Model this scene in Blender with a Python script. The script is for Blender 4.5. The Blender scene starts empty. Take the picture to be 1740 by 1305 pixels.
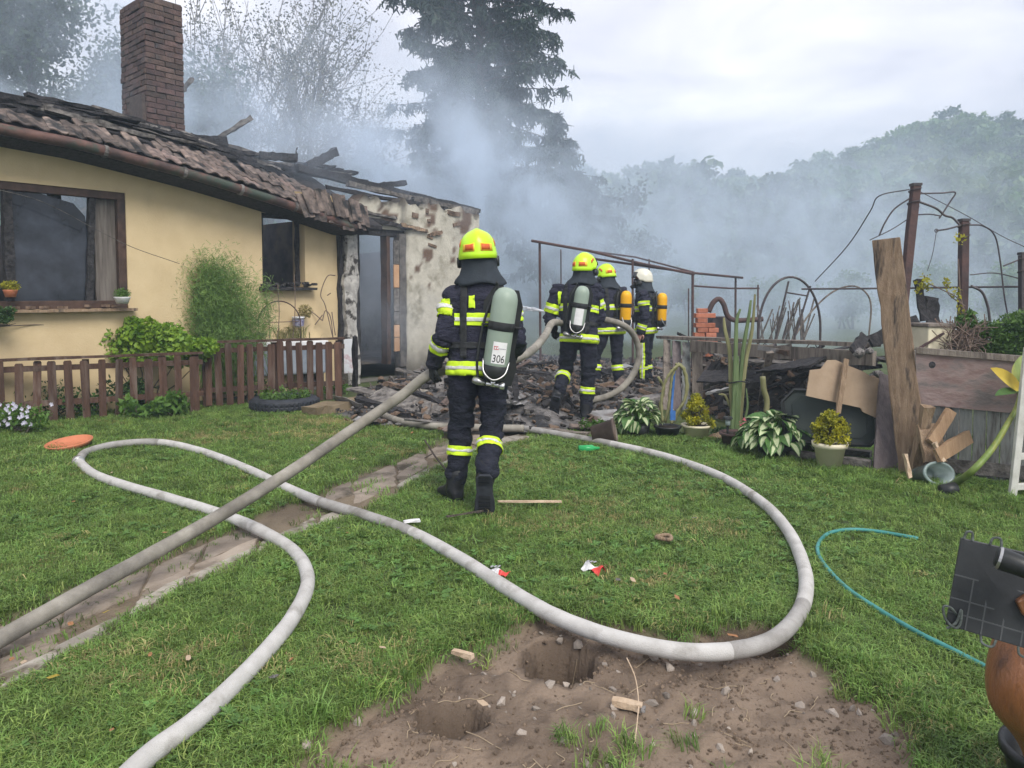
import bpy, bmesh, math, random
import numpy as np
from mathutils import Vector, Matrix, noise as mnoise

random.seed(7)
rng = np.random.default_rng(11)
scene = bpy.context.scene
COL = scene.collection
R = math.radians

# ------------------------------------------------------------------ camera
CAM_H, FPX, CX, HORIZON, PITCH = 1.41, 1250.0, 870.0, 500.0, R(3.0)
CYP = HORIZON + FPX * math.tan(PITCH)
cam_data = bpy.data.cameras.new('camera')
cam_data.sensor_width = 36.0
cam_data.lens = FPX / 1740.0 * 36.0
cam_data.shift_y = (CYP - 652.5) / 1740.0
cam_data.clip_start, cam_data.clip_end = 0.05, 2000
cam = bpy.data.objects.new('camera', cam_data)
cam.location = (0, 0, CAM_H)
cam.rotation_euler = (R(90) - PITCH, 0, 0)
COL.objects.link(cam)
scene.camera = cam

# ------------------------------------------------------------------ light
SUN_EL, SUN_AZ = R(46), R(152)         # azimuth clockwise from +Y: the veiled sun stands behind the camera, to its right
world = bpy.data.worlds.new('World')
scene.world = world
world.use_nodes = True
wn, wl = world.node_tree.nodes, world.node_tree.links
wn.clear()
w_out = wn.new('ShaderNodeOutputWorld')
w_bg = wn.new('ShaderNodeBackground'); w_bg.inputs['Strength'].default_value = 0.10
sky = wn.new('ShaderNodeTexSky'); sky.sky_type = 'NISHITA'; sky.sun_disc = False
sky.sun_elevation, sky.sun_rotation = SUN_EL, SUN_AZ
w_tc = wn.new('ShaderNodeTexCoord')
w_map = wn.new('ShaderNodeMapping'); w_map.inputs['Scale'].default_value = (1.0, 1.0, 3.2)
w_noise = wn.new('ShaderNodeTexNoise'); w_noise.inputs['Scale'].default_value = 2.3
w_noise.inputs['Detail'].default_value = 7; w_noise.inputs['Roughness'].default_value = 0.55
w_noise.inputs['Distortion'].default_value = 0.6
w_ramp = wn.new('ShaderNodeValToRGB')
w_ramp.color_ramp.elements[0].position = 0.38; w_ramp.color_ramp.elements[0].color = (3.15, 3.05, 3.4, 1)
w_ramp.color_ramp.elements[1].position = 0.62; w_ramp.color_ramp.elements[1].color = (5.5, 5.25, 5.4, 1)
w_gap = wn.new('ShaderNodeMapRange')
w_gap.inputs[1].default_value = 0.63; w_gap.inputs[2].default_value = 0.74
w_gap.inputs[3].default_value = 0.95; w_gap.inputs[4].default_value = 0.6
w_mix = wn.new('ShaderNodeMix'); w_mix.data_type = 'RGBA'
wl.new(w_tc.outputs['Generated'], w_map.inputs['Vector'])
wl.new(w_map.outputs[0], w_noise.inputs['Vector'])
wl.new(w_noise.outputs['Fac'], w_ramp.inputs['Fac'])
wl.new(w_noise.outputs['Fac'], w_gap.inputs[0])
wl.new(w_gap.outputs[0], w_mix.inputs['Factor'])
wl.new(sky.outputs[0], w_mix.inputs['A'])
wl.new(w_ramp.outputs['Color'], w_mix.inputs['B'])
wl.new(w_mix.outputs['Result'], w_bg.inputs['Color'])
wl.new(w_bg.outputs[0], w_out.inputs['Surface'])

sun_data = bpy.data.lights.new('sun', 'SUN')
sun_data.energy = 1.5; sun_data.angle = R(30); sun_data.color = (1.0, 0.95, 0.88)
sun = bpy.data.objects.new('sun', sun_data)
_sd = Vector((math.sin(SUN_AZ) * math.cos(SUN_EL), math.cos(SUN_AZ) * math.cos(SUN_EL), math.sin(SUN_EL)))
sun.rotation_euler = _sd.to_track_quat('Z', 'Y').to_euler()
sun.location = (0, 0, 60)
COL.objects.link(sun)

scene.view_settings.view_transform = 'Standard'
scene.view_settings.look = 'None'
scene.view_settings.exposure = 1.42
scene.view_settings.gamma = 1.0
scene.view_settings.use_curve_mapping = False
scene.render.engine = 'CYCLES'
cy = scene.cycles
cy.use_denoising = True
cy.max_bounces = 6; cy.diffuse_bounces = 3; cy.glossy_bounces = 2; cy.transmission_bounces = 4
cy.volume_bounces = 3; cy.transparent_max_bounces = 8
cy.volume_max_steps = 96; cy.volume_step_rate = 1.0
cy.caustics_reflective = False; cy.caustics_refractive = False

# ------------------------------------------------------------------ pixel of the photograph <-> place
_fw = Vector((0, math.cos(PITCH), -math.sin(PITCH))); _up = Vector((0, math.sin(PITCH), math.cos(PITCH)))
CAMP = Vector((0, 0, CAM_H))
def ray(px, py):
    return Vector((1, 0, 0)) * ((px - CX) / FPX) + _up * (-(py - CYP) / FPX) + _fw
def at(px, py, Y):
    d = ray(px, py); return CAMP + d * (Y / d.y)
def gnd(px, py, z=0.0):
    d = ray(px, py); return CAMP + d * ((z - CAM_H) / d.z)
# house frame: s along the front wall (away from us), t into the house, z up
HA = Vector((-5.57, 8.0, 0)); HU = Vector((.649, .761, 0)).normalized(); HN = Vector((HU.y, -HU.x, 0))
def H(s, t, z): return HA + HU * s - HN * t + Vector((0, 0, z))
def wall_at(px, py, t=0.0):
    d = ray(px, py); o = HA - HN * t
    k = (o - CAMP).dot(HN) / d.dot(HN); p = CAMP + d * k
    return (p - o).dot(HU), p.z

# ------------------------------------------------------------------ mesh helpers
class MB:
    def __init__(self): self.v = []; self.f = []; self.m = []
    def add(self, vs, fs, m=0):
        b = len(self.v); self.v.extend([tuple(x) for x in vs])
        self.f.extend([tuple(i + b for i in f) for f in fs]); self.m.extend([m] * len(fs)); return self
    def box(self, c, size, rot=None, m=0, taper=1.0):
        c = Vector(c); hx, hy, hz = size[0] / 2, size[1] / 2, size[2] / 2
        M3 = rot if rot is not None else Matrix.Identity(3)
        vs = []
        for z in (-1, 1):
            k = taper if z > 0 else 1.0
            for x, y in ((-1, -1), (1, -1), (1, 1), (-1, 1)):
                vs.append(c + M3 @ Vector((x * hx * k, y * hy * k, z * hz)))
        return self.add(vs, [(3, 2, 1, 0), (4, 5, 6, 7), (0, 1, 5, 4), (1, 2, 6, 5), (2, 3, 7, 6), (3, 0, 4, 7)], m)
    def beam(self, p0, p1, w, h, up=(0, 0, 1), m=0, jag=0.0, segs=1):
        p0, p1 = Vector(p0), Vector(p1); d = (p1 - p0)
        dn = d.normalized(); upv = Vector(up)
        sx = dn.cross(upv)
        if sx.length < 1e-4: sx = dn.cross(Vector((1, 0, 0)))
        sx.normalize(); uz = sx.cross(dn).normalized()
        vs = []
        for i in range(segs + 1):
            c = p0 + d * (i / segs)
            for a, b in ((-1, -1), (1, -1), (1, 1), (-1, 1)):
                j = Vector((random.uniform(-1, 1), random.uniform(-1, 1), random.uniform(-1, 1))) * jag
                vs.append(c + sx * (a * w / 2) + uz * (b * h / 2) + j)
        fs = [(0, 1, 2, 3), tuple(4 * segs + k for k in (3, 2, 1, 0))]
        for i in range(segs):
            o = 4 * i
            for k in range(4):
                fs.append((o + k, o + 4 + k, o + 4 + (k + 1) % 4, o + (k + 1) % 4))
        return self.add(vs, fs, m)
    def tube(self, pts, r, n=8, m=0, cap=True):
        pts = [Vector(p) for p in pts]; N = len(pts)
        rs = r if hasattr(r, '__len__') else [r] * N
        t0 = (pts[1] - pts[0]).normalized()
        nrm = t0.orthogonal().normalized()
        vs = []
        for i in range(N):
            t = (pts[min(i + 1, N - 1)] - pts[max(i - 1, 0)])
            t = t.normalized() if t.length > 1e-9 else t0
            nrm = (nrm - t * nrm.dot(t)); nrm = nrm.normalized() if nrm.length > 1e-6 else t.orthogonal().normalized()
            b = t.cross(nrm)
            for k in range(n):
                a = 2 * math.pi * k / n
                vs.append(pts[i] + (nrm * math.cos(a) + b * math.sin(a)) * rs[i])
        fs = []
        for i in range(N - 1):
            for k in range(n):
                fs.append((i * n + k, i * n + (k + 1) % n, (i + 1) * n + (k + 1) % n, (i + 1) * n + k))
        if cap:
            fs.append(tuple(range(n - 1, -1, -1))); fs.append(tuple((N - 1) * n + k for k in range(n)))
        return self.add(vs, fs, m)
    def lathe(self, prof, c=(0, 0, 0), n=20, rot=None, m=0, sx=1.0, sy=1.0):
        c = Vector(c); M3 = rot if rot is not None else Matrix.Identity(3)
        vs = []; P = len(prof)
        for r, z in prof:
            for k in range(n):
                a = 2 * math.pi * k / n
                vs.append(c + M3 @ Vector((r * math.cos(a) * sx, r * math.sin(a) * sy, z)))
        fs = []
        for i in range(P - 1):
            for k in range(n):
                fs.append((i * n + k, i * n + (k + 1) % n, (i + 1) * n + (k + 1) % n, (i + 1) * n + k))
        if prof[0][0] > 1e-4: fs.append(tuple(range(n - 1, -1, -1)))
        if prof[-1][0] > 1e-4: fs.append(tuple((P - 1) * n + k for k in range(n)))
        return self.add(vs, fs, m)
    def loft(self, rings, m=0, cap=True):
        n = len(rings[0]); vs = [p for r in rings for p in r]; fs = []
        for i in range(len(rings) - 1):
            for k in range(n):
                fs.append((i * n + k, i * n + (k + 1) % n, (i + 1) * n + (k + 1) % n, (i + 1) * n + k))
        if cap:
            fs.append(tuple(range(n - 1, -1, -1))); fs.append(tuple((len(rings) - 1) * n + k for k in range(n)))
        return self.add(vs, fs, m)
    def prism(self, poly, ax, ay, az, o, depth, m=0):
        """outline poly (2-D) in plane o + ax*u + ay*v, extruded depth along az"""
        o, ax, ay, az = Vector(o), Vector(ax), Vector(ay), Vector(az)
        n = len(poly)
        vs = [o + ax * u + ay * v for u, v in poly] + [o + ax * u + ay * v + az * depth for u, v in poly]
        fs = [tuple(range(n - 1, -1, -1)), tuple(range(n, 2 * n))]
        for k in range(n): fs.append((k, (k + 1) % n, n + (k + 1) % n, n + k))
        return self.add(vs, fs, m)
    def build(self, name, mats, parent=None, smooth=False, bevel=0.0, label=None):
        o = obj_np(name, np.array(self.v, dtype=float).reshape(-1, 3), self.f, mats, parent, smooth, self.m)
        if bevel > 0: add_bevel(o, bevel)
        if label: o['label'] = label
        return o

def root_loc(o):
    p = Vector((0, 0, 0))
    while o is not None:
        p += o.location; o = o.parent
    return p
def mesh_of(name, V, F, mats, smooth=False, mi=None):
    me = bpy.data.meshes.new(name)
    if isinstance(F, np.ndarray):
        nf, k = F.shape
        me.vertices.add(len(V)); me.vertices.foreach_set('co', np.ascontiguousarray(V, dtype=np.float32).ravel())
        me.loops.add(nf * k); me.loops.foreach_set('vertex_index', np.ascontiguousarray(F, dtype=np.int32).ravel())
        me.polygons.add(nf); me.polygons.foreach_set('loop_start', np.arange(0, nf * k, k, dtype=np.int32))
        me.update(calc_edges=True)
    else:
        me.from_pydata([tuple(map(float, v)) for v in V], [], F); me.update()
    for mt in (mats if isinstance(mats, (list, tuple)) else [mats]): me.materials.append(mt)
    if mi is not None and len(mi) and max(mi) > 0: me.polygons.foreach_set('material_index', np.array(mi, dtype=np.int32))
    if smooth: me.polygons.foreach_set('use_smooth', np.ones(len(me.polygons), dtype=bool))
    me.update(); return me
def link(name, me, parent=None, loc=(0, 0, 0), rot=None, scale=None):
    o = bpy.data.objects.new(name, me); COL.objects.link(o)
    if parent is not None: o.parent = parent
    o.location = loc
    if rot is not None: o.rotation_euler = rot
    if scale is not None: o.scale = scale
    return o
def obj_np(name, V, F, mats, parent=None, smooth=False, mi=None):
    """one mesh object; V in world coordinates, the object's origin at its parent's root (or at its own base)"""
    V = np.asarray(V, dtype=float)
    if parent is not None: off = np.array(root_loc(parent)); loc = (0, 0, 0)
    else:
        off = np.array([(V[:, 0].min() + V[:, 0].max()) / 2, (V[:, 1].min() + V[:, 1].max()) / 2, V[:, 2].min()]); loc = tuple(off)
    return link(name, mesh_of(name, V - off, F, mats, smooth, mi), parent, loc)
def add_bevel(o, w, seg=2):
    b = o.modifiers.new('bevel', 'BEVEL'); b.width = w; b.segments = seg; b.limit_method = 'ANGLE'; b.angle_limit = R(35)
def thing(name, label, cat, loc=(0, 0, 0), group=None):
    o = bpy.data.objects.new(name, None); COL.objects.link(o); o.location = loc
    o.empty_display_size = 0.1
    return tag(o, label, cat, group)
def tag(o, label, cat, group=None, kind=None):
    if label: o['label'] = label
    if cat: o['category'] = cat
    if group: o['group'] = group
    if kind: o['kind'] = kind
    return o
def piece(name, me, parent, world_loc, M3=None, scale=None):
    """a copy of a shared mesh placed under its thing"""
    o = bpy.data.objects.new(name, me); COL.objects.link(o); o.parent = parent
    o.location = Vector(world_loc) - root_loc(parent)
    if M3 is not None: o.rotation_euler = M3.to_euler()
    if scale is not None: o.scale = scale
    return o
def basis(x, y, z): return Matrix((Vector(x), Vector(y), Vector(z))).transposed()
def spline(pts, per=12):
    P = [Vector(p) for p in pts]; P = [P[0] * 2 - P[1]] + P + [P[-1] * 2 - P[-2]]; out = []
    for i in range(1, len(P) - 2):
        for j in range(per):
            t = j / per; a, b, c, d = P[i - 1], P[i], P[i + 1], P[i + 2]
            out.append(0.5 * ((2 * b) + (c - a) * t + (2 * a - 5 * b + 4 * c - d) * t * t + (3 * b - a - 3 * c + d) * t ** 3))
    out.append(P[-2]); return out

# value noise, vectorised
_H = rng.random((256, 256))
def vnoise(x, y, s=1.0, oct=3, seed=0):
    x = np.asarray(x, dtype=float) * s + seed * 17.3; y = np.asarray(y, dtype=float) * s + seed * 9.1; out = 0; amp = 1; tot = 0
    for _ in range(oct):
        xi = np.floor(x).astype(int); yi = np.floor(y).astype(int); fx = x - xi; fy = y - yi
        fx = fx * fx * (3 - 2 * fx); fy = fy * fy * (3 - 2 * fy)
        a = _H[xi & 255, yi & 255]; b = _H[(xi + 1) & 255, yi & 255]; c = _H[xi & 255, (yi + 1) & 255]; d = _H[(xi + 1) & 255, (yi + 1) & 255]
        out = out + amp * ((a * (1 - fx) + b * fx) * (1 - fy) + (c * (1 - fx) + d * fx) * fy)
        tot += amp; amp *= .5; x = x * 2.03 + 5; y = y * 2.03 + 3
    return out / tot
def poly_sd(x, y, poly):
    """signed distance to a polygon, inside positive"""
    x = np.asarray(x, dtype=float); y = np.asarray(y, dtype=float)
    ins = np.zeros(x.shape, bool); dmin = np.full(x.shape, 1e9); n = len(poly)
    for i in range(n):
        x0, y0 = poly[i][0], poly[i][1]; x1, y1 = poly[(i + 1) % n][0], poly[(i + 1) % n][1]
        dx, dy = x1 - x0, y1 - y0
        t = np.clip(((x - x0) * dx + (y - y0) * dy) / (dx * dx + dy * dy + 1e-12), 0, 1)
        dmin = np.minimum(dmin, np.hypot(x - x0 - t * dx, y - y0 - t * dy))
        c = ((y0 > y) != (y1 > y)) & (x < (x1 - x0) * (y - y0) / (y1 - y0 + 1e-12) + x0)
        ins ^= c
    return np.where(ins, dmin, -dmin)

# ------------------------------------------------------------------ materials
def mat(name, c1, c2=None, rough=0.8, scale=8.0, bump=0.0, bscale=None, metal=0.0, spec=0.3, rnd=0.0, stretch=(1, 1, 1),
        c3=None, s3=2.0, t3=(0.5, 0.62), trans=0.0, attr=None, attr_col=None, coords='Object', hue=0.0, det=6, con=(0.35, 0.65), alpha=None):
    m = bpy.data.materials.new(name); m.use_nodes = True
    nt = m.node_tree; N, L = nt.nodes, nt.links
    bs = N['Principled BSDF']; bs.inputs['Roughness'].default_value = rough; bs.inputs['Metallic'].default_value = metal
    bs.inputs['Specular IOR Level'].default_value = spec
    c2 = c2 or tuple(min(1, x * 1.25) for x in c1)
    tc = N.new('ShaderNodeTexCoord'); mp = N.new('ShaderNodeMapping'); mp.inputs['Scale'].default_value = stretch
    if coords == 'World':
        ge = N.new('ShaderNodeNewGeometry'); L.new(ge.outputs['Position'], mp.inputs['Vector'])
    else: L.new(tc.outputs[coords], mp.inputs['Vector'])
    if rnd > 0 or hue > 0:
        oi = N.new('ShaderNodeObjectInfo')
        va = N.new('ShaderNodeVectorMath'); va.operation = 'SCALE'; va.inputs['Scale'].default_value = 37.0
        cb = N.new('ShaderNodeCombineXYZ'); L.new(oi.outputs['Random'], cb.inputs[0]); L.new(oi.outputs['Random'], cb.inputs[1])
        L.new(cb.outputs[0], va.inputs[0]); L.new(va.outputs[0], mp.inputs['Location'])
    def noise(s, detail=det):
        n = N.new('ShaderNodeTexNoise'); n.inputs['Scale'].default_value = s; n.inputs['Detail'].default_value = detail
        n.inputs['Roughness'].default_value = 0.6; L.new(mp.outputs[0], n.inputs['Vector']); return n
    n1 = noise(scale)
    rp = N.new('ShaderNodeValToRGB'); e = rp.color_ramp.elements
    e[0].position, e[0].color = con[0], (*c1, 1); e[1].position, e[1].color = con[1], (*c2, 1)
    L.new(n1.outputs['Fac'], rp.inputs['Fac']); col = rp.outputs['Color']
    if c3 is not None:
        n3 = noise(s3, 8); mr = N.new('ShaderNodeMapRange'); mr.inputs[1].default_value, mr.inputs[2].default_value = t3
        L.new(n3.outputs['Fac'], mr.inputs[0])
        mx = N.new('ShaderNodeMix'); mx.data_type = 'RGBA'; L.new(mr.outputs[0], mx.inputs['Factor'])
        L.new(col, mx.inputs['A']); mx.inputs['B'].default_value = (*c3, 1); col = mx.outputs['Result']
    if attr:
        for an, ac in zip(attr if isinstance(attr, (list, tuple)) else [attr], attr_col if isinstance(attr_col[0], (list, tuple)) else [attr_col]):
            at_ = N.new('ShaderNodeAttribute'); at_.attribute_name = an
            mx = N.new('ShaderNodeMix'); mx.data_type = 'RGBA'; L.new(at_.outputs['Fac'], mx.inputs['Factor'])
            L.new(col, mx.inputs['A']); mx.inputs['B'].default_value = (*ac, 1); col = mx.outputs['Result']
    if rnd > 0 or hue > 0:
        hs = N.new('ShaderNodeHueSaturation')
        mr = N.new('ShaderNodeMapRange'); mr.inputs[3].default_value = 1 - rnd; mr.inputs[4].default_value = 1 + rnd
        L.new(oi.outputs['Random'], mr.inputs[0]); L.new(mr.outputs[0], hs.inputs['Value'])
        if hue > 0:
            ml = N.new('ShaderNodeMath'); ml.operation = 'MULTIPLY'; ml.inputs[1].default_value = 7.13
            fr = N.new('ShaderNodeMath'); fr.operation = 'FRACT'; L.new(oi.outputs['Random'], ml.inputs[0]); L.new(ml.outputs[0], fr.inputs[0])
            mh = N.new('ShaderNodeMapRange'); mh.inputs[3].default_value = 0.5 - hue; mh.inputs[4].default_value = 0.5 + hue
            L.new(fr.outputs[0], mh.inputs[0]); L.new(mh.outputs[0], hs.inputs['Hue'])
        L.new(col, hs.inputs['Color']); col = hs.outputs['Color']
    L.new(col, bs.inputs['Base Color'])
    if bump > 0:
        nb = noise(bscale or scale * 3, 5); bp = N.new('ShaderNodeBump'); bp.inputs['Strength'].default_value = min(1, bump)
        bp.inputs['Distance'].default_value = 0.02 * max(1.0, bump); L.new(nb.outputs['Fac'], bp.inputs['Height']); L.new(bp.outputs[0], bs.inputs['Normal'])
    if trans > 0:
        tr = N.new('ShaderNodeBsdfTranslucent'); L.new(col, tr.inputs['Color']); ms = N.new('ShaderNodeMixShader')
        ms.inputs['Fac'].default_value = trans; L.new(bs.outputs[0], ms.inputs[1]); L.new(tr.outputs[0], ms.inputs[2])
        L.new(ms.outputs[0], N['Material Output'].inputs['Surface'])
    return m

M = {}
M['plaster'] = mat('yellow_plaster', (.54, .42, .245), (.60, .475, .285), rough=.9, scale=3, bump=.25, bscale=55, attr=['soot'], attr_col=[(.035, .03, .03)])
M['grey_plaster'] = mat('burnt_plaster', (.40, .375, .31), (.53, .50, .415), rough=.92, scale=5, bump=.6, bscale=24, c3=(.27, .25, .19), s3=3.2, t3=(.52, .66), attr=['lost', 'soot'], attr_col=[(.13, .085, .06), (.03, .027, .026)])
M['char'] = mat('charred_wood', (.010, .010, .012), (.045, .042, .044), rough=.85, scale=22, bump=.9, bscale=40, stretch=(1, 1, 1))
M['char_grey'] = mat('ash_grey_wood', (.05, .045, .042), (.20, .185, .17), rough=.9, scale=14, bump=.6, rnd=.3)
M['tile'] = mat('clay_tile', (.10, .072, .06), (.22, .17, .145), rough=.88, scale=9, bump=.4, rnd=.35, hue=.012, c3=(.055, .05, .048), s3=5, t3=(.5, .66))
M['tile_burnt'] = mat('burnt_clay_tile', (.07, .055, .05), (.21, .165, .14), rough=.88, scale=10, bump=.5, rnd=.45, c3=(.02, .02, .02), s3=3.5, t3=(.48, .6))
M['gutter'] = mat('gutter_metal', (.05, .035, .032), (.14, .075, .06), rough=.55, scale=5, bump=.3, metal=.2, c3=(.05, .065, .05), s3=3)
M['frame_brown'] = mat('window_frame_wood', (.045, .025, .018), (.085, .05, .036), rough=.6, scale=9, bump=.2, c3=(.02, .018, .018), s3=2)
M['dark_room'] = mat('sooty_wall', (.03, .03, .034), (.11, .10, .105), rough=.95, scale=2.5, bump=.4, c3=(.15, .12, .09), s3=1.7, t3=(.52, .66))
M['brick'] = mat('chimney_brick', (.070, .047, .042), (.118, .078, .068), rough=.9, scale=12, bump=.6, rnd=.35, hue=.015, c3=(.05, .045, .045), s3=5, t3=(.5, .68))
M['mortar'] = mat('mortar', (.060, .048, .045), (.095, .078, .070), rough=.95, scale=14, bump=.5)
M['orange_tile'] = mat('door_tile', (.42, .24, .13), (.50, .31, .18), rough=.6, scale=6, bump=.1, rnd=.1)
M['fence'] = mat('fence_stain', (.048, .024, .016), (.095, .052, .036), rough=.75, scale=6, bump=.5, bscale=30, rnd=.3, stretch=(4, 4, .6), c3=(.14, .105, .085), s3=2.2, t3=(.52, .66))
M['hose'] = mat('hose_canvas', (.41, .40, .38), (.52, .51, .49), rough=.82, scale=9, bump=.3, bscale=220, c3=(.20, .185, .16), s3=6.5, t3=(.54, .76), det=10)
M['hose_wet'] = mat('wet_hose_canvas', (.25, .24, .225), (.35, .34, .325), rough=.7, scale=9, bump=.3, bscale=220, c3=(.15, .14, .12), s3=6, t3=(.54, .76), det=10)
M['hose_dirty'] = mat('dirty_hose_canvas', (.20, .185, .155), (.31, .29, .25), rough=.85, scale=8, bump=.2, bscale=240, c3=(.12, .11, .095), s3=3, t3=(.5, .7))
M['metal'] = mat('aluminium', (.38, .38, .38), (.5, .5, .5), rough=.35, metal=.9, scale=20)
M['chrome'] = mat('bright_metal', (.6, .6, .6), (.7, .7, .7), rough=.22, metal=.8, scale=20)
M['terracotta'] = mat('terracotta_plastic', (.44, .15, .075), (.52, .19, .10), rough=.55, scale=6, bump=.1)
M['rubber'] = mat('black_rubber', (.018, .02, .026), (.032, .036, .045), rough=.6, scale=12, bump=.3)
M['black_plastic'] = mat('black_plastic', (.014, .016, .017), (.028, .03, .03), rough=.4, scale=8, bump=.05)
M['green_black'] = mat('dark_green_plastic', (.018, .026, .024), (.034, .045, .04), rough=.45, scale=5, bump=.1)
M['cream_pot'] = mat('cream_pot_plastic', (.60, .55, .40), (.68, .63, .47), rough=.5, scale=7, bump=.05, c3=(.45, .40, .28), s3=3, t3=(.55, .75))
M['soil'] = mat('potting_soil', (.02, .014, .01), (.05, .036, .026), rough=.95, scale=30, bump=.8)
M['rust'] = mat('rusty_steel', (.055, .036, .036), (.10, .058, .052), rough=.8, scale=9, bump=.4, c3=(.05, .04, .042), s3=3)
M['dark_steel'] = mat('dark_steel', (.05, .045, .05), (.10, .085, .085), rough=.6, metal=.3, scale=9, bump=.2)
M['wood_grey'] = mat('weathered_wood', (.15, .125, .105), (.27, .235, .20), rough=.85, scale=5, bump=.6, bscale=26, stretch=(7, 7, .7), c3=(.09, .075, .065), s3=2.5)
M['wood_brown'] = mat('old_brown_wood', (.20, .135, .085), (.32, .235, .16), rough=.85, scale=6, bump=.6, bscale=24, stretch=(6, 6, .6), c3=(.06, .048, .04), s3=1.8, t3=(.56, .68))
M['wood_new'] = mat('bare_timber', (.26, .165, .095), (.36, .245, .15), rough=.8, scale=6, bump=.4, stretch=(6, 1, 1))
M['wood_red'] = mat('faded_red_board', (.20, .135, .125), (.31, .24, .225), rough=.75, scale=4, bump=.3, stretch=(.6, 4, 4), c3=(.15, .13, .125), s3=2)
M['wood_blue'] = mat('grey_blue_planks', (.16, .17, .165), (.26, .27, .255), rough=.8, scale=6, bump=.6, stretch=(5, 5, .7), c3=(.10, .095, .09), s3=3)
M['wood_violet'] = mat('dark_violet_board', (.10, .082, .085), (.165, .138, .135), rough=.75, scale=5, bump=.4, stretch=(6, 6, .6))
M['cardboard'] = mat('fibreboard', (.28, .205, .14), (.36, .27, .19), rough=.9, scale=5, bump=.2, c3=(.45, .24, .14), s3=2.2, t3=(.6, .72))
M['ladder_white'] = mat('white_ladder_paint', (.40, .40, .36), (.56, .56, .52), rough=.6, scale=9, bump=.2)
M['glass_grey'] = mat('greenish_tub', (.14, .19, .18), (.28, .34, .33), rough=.2, scale=5)
M['ash'] = mat('ash', (.075, .07, .068), (.20, .19, .185), rough=.95, scale=9, bump=.8, c3=(.025, .025, .027), s3=3, t3=(.46, .6), coords='Object')
M['rub_grey'] = mat('rubble_grey', (.13, .12, .115), (.30, .285, .275), rough=.92, scale=12, bump=.6, c3=(.04, .04, .04), s3=6)
M['rub_dark'] = mat('rubble_dark', (.012, .012, .013), (.06, .055, .055), rough=.9, scale=12, bump=.6)
M['rub_brown'] = mat('rubble_brown', (.10, .065, .045), (.24, .17, .12), rough=.9, scale=12, bump=.6)
M['sheet_metal'] = mat('scorched_sheet', (.19, .185, .185), (.40, .395, .39), rough=.5, metal=.35, scale=5, bump=.3, c3=(.09, .06, .045), s3=2.6)
M['blue_tarp'] = mat('blue_tarp', (.03, .10, .30), (.05, .16, .42), rough=.5, scale=8)
M['white_paint'] = mat('white_enamel', (.66, .67, .68), (.76, .77, .78), rough=.4, scale=4, c3=(.5, .49, .48), s3=3)
M['galv'] = mat('galvanised_tank', (.22, .26, .31), (.38, .42, .48), rough=.5, metal=.3, scale=4, bump=.15)
M['garden_hose'] = mat('garden_hose', (.03, .17, .16), (.07, .27, .25), rough=.4, scale=6, bump=.05)
M['red_plastic'] = mat('red_plastic', (.46, .03, .03), (.6, .06, .05), rough=.4, scale=8)
M['rust_red'] = mat('red_rust_coupling', (.30, .085, .07), (.36, .12, .10), rough=.7, scale=8, bump=.3)
M['paper'] = mat('paper_wrapper', (.62, .62, .63), (.75, .75, .76), rough=.6, scale=9)
M['green_glass'] = mat('green_plastic', (.02, .28, .08), (.04, .38, .12), rough=.2, scale=7)
M['chip'] = mat('wood_chip', (.42, .31, .21), (.55, .43, .31), rough=.9, scale=20, bump=.5)
M['stone'] = mat('path_slab', (.19, .155, .122), (.32, .27, .22), rough=.92, scale=4, bump=.5, bscale=30, rnd=.18, c3=(.06, .05, .035), s3=3.5, t3=(.53, .7))
M['stone_pale'] = mat('pale_edging', (.26, .235, .20), (.37, .34, .29), rough=.92, scale=6, bump=.5, bscale=28, rnd=.15, c3=(.12, .10, .07), s3=5)
M['leather_brown'] = mat('varnished_wood', (.15, .055, .02), (.32, .135, .05), rough=.35, scale=5, bump=.35, bscale=40, stretch=(3, 3, .6), c3=(.075, .03, .014), s3=5.0, t3=(.48, .66), spec=.5, det=10)
M['plate_black'] = mat('black_gridded_sheet', (.022, .024, .027), (.045, .048, .052), rough=.38, scale=4, bump=.08)
M['plate_line'] = mat('grey_grid_line', (.06, .065, .068), (.095, .10, .105), rough=.5, scale=8)
# clothing
M['navy'] = mat('navy_turnout_cloth', (.013, .014, .028), (.026, .027, .046), c3=(.045, .044, .055), s3=3.5, t3=(.55, .8), rough=.75, scale=14, bump=.9, bscale=30, spec=.25, stretch=(1, 1, 2.2))
M['navy2'] = mat('dark_trouser_cloth', (.010, .012, .020), (.020, .022, .034), rough=.78, scale=12, bump=.9, bscale=28, spec=.2, stretch=(1, 1, 2.2))
M['hood'] = mat('slate_neck_cloth', (.018, .024, .032), (.028, .036, .046), rough=.8, scale=10, bump=.2, bscale=90)
M['lime'] = mat('fluorescent_band', (.48, .70, .015), (.60, .82, .03), rough=.5, scale=30, bump=.1, c3=(.30, .38, .05), s3=7, t3=(.56, .8))
M['silver'] = mat('silver_reflective', (.48, .48, .47), (.60, .60, .58), rough=.4, scale=60, bump=.1)
M['helmet_lime'] = mat('helmet_lime', (.47, .80, .012), (.53, .85, .02), rough=.32, scale=4, spec=.5)
M['helmet_white'] = mat('helmet_white', (.55, .54, .45), (.62, .61, .52), rough=.35, scale=4, spec=.5)
M['patch_red'] = mat('red_reflector', (.50, .085, .02), (.60, .13, .03), rough=.4, scale=40)
M['patch_orange'] = mat('orange_reflector', (.75, .42, .03), (.85, .52, .05), rough=.4, scale=40)
M['glove'] = mat('dark_glove', (.012, .015, .017), (.024, .028, .030), rough=.7, scale=16, bump=.3)
M['boot'] = mat('boot_leather', (.008, .009, .011), (.018, .019, .022), rough=.45, scale=14, bump=.2)
M['skin'] = mat('skin', (.52, .27, .22), (.58, .32, .26), rough=.55, scale=20, bump=.05)
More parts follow.
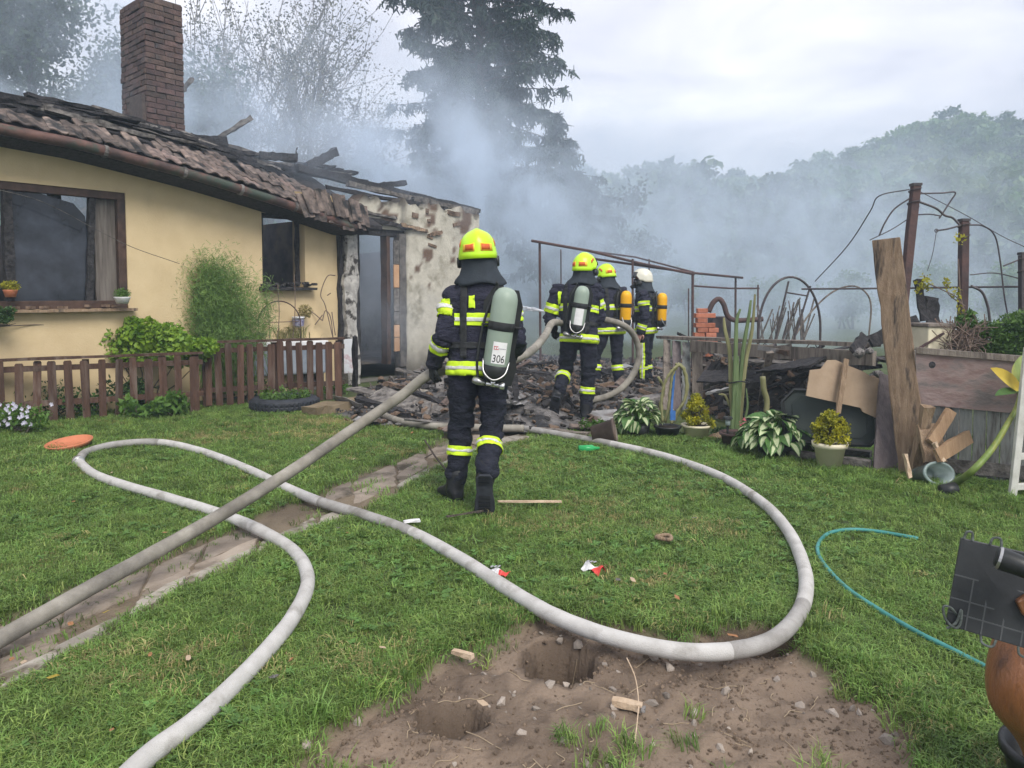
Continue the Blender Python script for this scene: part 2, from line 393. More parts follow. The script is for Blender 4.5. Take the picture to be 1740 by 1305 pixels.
M['cyl_grey'] = mat('grey_green_cylinder', (.25, .315, .26), (.29, .355, .295), rough=.42, scale=4, c3=(.21, .26, .22), s3=3, t3=(.55, .75))
M['cyl_yellow'] = mat('yellow_cylinder', (.72, .36, .008), (.78, .42, .015), rough=.4, scale=4)
M['strap'] = mat('black_webbing', (.012, .013, .014), (.024, .026, .028), rough=.7, scale=30, bump=.2)
M['label_white'] = mat('white_label', (.66, .66, .66), (.74, .74, .74), rough=.5, scale=30)
M['ink'] = mat('black_ink', (.012, .012, .015), (.02, .02, .022), rough=.6)
M['ink_red'] = mat('red_ink', (.45, .03, .04), (.5, .05, .06), rough=.6)
M['ink_grey'] = mat('grey_ink', (.30, .30, .33), (.36, .36, .4), rough=.6)
M['visor'] = mat('dark_visor', (.012, .013, .015), (.02, .022, .025), rough=.12, spec=.6)
M['water'] = mat('water_spray', (.80, .83, .87), (.88, .9, .93), rough=.25, trans=.4)
# plants
def leafm(name, c1, c2, trans=.3, rnd=.2, rough=.5, scale=3.0, **k): return mat(name, c1, c2, rough=rough, scale=scale, trans=trans, rnd=rnd, spec=.3, **k)
M['leaf_bright'] = leafm('bright_leaf', (.085, .18, .018), (.24, .36, .04), scale=9)
M['leaf_fern'] = leafm('feathery_leaf', (.10, .19, .045), (.21, .33, .09), scale=4)
M['leaf_dark'] = leafm('dark_leaf', (.028, .07, .018), (.07, .15, .035), scale=6)
M['leaf_mid'] = leafm('mid_leaf', (.05, .12, .02), (.12, .22, .04), scale=6)
M['leaf_yellow'] = leafm('golden_leaf', (.13, .15, .012), (.50, .47, .03), scale=12)
M['leaf_bloom'] = mat('pale_flower', (.52, .50, .66), (.68, .68, .78), rough=.6, scale=9, trans=.2)
M['hosta_green'] = leafm('hosta_green', (.055, .13, .035), (.09, .19, .05), scale=8)
M['hosta_white'] = leafm('hosta_white', (.46, .54, .30), (.58, .64, .40), scale=8)
M['cactus'] = mat('cactus_skin', (.085, .13, .05), (.16, .22, .10), rough=.55, scale=7, bump=.2, stretch=(3, 3, .5))
M['cactus_yellow'] = mat('faded_cactus_skin', (.17, .17, .075), (.27, .26, .13), rough=.6, scale=5, bump=.2, stretch=(2, 2, .5))
M['stalk'] = mat('green_stalk', (.11, .17, .035), (.20, .26, .07), rough=.45, scale=5, stretch=(2, 2, .6), c3=(.36, .33, .08), s3=2)
M['dry_leaf'] = leafm('dry_yellow_leaf', (.42, .30, .035), (.55, .43, .08), scale=6)
M['bark'] = mat('bark', (.05, .04, .033), (.11, .09, .075), rough=.95, scale=9, bump=.8, stretch=(3, 3, .6))
M['bark_pale'] = mat('pale_bark', (.13, .115, .10), (.20, .18, .16), rough=.95, scale=6, bump=.5, stretch=(3, 3, .6))
M['spruce'] = leafm('spruce_needles', (.012, .028, .020), (.028, .052, .032), trans=.12, scale=.8)
M['tree_dark'] = leafm('tree_leaf_dark', (.022, .045, .018), (.055, .095, .035), scale=.7)
M['tree_pale'] = leafm('tree_leaf_pale', (.10, .105, .075), (.17, .165, .115), scale=.7)
M['forest'] = leafm('forest_leaf', (.045, .10, .028), (.14, .21, .065), scale=.15, rnd=.35, hue=.02)
M['dead_vine'] = mat('dead_vine', (.12, .085, .07), (.2, .15, .12), rough=.9)
# ================================================================== GROUND
M['grass'] = mat('lawn_blade', (.092, .178, .032), (.208, .312, .080), rough=.5, scale=1.1, trans=.25, spec=.3, rnd=.5, hue=.016, coords='World',
                 c3=(.27, .29, .10), s3=3.4, t3=(.54, .78))
M['ground'] = mat('lawn_soil', (.040, .060, .018), (.075, .095, .03), rough=.95, scale=5, bump=.7, bscale=45, c3=(.09, .085, .04), s3=3, t3=(.58, .75),
                  attr=['dirt', 'dark_soil_shade'], attr_col=[(.215, .163, .120), (.064, .046, .034)], coords='World')
M['dirt_bits'] = mat('soil_crumb', (.13, .092, .064), (.27, .205, .15), rough=.95, scale=30, bump=.6, rnd=.4)
M['far_ground'] = mat('far_ground', (.05, .07, .025), (.09, .11, .04), rough=.95, scale=.1)

def gp(*pts): return [(gnd(px, py).x, gnd(px, py).y) for px, py in pts]
DIRT = gp((470, 1320), (540, 1240), (640, 1185), (690, 1135), (770, 1100), (850, 1085), (895, 1050), (960, 1035), (1080, 1062), (1190, 1082), (1270, 1050), (1330, 1062),
          (1385, 1105), (1450, 1150), (1530, 1200), (1570, 1260), (1560, 1330), (1500, 1420), (900, 1480), (500, 1420))
PATH_R = [gnd(*p) for p in ((-160, 1270), (0, 1180), (120, 1108), (245, 1036), (370, 972), (520, 902), (610, 872), (690, 825), (780, 775), (905, 742))]
PATH_L = [gnd(*p) for p in ((-160, 1120), (0, 1050), (150, 996), (300, 938), (425, 882), (540, 838), (605, 806), (690, 775), (750, 745), (820, 728))]
PATH = [(p.x, p.y) for p in PATH_L] + [(p.x, p.y) for p in reversed(PATH_R)]
RUB = gp((560, 705), (640, 722), (760, 738), (880, 738), (1000, 742), (1035, 725), (1120, 700), (1160, 680), (1180, 660)) + [(3.2, 9.8), (4.2, 15.0), (-1.2, 15.0), (-2.1, 11.2)]
HOLES = [(gnd(948, 1104), .145, .17, .42), (gnd(766, 1200), .125, .105, .20), (gnd(1290, 1076), .20, .10, .10)]

def sstep(a, b, x):
    t = np.clip((x - a) / (b - a), 0, 1); return t * t * (3 - 2 * t)
def dirt_mask(x, y):
    sd = poly_sd(x, y, DIRT) + (vnoise(x, y, 5, 3) - .5) * .22
    return sstep(-.03, .06, sd)
def path_mask(x, y): return sstep(-.05, .04, poly_sd(x, y, PATH) + .02 + (vnoise(x, y, 7, 3, 3) - .5) * .16)
def rub_mask(x, y): return sstep(-.15, .12, poly_sd(x, y, RUB) + (vnoise(x, y, 2.5, 3, 5) - .5) * .5)
def ground_h(x, y, fine=True):
    x = np.asarray(x, float); y = np.asarray(y, float)
    z = (vnoise(x, y, .9, 3, 1) - .5) * .03
    dm = dirt_mask(x, y); z = z - .045 * dm - .03 * path_mask(x, y)
    if fine: z = z + dm * ((vnoise(x, y, 11, 3, 2) - .5) * .05 + (vnoise(x, y, 34, 2, 4) - .5) * .022)
    for c, rx, ry, d in HOLES:
        n = (vnoise(x, y, 9, 3, 7) - .5) * .5
        q = np.sqrt(((x - c.x) / rx) ** 2 + ((y - c.y) / ry) ** 2) + n * .45
        z = z - d * sstep(1.0, .88, q)
    return z
def hz(x, y): return float(ground_h(np.array([x]), np.array([y]), False)[0])

def axis(parts):
    out = []
    for a, b, st in parts: out.append(np.arange(a, b, st))
    return np.concatenate(out + [[parts[-1][1]]])
gx = axis([(-260, -40, 22), (-40, -9, 3), (-9, -3, .16), (-3, 3.2, .024), (3.2, 7, .14), (7, 40, 3), (40, 260, 22)])
gy = axis([(-60, 0, 12), (0, 1.7, .3), (1.7, 4.0, .022), (4.0, 9, .12), (9, 18, .4), (18, 60, 4), (60, 300, 24)])
GX, GY = np.meshgrid(gx, gy)
GZ = ground_h(GX, GY); far = (np.abs(GX) > 9) | (GY > 16) | (GY < .5); GZ = np.where(far, 0, GZ)
nx, ny = len(gx), len(gy)
I = np.arange(nx * ny).reshape(ny, nx)
F = np.stack([I[:-1, :-1], I[:-1, 1:], I[1:, 1:], I[1:, :-1]], -1).reshape(-1, 4)
ground = link('ground', mesh_of('ground', np.stack([GX, GY, GZ], -1).reshape(-1, 3), F, M['ground'], True))
tag(ground, 'green garden lawn with a bare dug earth patch in front', None, kind='structure')
a = ground.data.attributes.new('dirt', 'FLOAT', 'POINT')
dm = np.maximum(dirt_mask(GX, GY), .8 * path_mask(GX, GY)); a.data.foreach_set('value', dm.ravel().astype(np.float32))
a = ground.data.attributes.new('dark_soil_shade', 'FLOAT', 'POINT')
soil_dark = rub_mask(GX, GY) * .9
for c, rx, ry, d in HOLES:       # each hole's shade is deepened by a darker soil colour
    soil_dark = np.maximum(soil_dark, .9 * sstep(1.3, .85, np.sqrt(((GX - c.x) / rx) ** 2 + ((GY - c.y) / ry) ** 2)))
soil_dark = np.maximum(soil_dark, dm * (.45 * sstep(.50, .70, vnoise(GX, GY, 3.1, 5, 12)) + .40 * sstep(.45, .75, vnoise(GX, GY, 17, 3, 14))))
a.data.foreach_set('value', soil_dark.ravel().astype(np.float32))

# garden path of worn slabs
path = thing('garden_path', 'worn path of broken stone slabs crossing the lawn towards the burnt doorway', None, PATH_L[3]); path['kind'] = 'structure'
def along(poly, t):
    k = t * (len(poly) - 1); i = min(int(k), len(poly) - 2); return poly[i].lerp(poly[i + 1], k - i)
def slab(name, q, mt, zt, th=.05):
    """slightly uneven slab with a chipped outline from four ground corners"""
    out = []
    for i in range(4):
        a, b = q[i], q[(i + 1) % 4]
        for t in (0, .33, .66):
            p = a.lerp(b, t); j = .012 if t else .02
            out.append(Vector((p.x + random.uniform(-j, j), p.y + random.uniform(-j, j), 0)))
    c = sum(out, Vector()) / len(out); tl = (random.uniform(-.02, .02), random.uniform(-.02, .02))
    top = [Vector((p.x, p.y, zt + (p.x - c.x) * tl[0] + (p.y - c.y) * tl[1])) for p in out]
    mb = MB(); n = len(top)
    ins = [c.lerp(p, .96) for p in top]
    for p, t in zip(ins, top): p.z = t.z
    low = [p - Vector((0, 0, .008)) for p in top]; bot = [p - Vector((0, 0, th)) for p in top]
    mb.add(ins + low + bot, [tuple(range(n))] + [(k, n + k, n + (k + 1) % n, (k + 1) % n) for k in range(n)] + [(n + k, 2 * n + k, 2 * n + (k + 1) % n, n + (k + 1) % n) for k in range(n)])
    mb.build(name, mt, path)
ts = [0.02]
while ts[-1] < .97: ts.append(ts[-1] + random.uniform(.075, .125))
for i in range(len(ts) - 1):
    a0, a1 = ts[i] + .003, ts[i + 1] - .003
    w = random.uniform(.68, .78)
    Lf = lambda t, k: along(PATH_L, min(t, 1)).lerp(along(PATH_R, min(t, 1)), k)
    m0 = random.uniform(.32, .5)
    if random.random() < .88: slab('slab', [Lf(a0, .06), Lf(a0, m0), Lf(a1, m0 + .03), Lf(a1, .05)], M['stone'], random.uniform(-.028, -.008))
    if random.random() < .85: slab('slab', [Lf(a0, m0 + .02), Lf(a0, w), Lf(a1, w), Lf(a1, m0 + .05)], M['stone'], random.uniform(-.03, -.008))
    if random.random() < .75: slab('edging_slab', [Lf(a0, w + .03), Lf(a0, .93), Lf(a1, .95), Lf(a1, w + .03)], M['stone_pale'], random.uniform(-.012, .006))

# ------------------------------------------------------------------ scattering
def scatter(name, protos, P, rot, scl, idx, parent=None):
    """many small alike pieces as one object: instances on the points of one mesh"""
    me = bpy.data.meshes.new(name); me.vertices.add(len(P)); me.vertices.foreach_set('co', np.asarray(P, np.float32).ravel())
    at_ = me.attributes.new('rot', 'FLOAT_VECTOR', 'POINT'); at_.data.foreach_set('vector', np.asarray(rot, np.float32).ravel())
    at_ = me.attributes.new('scl', 'FLOAT_VECTOR', 'POINT')
    s = np.asarray(scl, np.float32); s = np.stack([s] * 3, -1) if s.ndim == 1 else s
    at_.data.foreach_set('vector', s.ravel())
    at_ = me.attributes.new('idx', 'INT', 'POINT'); at_.data.foreach_set('value', np.asarray(idx, np.int32))
    o = link(name, me, parent)
    ng = bpy.data.node_groups.new(name, 'GeometryNodeTree')
    ng.interface.new_socket('Geometry', in_out='INPUT', socket_type='NodeSocketGeometry')
    ng.interface.new_socket('Geometry', in_out='OUTPUT', socket_type='NodeSocketGeometry')
    N, L = ng.nodes, ng.links
    gi, go = N.new('NodeGroupInput'), N.new('NodeGroupOutput')
    iop = N.new('GeometryNodeInstanceOnPoints'); jn = N.new('GeometryNodeJoinGeometry')
    for p in protos:
        po = bpy.data.objects.new(p.name, p)
        oi = N.new('GeometryNodeObjectInfo'); oi.inputs['Object'].default_value = po; oi.inputs['As Instance'].default_value = True
        L.new(oi.outputs['Geometry'], jn.inputs[0])
    def na(nm, t):
        n = N.new('GeometryNodeInputNamedAttribute'); n.data_type = t; n.inputs['Name'].default_value = nm
        return [x for x in n.outputs if x.enabled and x.name == 'Attribute'][0]
    L.new(gi.outputs[0], iop.inputs['Points']); L.new(jn.outputs[0], iop.inputs['Instance'])
    iop.inputs['Pick Instance'].default_value = True
    L.new(na('idx', 'INT'), iop.inputs['Instance Index']); L.new(na('rot', 'FLOAT_VECTOR'), iop.inputs['Rotation']); L.new(na('scl', 'FLOAT_VECTOR'), iop.inputs['Scale'])
    L.new(iop.outputs[0], go.inputs[0])
    md = o.modifiers.new('scatter', 'NODES'); md.node_group = ng
    return o

def blade_clump(nm, n, rad, h, w, lean, mt, r):
    V, F = [], []
    for _ in range(n):
        a, d = r.uniform(0, 6.28), rad * math.sqrt(r.random()); bx, by = d * math.cos(a), d * math.sin(a)
        hh = h * r.uniform(.55, 1.15); th = r.uniform(0, 6.28); ln = hh * lean * r.uniform(.2, 1.5); ww = w * r.uniform(.7, 1.3)
        dx, dy = math.cos(th), math.sin(th); sx, sy = -dy * ww / 2, dx * ww / 2; b = len(V)
        V += [(bx - sx, by - sy, -.01), (bx + sx, by + sy, -.01),
              (bx + dx * ln * .35 + sx * .9, by + dy * ln * .35 + sy * .9, hh * .6), (bx + dx * ln * .35 - sx * .9, by + dy * ln * .35 - sy * .9, hh * .6),
              (bx + dx * ln, by + dy * ln, hh * (1 - .25 * lean))]
        F += [(b, b + 1, b + 2, b + 3), (b + 3, b + 2, b + 4)]
    return mesh_of(nm, V, F, mt)
rr = random.Random(5)
CLUMPS = [blade_clump('grass_tuft', 26, .05, .034, .0034, 1.25, M['grass'], rr) for _ in range(5)]
LONG = [blade_clump('long_grass_tuft', 26, .055, .11, .005, .8, M['grass'], rr) for _ in range(3)]

def lawn_points(y0, y1, per_m2):
    w0 = lambda y: -.72 * y - .8
    w1 = lambda y: .72 * y + 1.5
    n = int((y1 - y0) * (w1(y1) - w0(y1)) * per_m2)
    y = rng.uniform(y0, y1, n); x = rng.uniform(w0(y1), w1(y1), n); k = (x > w0(y)) & (x < w1(y)); return x[k], y[k]
xs, ys = [], []
for a0, a1, d in ((1.75, 2.6, 1500), (2.6, 3.6, 1250), (3.6, 5.0, 900), (5.0, 7.0, 620), (7.0, 9.6, 420)):
    x, y = lawn_points(a0, a1, d); xs.append(x); ys.append(y)
x, y = np.concatenate(xs), np.concatenate(ys)
FENCE_A, FENCE_B = gnd(-60, 742), gnd(330, 712)
dmk, pmk, rmk = dirt_mask(x, y), path_mask(x, y), rub_mask(x, y)
tuft = sstep(.62, .72, vnoise(x, y, 2.2, 2, 21))
keep = rng.random(len(x)) < (1 - np.clip(dmk * 1.05 - .22 * tuft, 0, 1)) * (1 - .97 * pmk) * (1 - rmk)
keep &= rng.random(len(x)) < .62 + .5 * vnoise(x, y, 4, 3, 8)
for c, rx, ry, d in HOLES[:2]: keep &= (((x - c.x) / rx) ** 2 + ((y - c.y) / ry) ** 2) > 1.25
keep &= ~((x > 1.6) & (y > 7.3)) & (y < 9.3)
x, y, dmk = x[keep], y[keep], dmk[keep]
z = ground_h(x, y); n = len(x)
sc = (.75 + .55 * rng.random(n)) * (.75 + .55 * vnoise(x, y, 1.3, 3, 30)) * np.where(y > 5, 1.2, 1.0)
rot = np.stack([rng.normal(0, .12, n), rng.normal(0, .12, n), rng.uniform(0, 6.28, n)], -1)
tag(scatter('lawn_grass', CLUMPS, np.stack([x, y, z], -1), rot, sc, rng.integers(0, 5, n)), 'short mown grass covering the garden lawn', None, kind='stuff')
# longer grass: along the broken edge of the bare patch, by the fence, round the pots
x, y = lawn_points(1.8, 9.2, 420)
sdd = poly_sd(x, y, DIRT) + (vnoise(x, y, 5, 3) - .5) * .22
w = np.exp(-((sdd + .06) / .06) ** 2) * .8 * (y > 2.3) * sstep(.4, .6, vnoise(x, y, 1.6, 2, 44) + .12)
dfe = poly_sd(x, y, [(FENCE_A.x, FENCE_A.y), (FENCE_B.x, FENCE_B.y), (FENCE_B.x + .05, FENCE_B.y + .05), (FENCE_A.x, FENCE_A.y + .06)])
w = np.maximum(w, np.exp(-(dfe / .18) ** 2) * .55)
rl = [gnd(1130, 790), gnd(1300, 775), gnd(1440, 815), gnd(1640, 850), gnd(1800, 870)]
for a0, b0 in zip(rl[:-1], rl[1:]):
    sdl = poly_sd(x, y, [(a0.x, a0.y), (b0.x, b0.y), (b0.x, b0.y + .02), (a0.x, a0.y + .02)])
    w = np.maximum(w, np.exp(-(sdl / .20) ** 2) * .75)
w = np.maximum(w, dirt_mask(x, y) * .4 * sstep(.66, .76, vnoise(x, y, 3.0, 2, 51)) * (y < 2.62))
k = (rng.random(len(x)) < w) & (path_mask(x, y) < .3)
for c, rx, ry, d in HOLES[:2]: k &= (((x - c.x) / rx) ** 2 + ((y - c.y) / ry) ** 2) > 1.5
x, y = x[k], y[k]; n = len(x)
rot = np.stack([rng.normal(0, .2, n), rng.normal(0, .2, n), rng.uniform(0, 6.28, n)], -1)
tag(scatter('long_grass', LONG, np.stack([x, y, ground_h(x, y)], -1), rot, rng.uniform(.4, .85, n), rng.integers(0, 3, n)), 'longer ragged grass along the dug edge, the fence and the pots', None, kind='stuff')
# worn, straw-coloured spots in the lawn
M['straw'] = mat('dry_grass_blade', (.24, .21, .08), (.42, .37, .17), rough=.7, scale=2, trans=.2, rnd=.35, coords='World')
DRY = [blade_clump('dry_grass_tuft', 22, .05, .028, .0032, 1.5, M['straw'], rr) for _ in range(3)]
x, y = lawn_points(1.8, 8.5, 700); w = np.zeros(len(x))
for px, py, rx, ry in ((968, 893, .30, .22), (1010, 860, .22, .16), (700, 770, .40, .22), (540, 740, .55, .25), (330, 748, .35, .2), (1090, 985, .22, .14), (640, 1130, .22, .14), (1500, 1215, .25, .15), (880, 800, .35, .2), (200, 1130, .25, .15), (1180, 900, .25, .16), (590, 720, .8, .3)):
    c_ = gnd(px, py); w = np.maximum(w, np.exp(-(((x - c_.x) / rx) ** 2 + ((y - c_.y) / ry) ** 2)) * .8)
w = np.maximum(w, .22 * sstep(.56, .74, vnoise(x, y, 1.9, 3, 140))) * (.3 + vnoise(x, y, 6, 2, 141))
k = (rng.random(len(x)) < w) & (dirt_mask(x, y) < .3) & (path_mask(x, y) < .4) & (rub_mask(x, y) < .5) & ~((x > 1.6) & (y > 7.3)); x, y = x[k], y[k]; n = len(x)
tag(scatter('dry_grass', DRY, np.stack([x, y, ground_h(x, y) + .008], -1), np.stack([rng.normal(0, .2, n), rng.normal(0, .2, n), rng.uniform(0, 6.28, n)], -1), rng.uniform(.7, 1.25, n), rng.integers(0, 3, n)), 'straw-coloured dry grass in worn spots of the lawn', None, kind='stuff')
# soil crumbs on the bare patch
def chunk(nm, mt, r, flat=.7):
    bm = bmesh.new(); bmesh.ops.create_icosphere(bm, subdivisions=1, radius=1)
    for v in bm.verts: v.co *= r.uniform(.6, 1.15); v.co.z *= flat
    me = bpy.data.meshes.new(nm); bm.to_mesh(me); bm.free(); me.materials.append(mt); return me
CR = [chunk('soil_crumb', M['dirt_bits'], rr) for _ in range(4)]
x = rng.uniform(-1.6, 2.2, 30000); y = rng.uniform(1.8, 3.4, 30000); k = rng.random(30000) < dirt_mask(x, y) * (.25 + .75 * sstep(.45, .65, vnoise(x, y, 2.5, 3, 60)))
x, y = x[k], y[k]; n = len(x)
tag(scatter('soil_crumbs', CR, np.stack([x, y, ground_h(x, y) - .001], -1), rng.uniform(0, 6.28, (n, 3)), .002 + .010 * rng.random(n) ** 3.0, rng.integers(0, 4, n)), 'loose crumbs of brown earth on the bare patch', None, kind='stuff')

# weeds between the grass, stones in the soil
def rosette(nm, mt, r, n=9, L_=1.0, w=.34):
    V, F = [], []
    for i in range(n):
        a = 6.283 * i / n + r.uniform(-.3, .3); l = L_ * r.uniform(.6, 1.1); dx, dy = math.cos(a), math.sin(a); b = len(V); e = r.uniform(.15, .55)
        V += [(0, 0, 0), (dx * l * .5 - dy * w * l * .5, dy * l * .5 + dx * w * l * .5, e * l * .5), (dx * l, dy * l, e * l * .55), (dx * l * .5 + dy * w * l * .5, dy * l * .5 - dx * w * l * .5, e * l * .5)]
        F.append((b, b + 1, b + 2, b + 3))
    return mesh_of(nm, V, F, mt)
M['weed'] = mat('clover_leaf', (.06, .14, .03), (.13, .24, .06), rough=.5, scale=9, trans=.2, rnd=.3)
WD = [rosette('weed', M['weed'], rr, 5, 1, .7), rosette('weed', M['weed'], rr, 9, 1.3, .34), rosette('weed', M['weed'], rr, 7, 1, .5)]
x, y = lawn_points(1.8, 7.2, 190); k = (rng.random(len(x)) < sstep(.50, .68, vnoise(x, y, 1.1, 3, 120)) * (1 - dirt_mask(x, y)) * (1 - path_mask(x, y)) * (1 - rub_mask(x, y))); x, y = x[k], y[k]; n = len(x)
tag(scatter('lawn_weeds', WD, np.stack([x, y, ground_h(x, y) + .022], -1), np.stack([rng.normal(0, .2, n), rng.normal(0, .2, n), rng.uniform(0, 6.28, n)], -1), rng.uniform(.016, .036, n), rng.integers(0, 3, n)), 'clover and small flat weeds growing through the lawn', None, kind='stuff')
mb = MB()
for i in range(60):      # fine roots and dry stalks in the dug soil
    a_ = rr.uniform(0, 6.28); c_ = (gnd(rr.uniform(600, 1500), rr.uniform(1090, 1290)) if i > 24 else HOLES[i % 2][0] + Vector((rr.uniform(-.16, .16), rr.uniform(-.16, .16), 0))); L_ = rr.uniform(.03, .13)
    if float(dirt_mask(np.array([c_.x]), np.array([c_.y]))[0]) < .5: continue
    pts_ = [Vector((c_.x + math.cos(a_) * L_ * u + rr.uniform(-.01, .01), c_.y + math.sin(a_) * L_ * u + rr.uniform(-.01, .01), 0)) for u in (0, .33, .67, 1)]
    for p_ in pts_: p_.z = float(ground_h(np.array([p_.x]), np.array([p_.y]))[0]) + .004
    mb.tube(spline(pts_, 3), .0014, 4)
tag(mb.build('dry_roots', mat('dry_root', (.26, .20, .13), (.40, .32, .22), rough=.9), None), 'fine dry roots and stalks on the dug earth', None, kind='stuff')
PB = [chunk('pebble', mat('soil_stone', (.20, .165, .135), (.36, .32, .28), rough=.9, scale=20, rnd=.4), rr, .6) for _ in range(3)] + [chunk('clod', M['dirt_bits'], rr, .75) for _ in range(3)]
x = rng.uniform(-1.6, 2.4, 1500); y = rng.uniform(1.8, 3.4, 1500); k = rng.random(1500) < dirt_mask(x, y) * .5; x, y = x[k], y[k]; n = len(x); ii = rng.integers(0, 6, n)
tag(scatter('soil_stones', PB, np.stack([x, y, ground_h(x, y)], -1), rng.uniform(0, 6.28, (n, 3)), np.where(ii < 3, .003 + .010 * rng.random(n) ** 3, .008 + .026 * rng.random(n) ** 2.5), ii), 'pebbles and clods lying on the bare earth', None, kind='stuff')

# ================================================================== HILL AND FOREST
RPX = [-900, 200, 700, 980, 1050, 1130, 1250, 1320, 1370, 1440, 1500, 1560, 1640, 1740, 1900, 2600]
RPY = [330, 330, 330, 318, 330, 328, 335, 338, 315, 306, 292, 262, 246, 238, 232, 230]
def hill_z(x, y):
    x = np.asarray(x, float); y = np.asarray(y, float)
    px = CX + FPX * x / np.maximum(y, 1); yr = np.interp(px, RPX, RPY)
    top = CAM_H + (500 - yr) / FPX * 150 - 9.0
    z = top * sstep(58, 150, y) + (vnoise(x, y, .03, 3, 70) - .5) * 6 * sstep(60, 100, y) - .6
    return np.where(y > 150, z * (1 - .35 * sstep(150, 235, y)), z)
hx, hy = np.linspace(-150, 210, 73), np.linspace(52, 240, 48)
HX, HY = np.meshgrid(hx, hy); I = np.arange(HX.size).reshape(HX.shape)
F = np.stack([I[:-1, :-1], I[:-1, 1:], I[1:, 1:], I[1:, :-1]], -1).reshape(-1, 4)
hill = link('hill', mesh_of('hill', np.stack([HX, HY, hill_z(HX, HY)], -1).reshape(-1, 3), F, M['far_ground'], True)); hill['kind'] = 'structure'
hill['label'] = 'wooded hillside rising behind the gardens'

def leaf_cloud(centres, radii, n, size, r, flat=.6, aspect=.55):
    """n small folded leaf faces spread through the given blobs; returns V, F"""
    c = np.asarray(centres, float); rd = np.asarray(radii, float)
    w = rd ** 2; w = w / w.sum(); k = r.choice(len(c), n, p=w)
    d = r.normal(size=(n, 3)); d /= np.linalg.norm(d, axis=1)[:, None]
    q = r.random(n) ** .45
    rr_ = rd[k][:, None] if rd.ndim == 1 else rd[k]
    p = c[k] + d * q[:, None] * rr_ * np.array([1, 1, flat])
    a = r.normal(size=(n, 3)); a += d * .4; a /= np.linalg.norm(a, axis=1)[:, None]
    b = np.cross(a, r.normal(size=(n, 3))); b /= np.linalg.norm(b, axis=1)[:, None]
    s = size * (.6 + .8 * r.random(n))[:, None]
    V = np.stack([p - a * s * .5, p + b * s * aspect * .5, p + a * s * .5, p - b * s * aspect * .5], 1).reshape(-1, 3)
    return V, np.arange(4 * n).reshape(n, 4)
def crown_mesh(nm, mt, seed, R_=3.2, hgt=9.0, n=1500, size=.62):
    r = np.random.default_rng(seed); nb = 26
    th = r.uniform(0, 6.28, nb); q = np.sqrt(r.random(nb)); zz = hgt * (.34 + .62 * r.random(nb))
    k = np.sqrt(np.clip(1 - ((zz - hgt * .6) / (hgt * .44)) ** 2, .05, 1))
    c = np.stack([R_ * q * k * np.cos(th), R_ * q * k * np.sin(th), zz], -1)
    V, F = leaf_cloud(c, r.uniform(.7, 1.5, nb), n, size, r)
    mb = MB(); mb.tube([(0, 0, -1), (0, 0, hgt * .4), (.2, .1, hgt * .8)], [.22, .16, .05], 5)
    V2 = np.concatenate([V, np.array(mb.v)]); F2 = [tuple(f) for f in F] + [tuple(i + len(V) for i in f) for f in mb.f]
    return mesh_of(nm, V2, F2, mt)
FOREST = [crown_mesh('forest_tree', M['forest'], 100 + i, R_=2.6 + .35 * i, hgt=8 + .6 * i) for i in range(5)]
n = 4200
x = rng.uniform(-110, 175, n); y = rng.uniform(60, 170, n); k = (np.abs(x) < y * .8 + 12); x, y = x[k], y[k]; n = len(x)
tag(scatter('forest', FOREST, np.stack([x, y, hill_z(x, y) - .2], -1), np.stack([rng.normal(0, .05, n), rng.normal(0, .05, n), rng.uniform(0, 6.28, n)], -1),
    rng.uniform(.75, 1.3, n), rng.integers(0, 5, n)), 'dense broadleaf wood covering the hillside behind the smoke', None, kind='stuff')
# ================================================================== HOUSE
house = thing('burnt_house', 'low yellow plastered house with burnt open roof, brick chimney and smoking doorway', 'house', H(0, 0, 0))

def wall_sheet(s0, s1, z0, z1, holes, t0, th, mt, name, step=.09, soot=None, lost=None, top=None):
    """front face as a fine grid with openings, reveals and a back face; soot / lost are stain masks"""
    sb = sorted(set([s0, s1] + [h[0] for h in holes] + [h[1] for h in holes])); zb = sorted(set([z0, z1] + [h[2] for h in holes] + [h[3] for h in holes]))
    def ref(b):
        out = []
        for a, c in zip(b[:-1], b[1:]):
            k = max(1, int(round((c - a) / step))); out += [a + (c - a) * i / k for i in range(k)]
        return out + [b[-1]]
    S, Z = ref(sb), ref(zb); V, F, idx = [], [], {}
    def vid(i, j):
        if (i, j) not in idx:
            zz = Z[j]
            if top is not None and j == len(Z) - 1: zz = top(S[i])
            idx[(i, j)] = len(V); V.append((S[i], zz))
        return idx[(i, j)]
    for i in range(len(S) - 1):
        for j in range(len(Z) - 1):
            cs, cz = (S[i] + S[i + 1]) / 2, (Z[j] + Z[j + 1]) / 2
            if any(h[0] < cs < h[1] and h[2] < cz < h[3] for h in holes): continue
            F.append((vid(i, j), vid(i + 1, j), vid(i + 1, j + 1), vid(i, j + 1)))
    sa = np.array(V); nb = len(V)
    P = [H(s, t0, z) for s, z in V] + [H(s, t0 + th, z) for s, z in V]
    F2 = list(F) + [tuple(nb + i for i in reversed(f)) for f in F]
    edges = {}
    for f in F:
        for k in range(4):
            e = (f[k], f[(k + 1) % 4]); edges[e] = edges.get(e, 0) + 1
    for (a, b) in list(edges):
        if (b, a) not in edges: F2.append((b, a, nb + a, nb + b))
    o = obj_np(name, np.array([tuple(p) for p in P]), F2, mt, house)
    for nm, fn in (('soot', soot), ('lost', lost)):
        at_ = o.data.attributes.new(nm, 'FLOAT', 'POINT')
        v = fn(sa[:, 0], sa[:, 1]) if fn else np.zeros(nb)
        at_.data.foreach_set('value', np.concatenate([v, np.maximum(v, .6 if nm == 'soot' else 0)]).astype(np.float32))
    return o
GP = [wall_at(px, py, -.45) for px, py in ((-190, 180), (0, 219), (70, 233), (140, 247), (245, 275), (340, 301), (430, 329), (520, 358), (604, 388))]
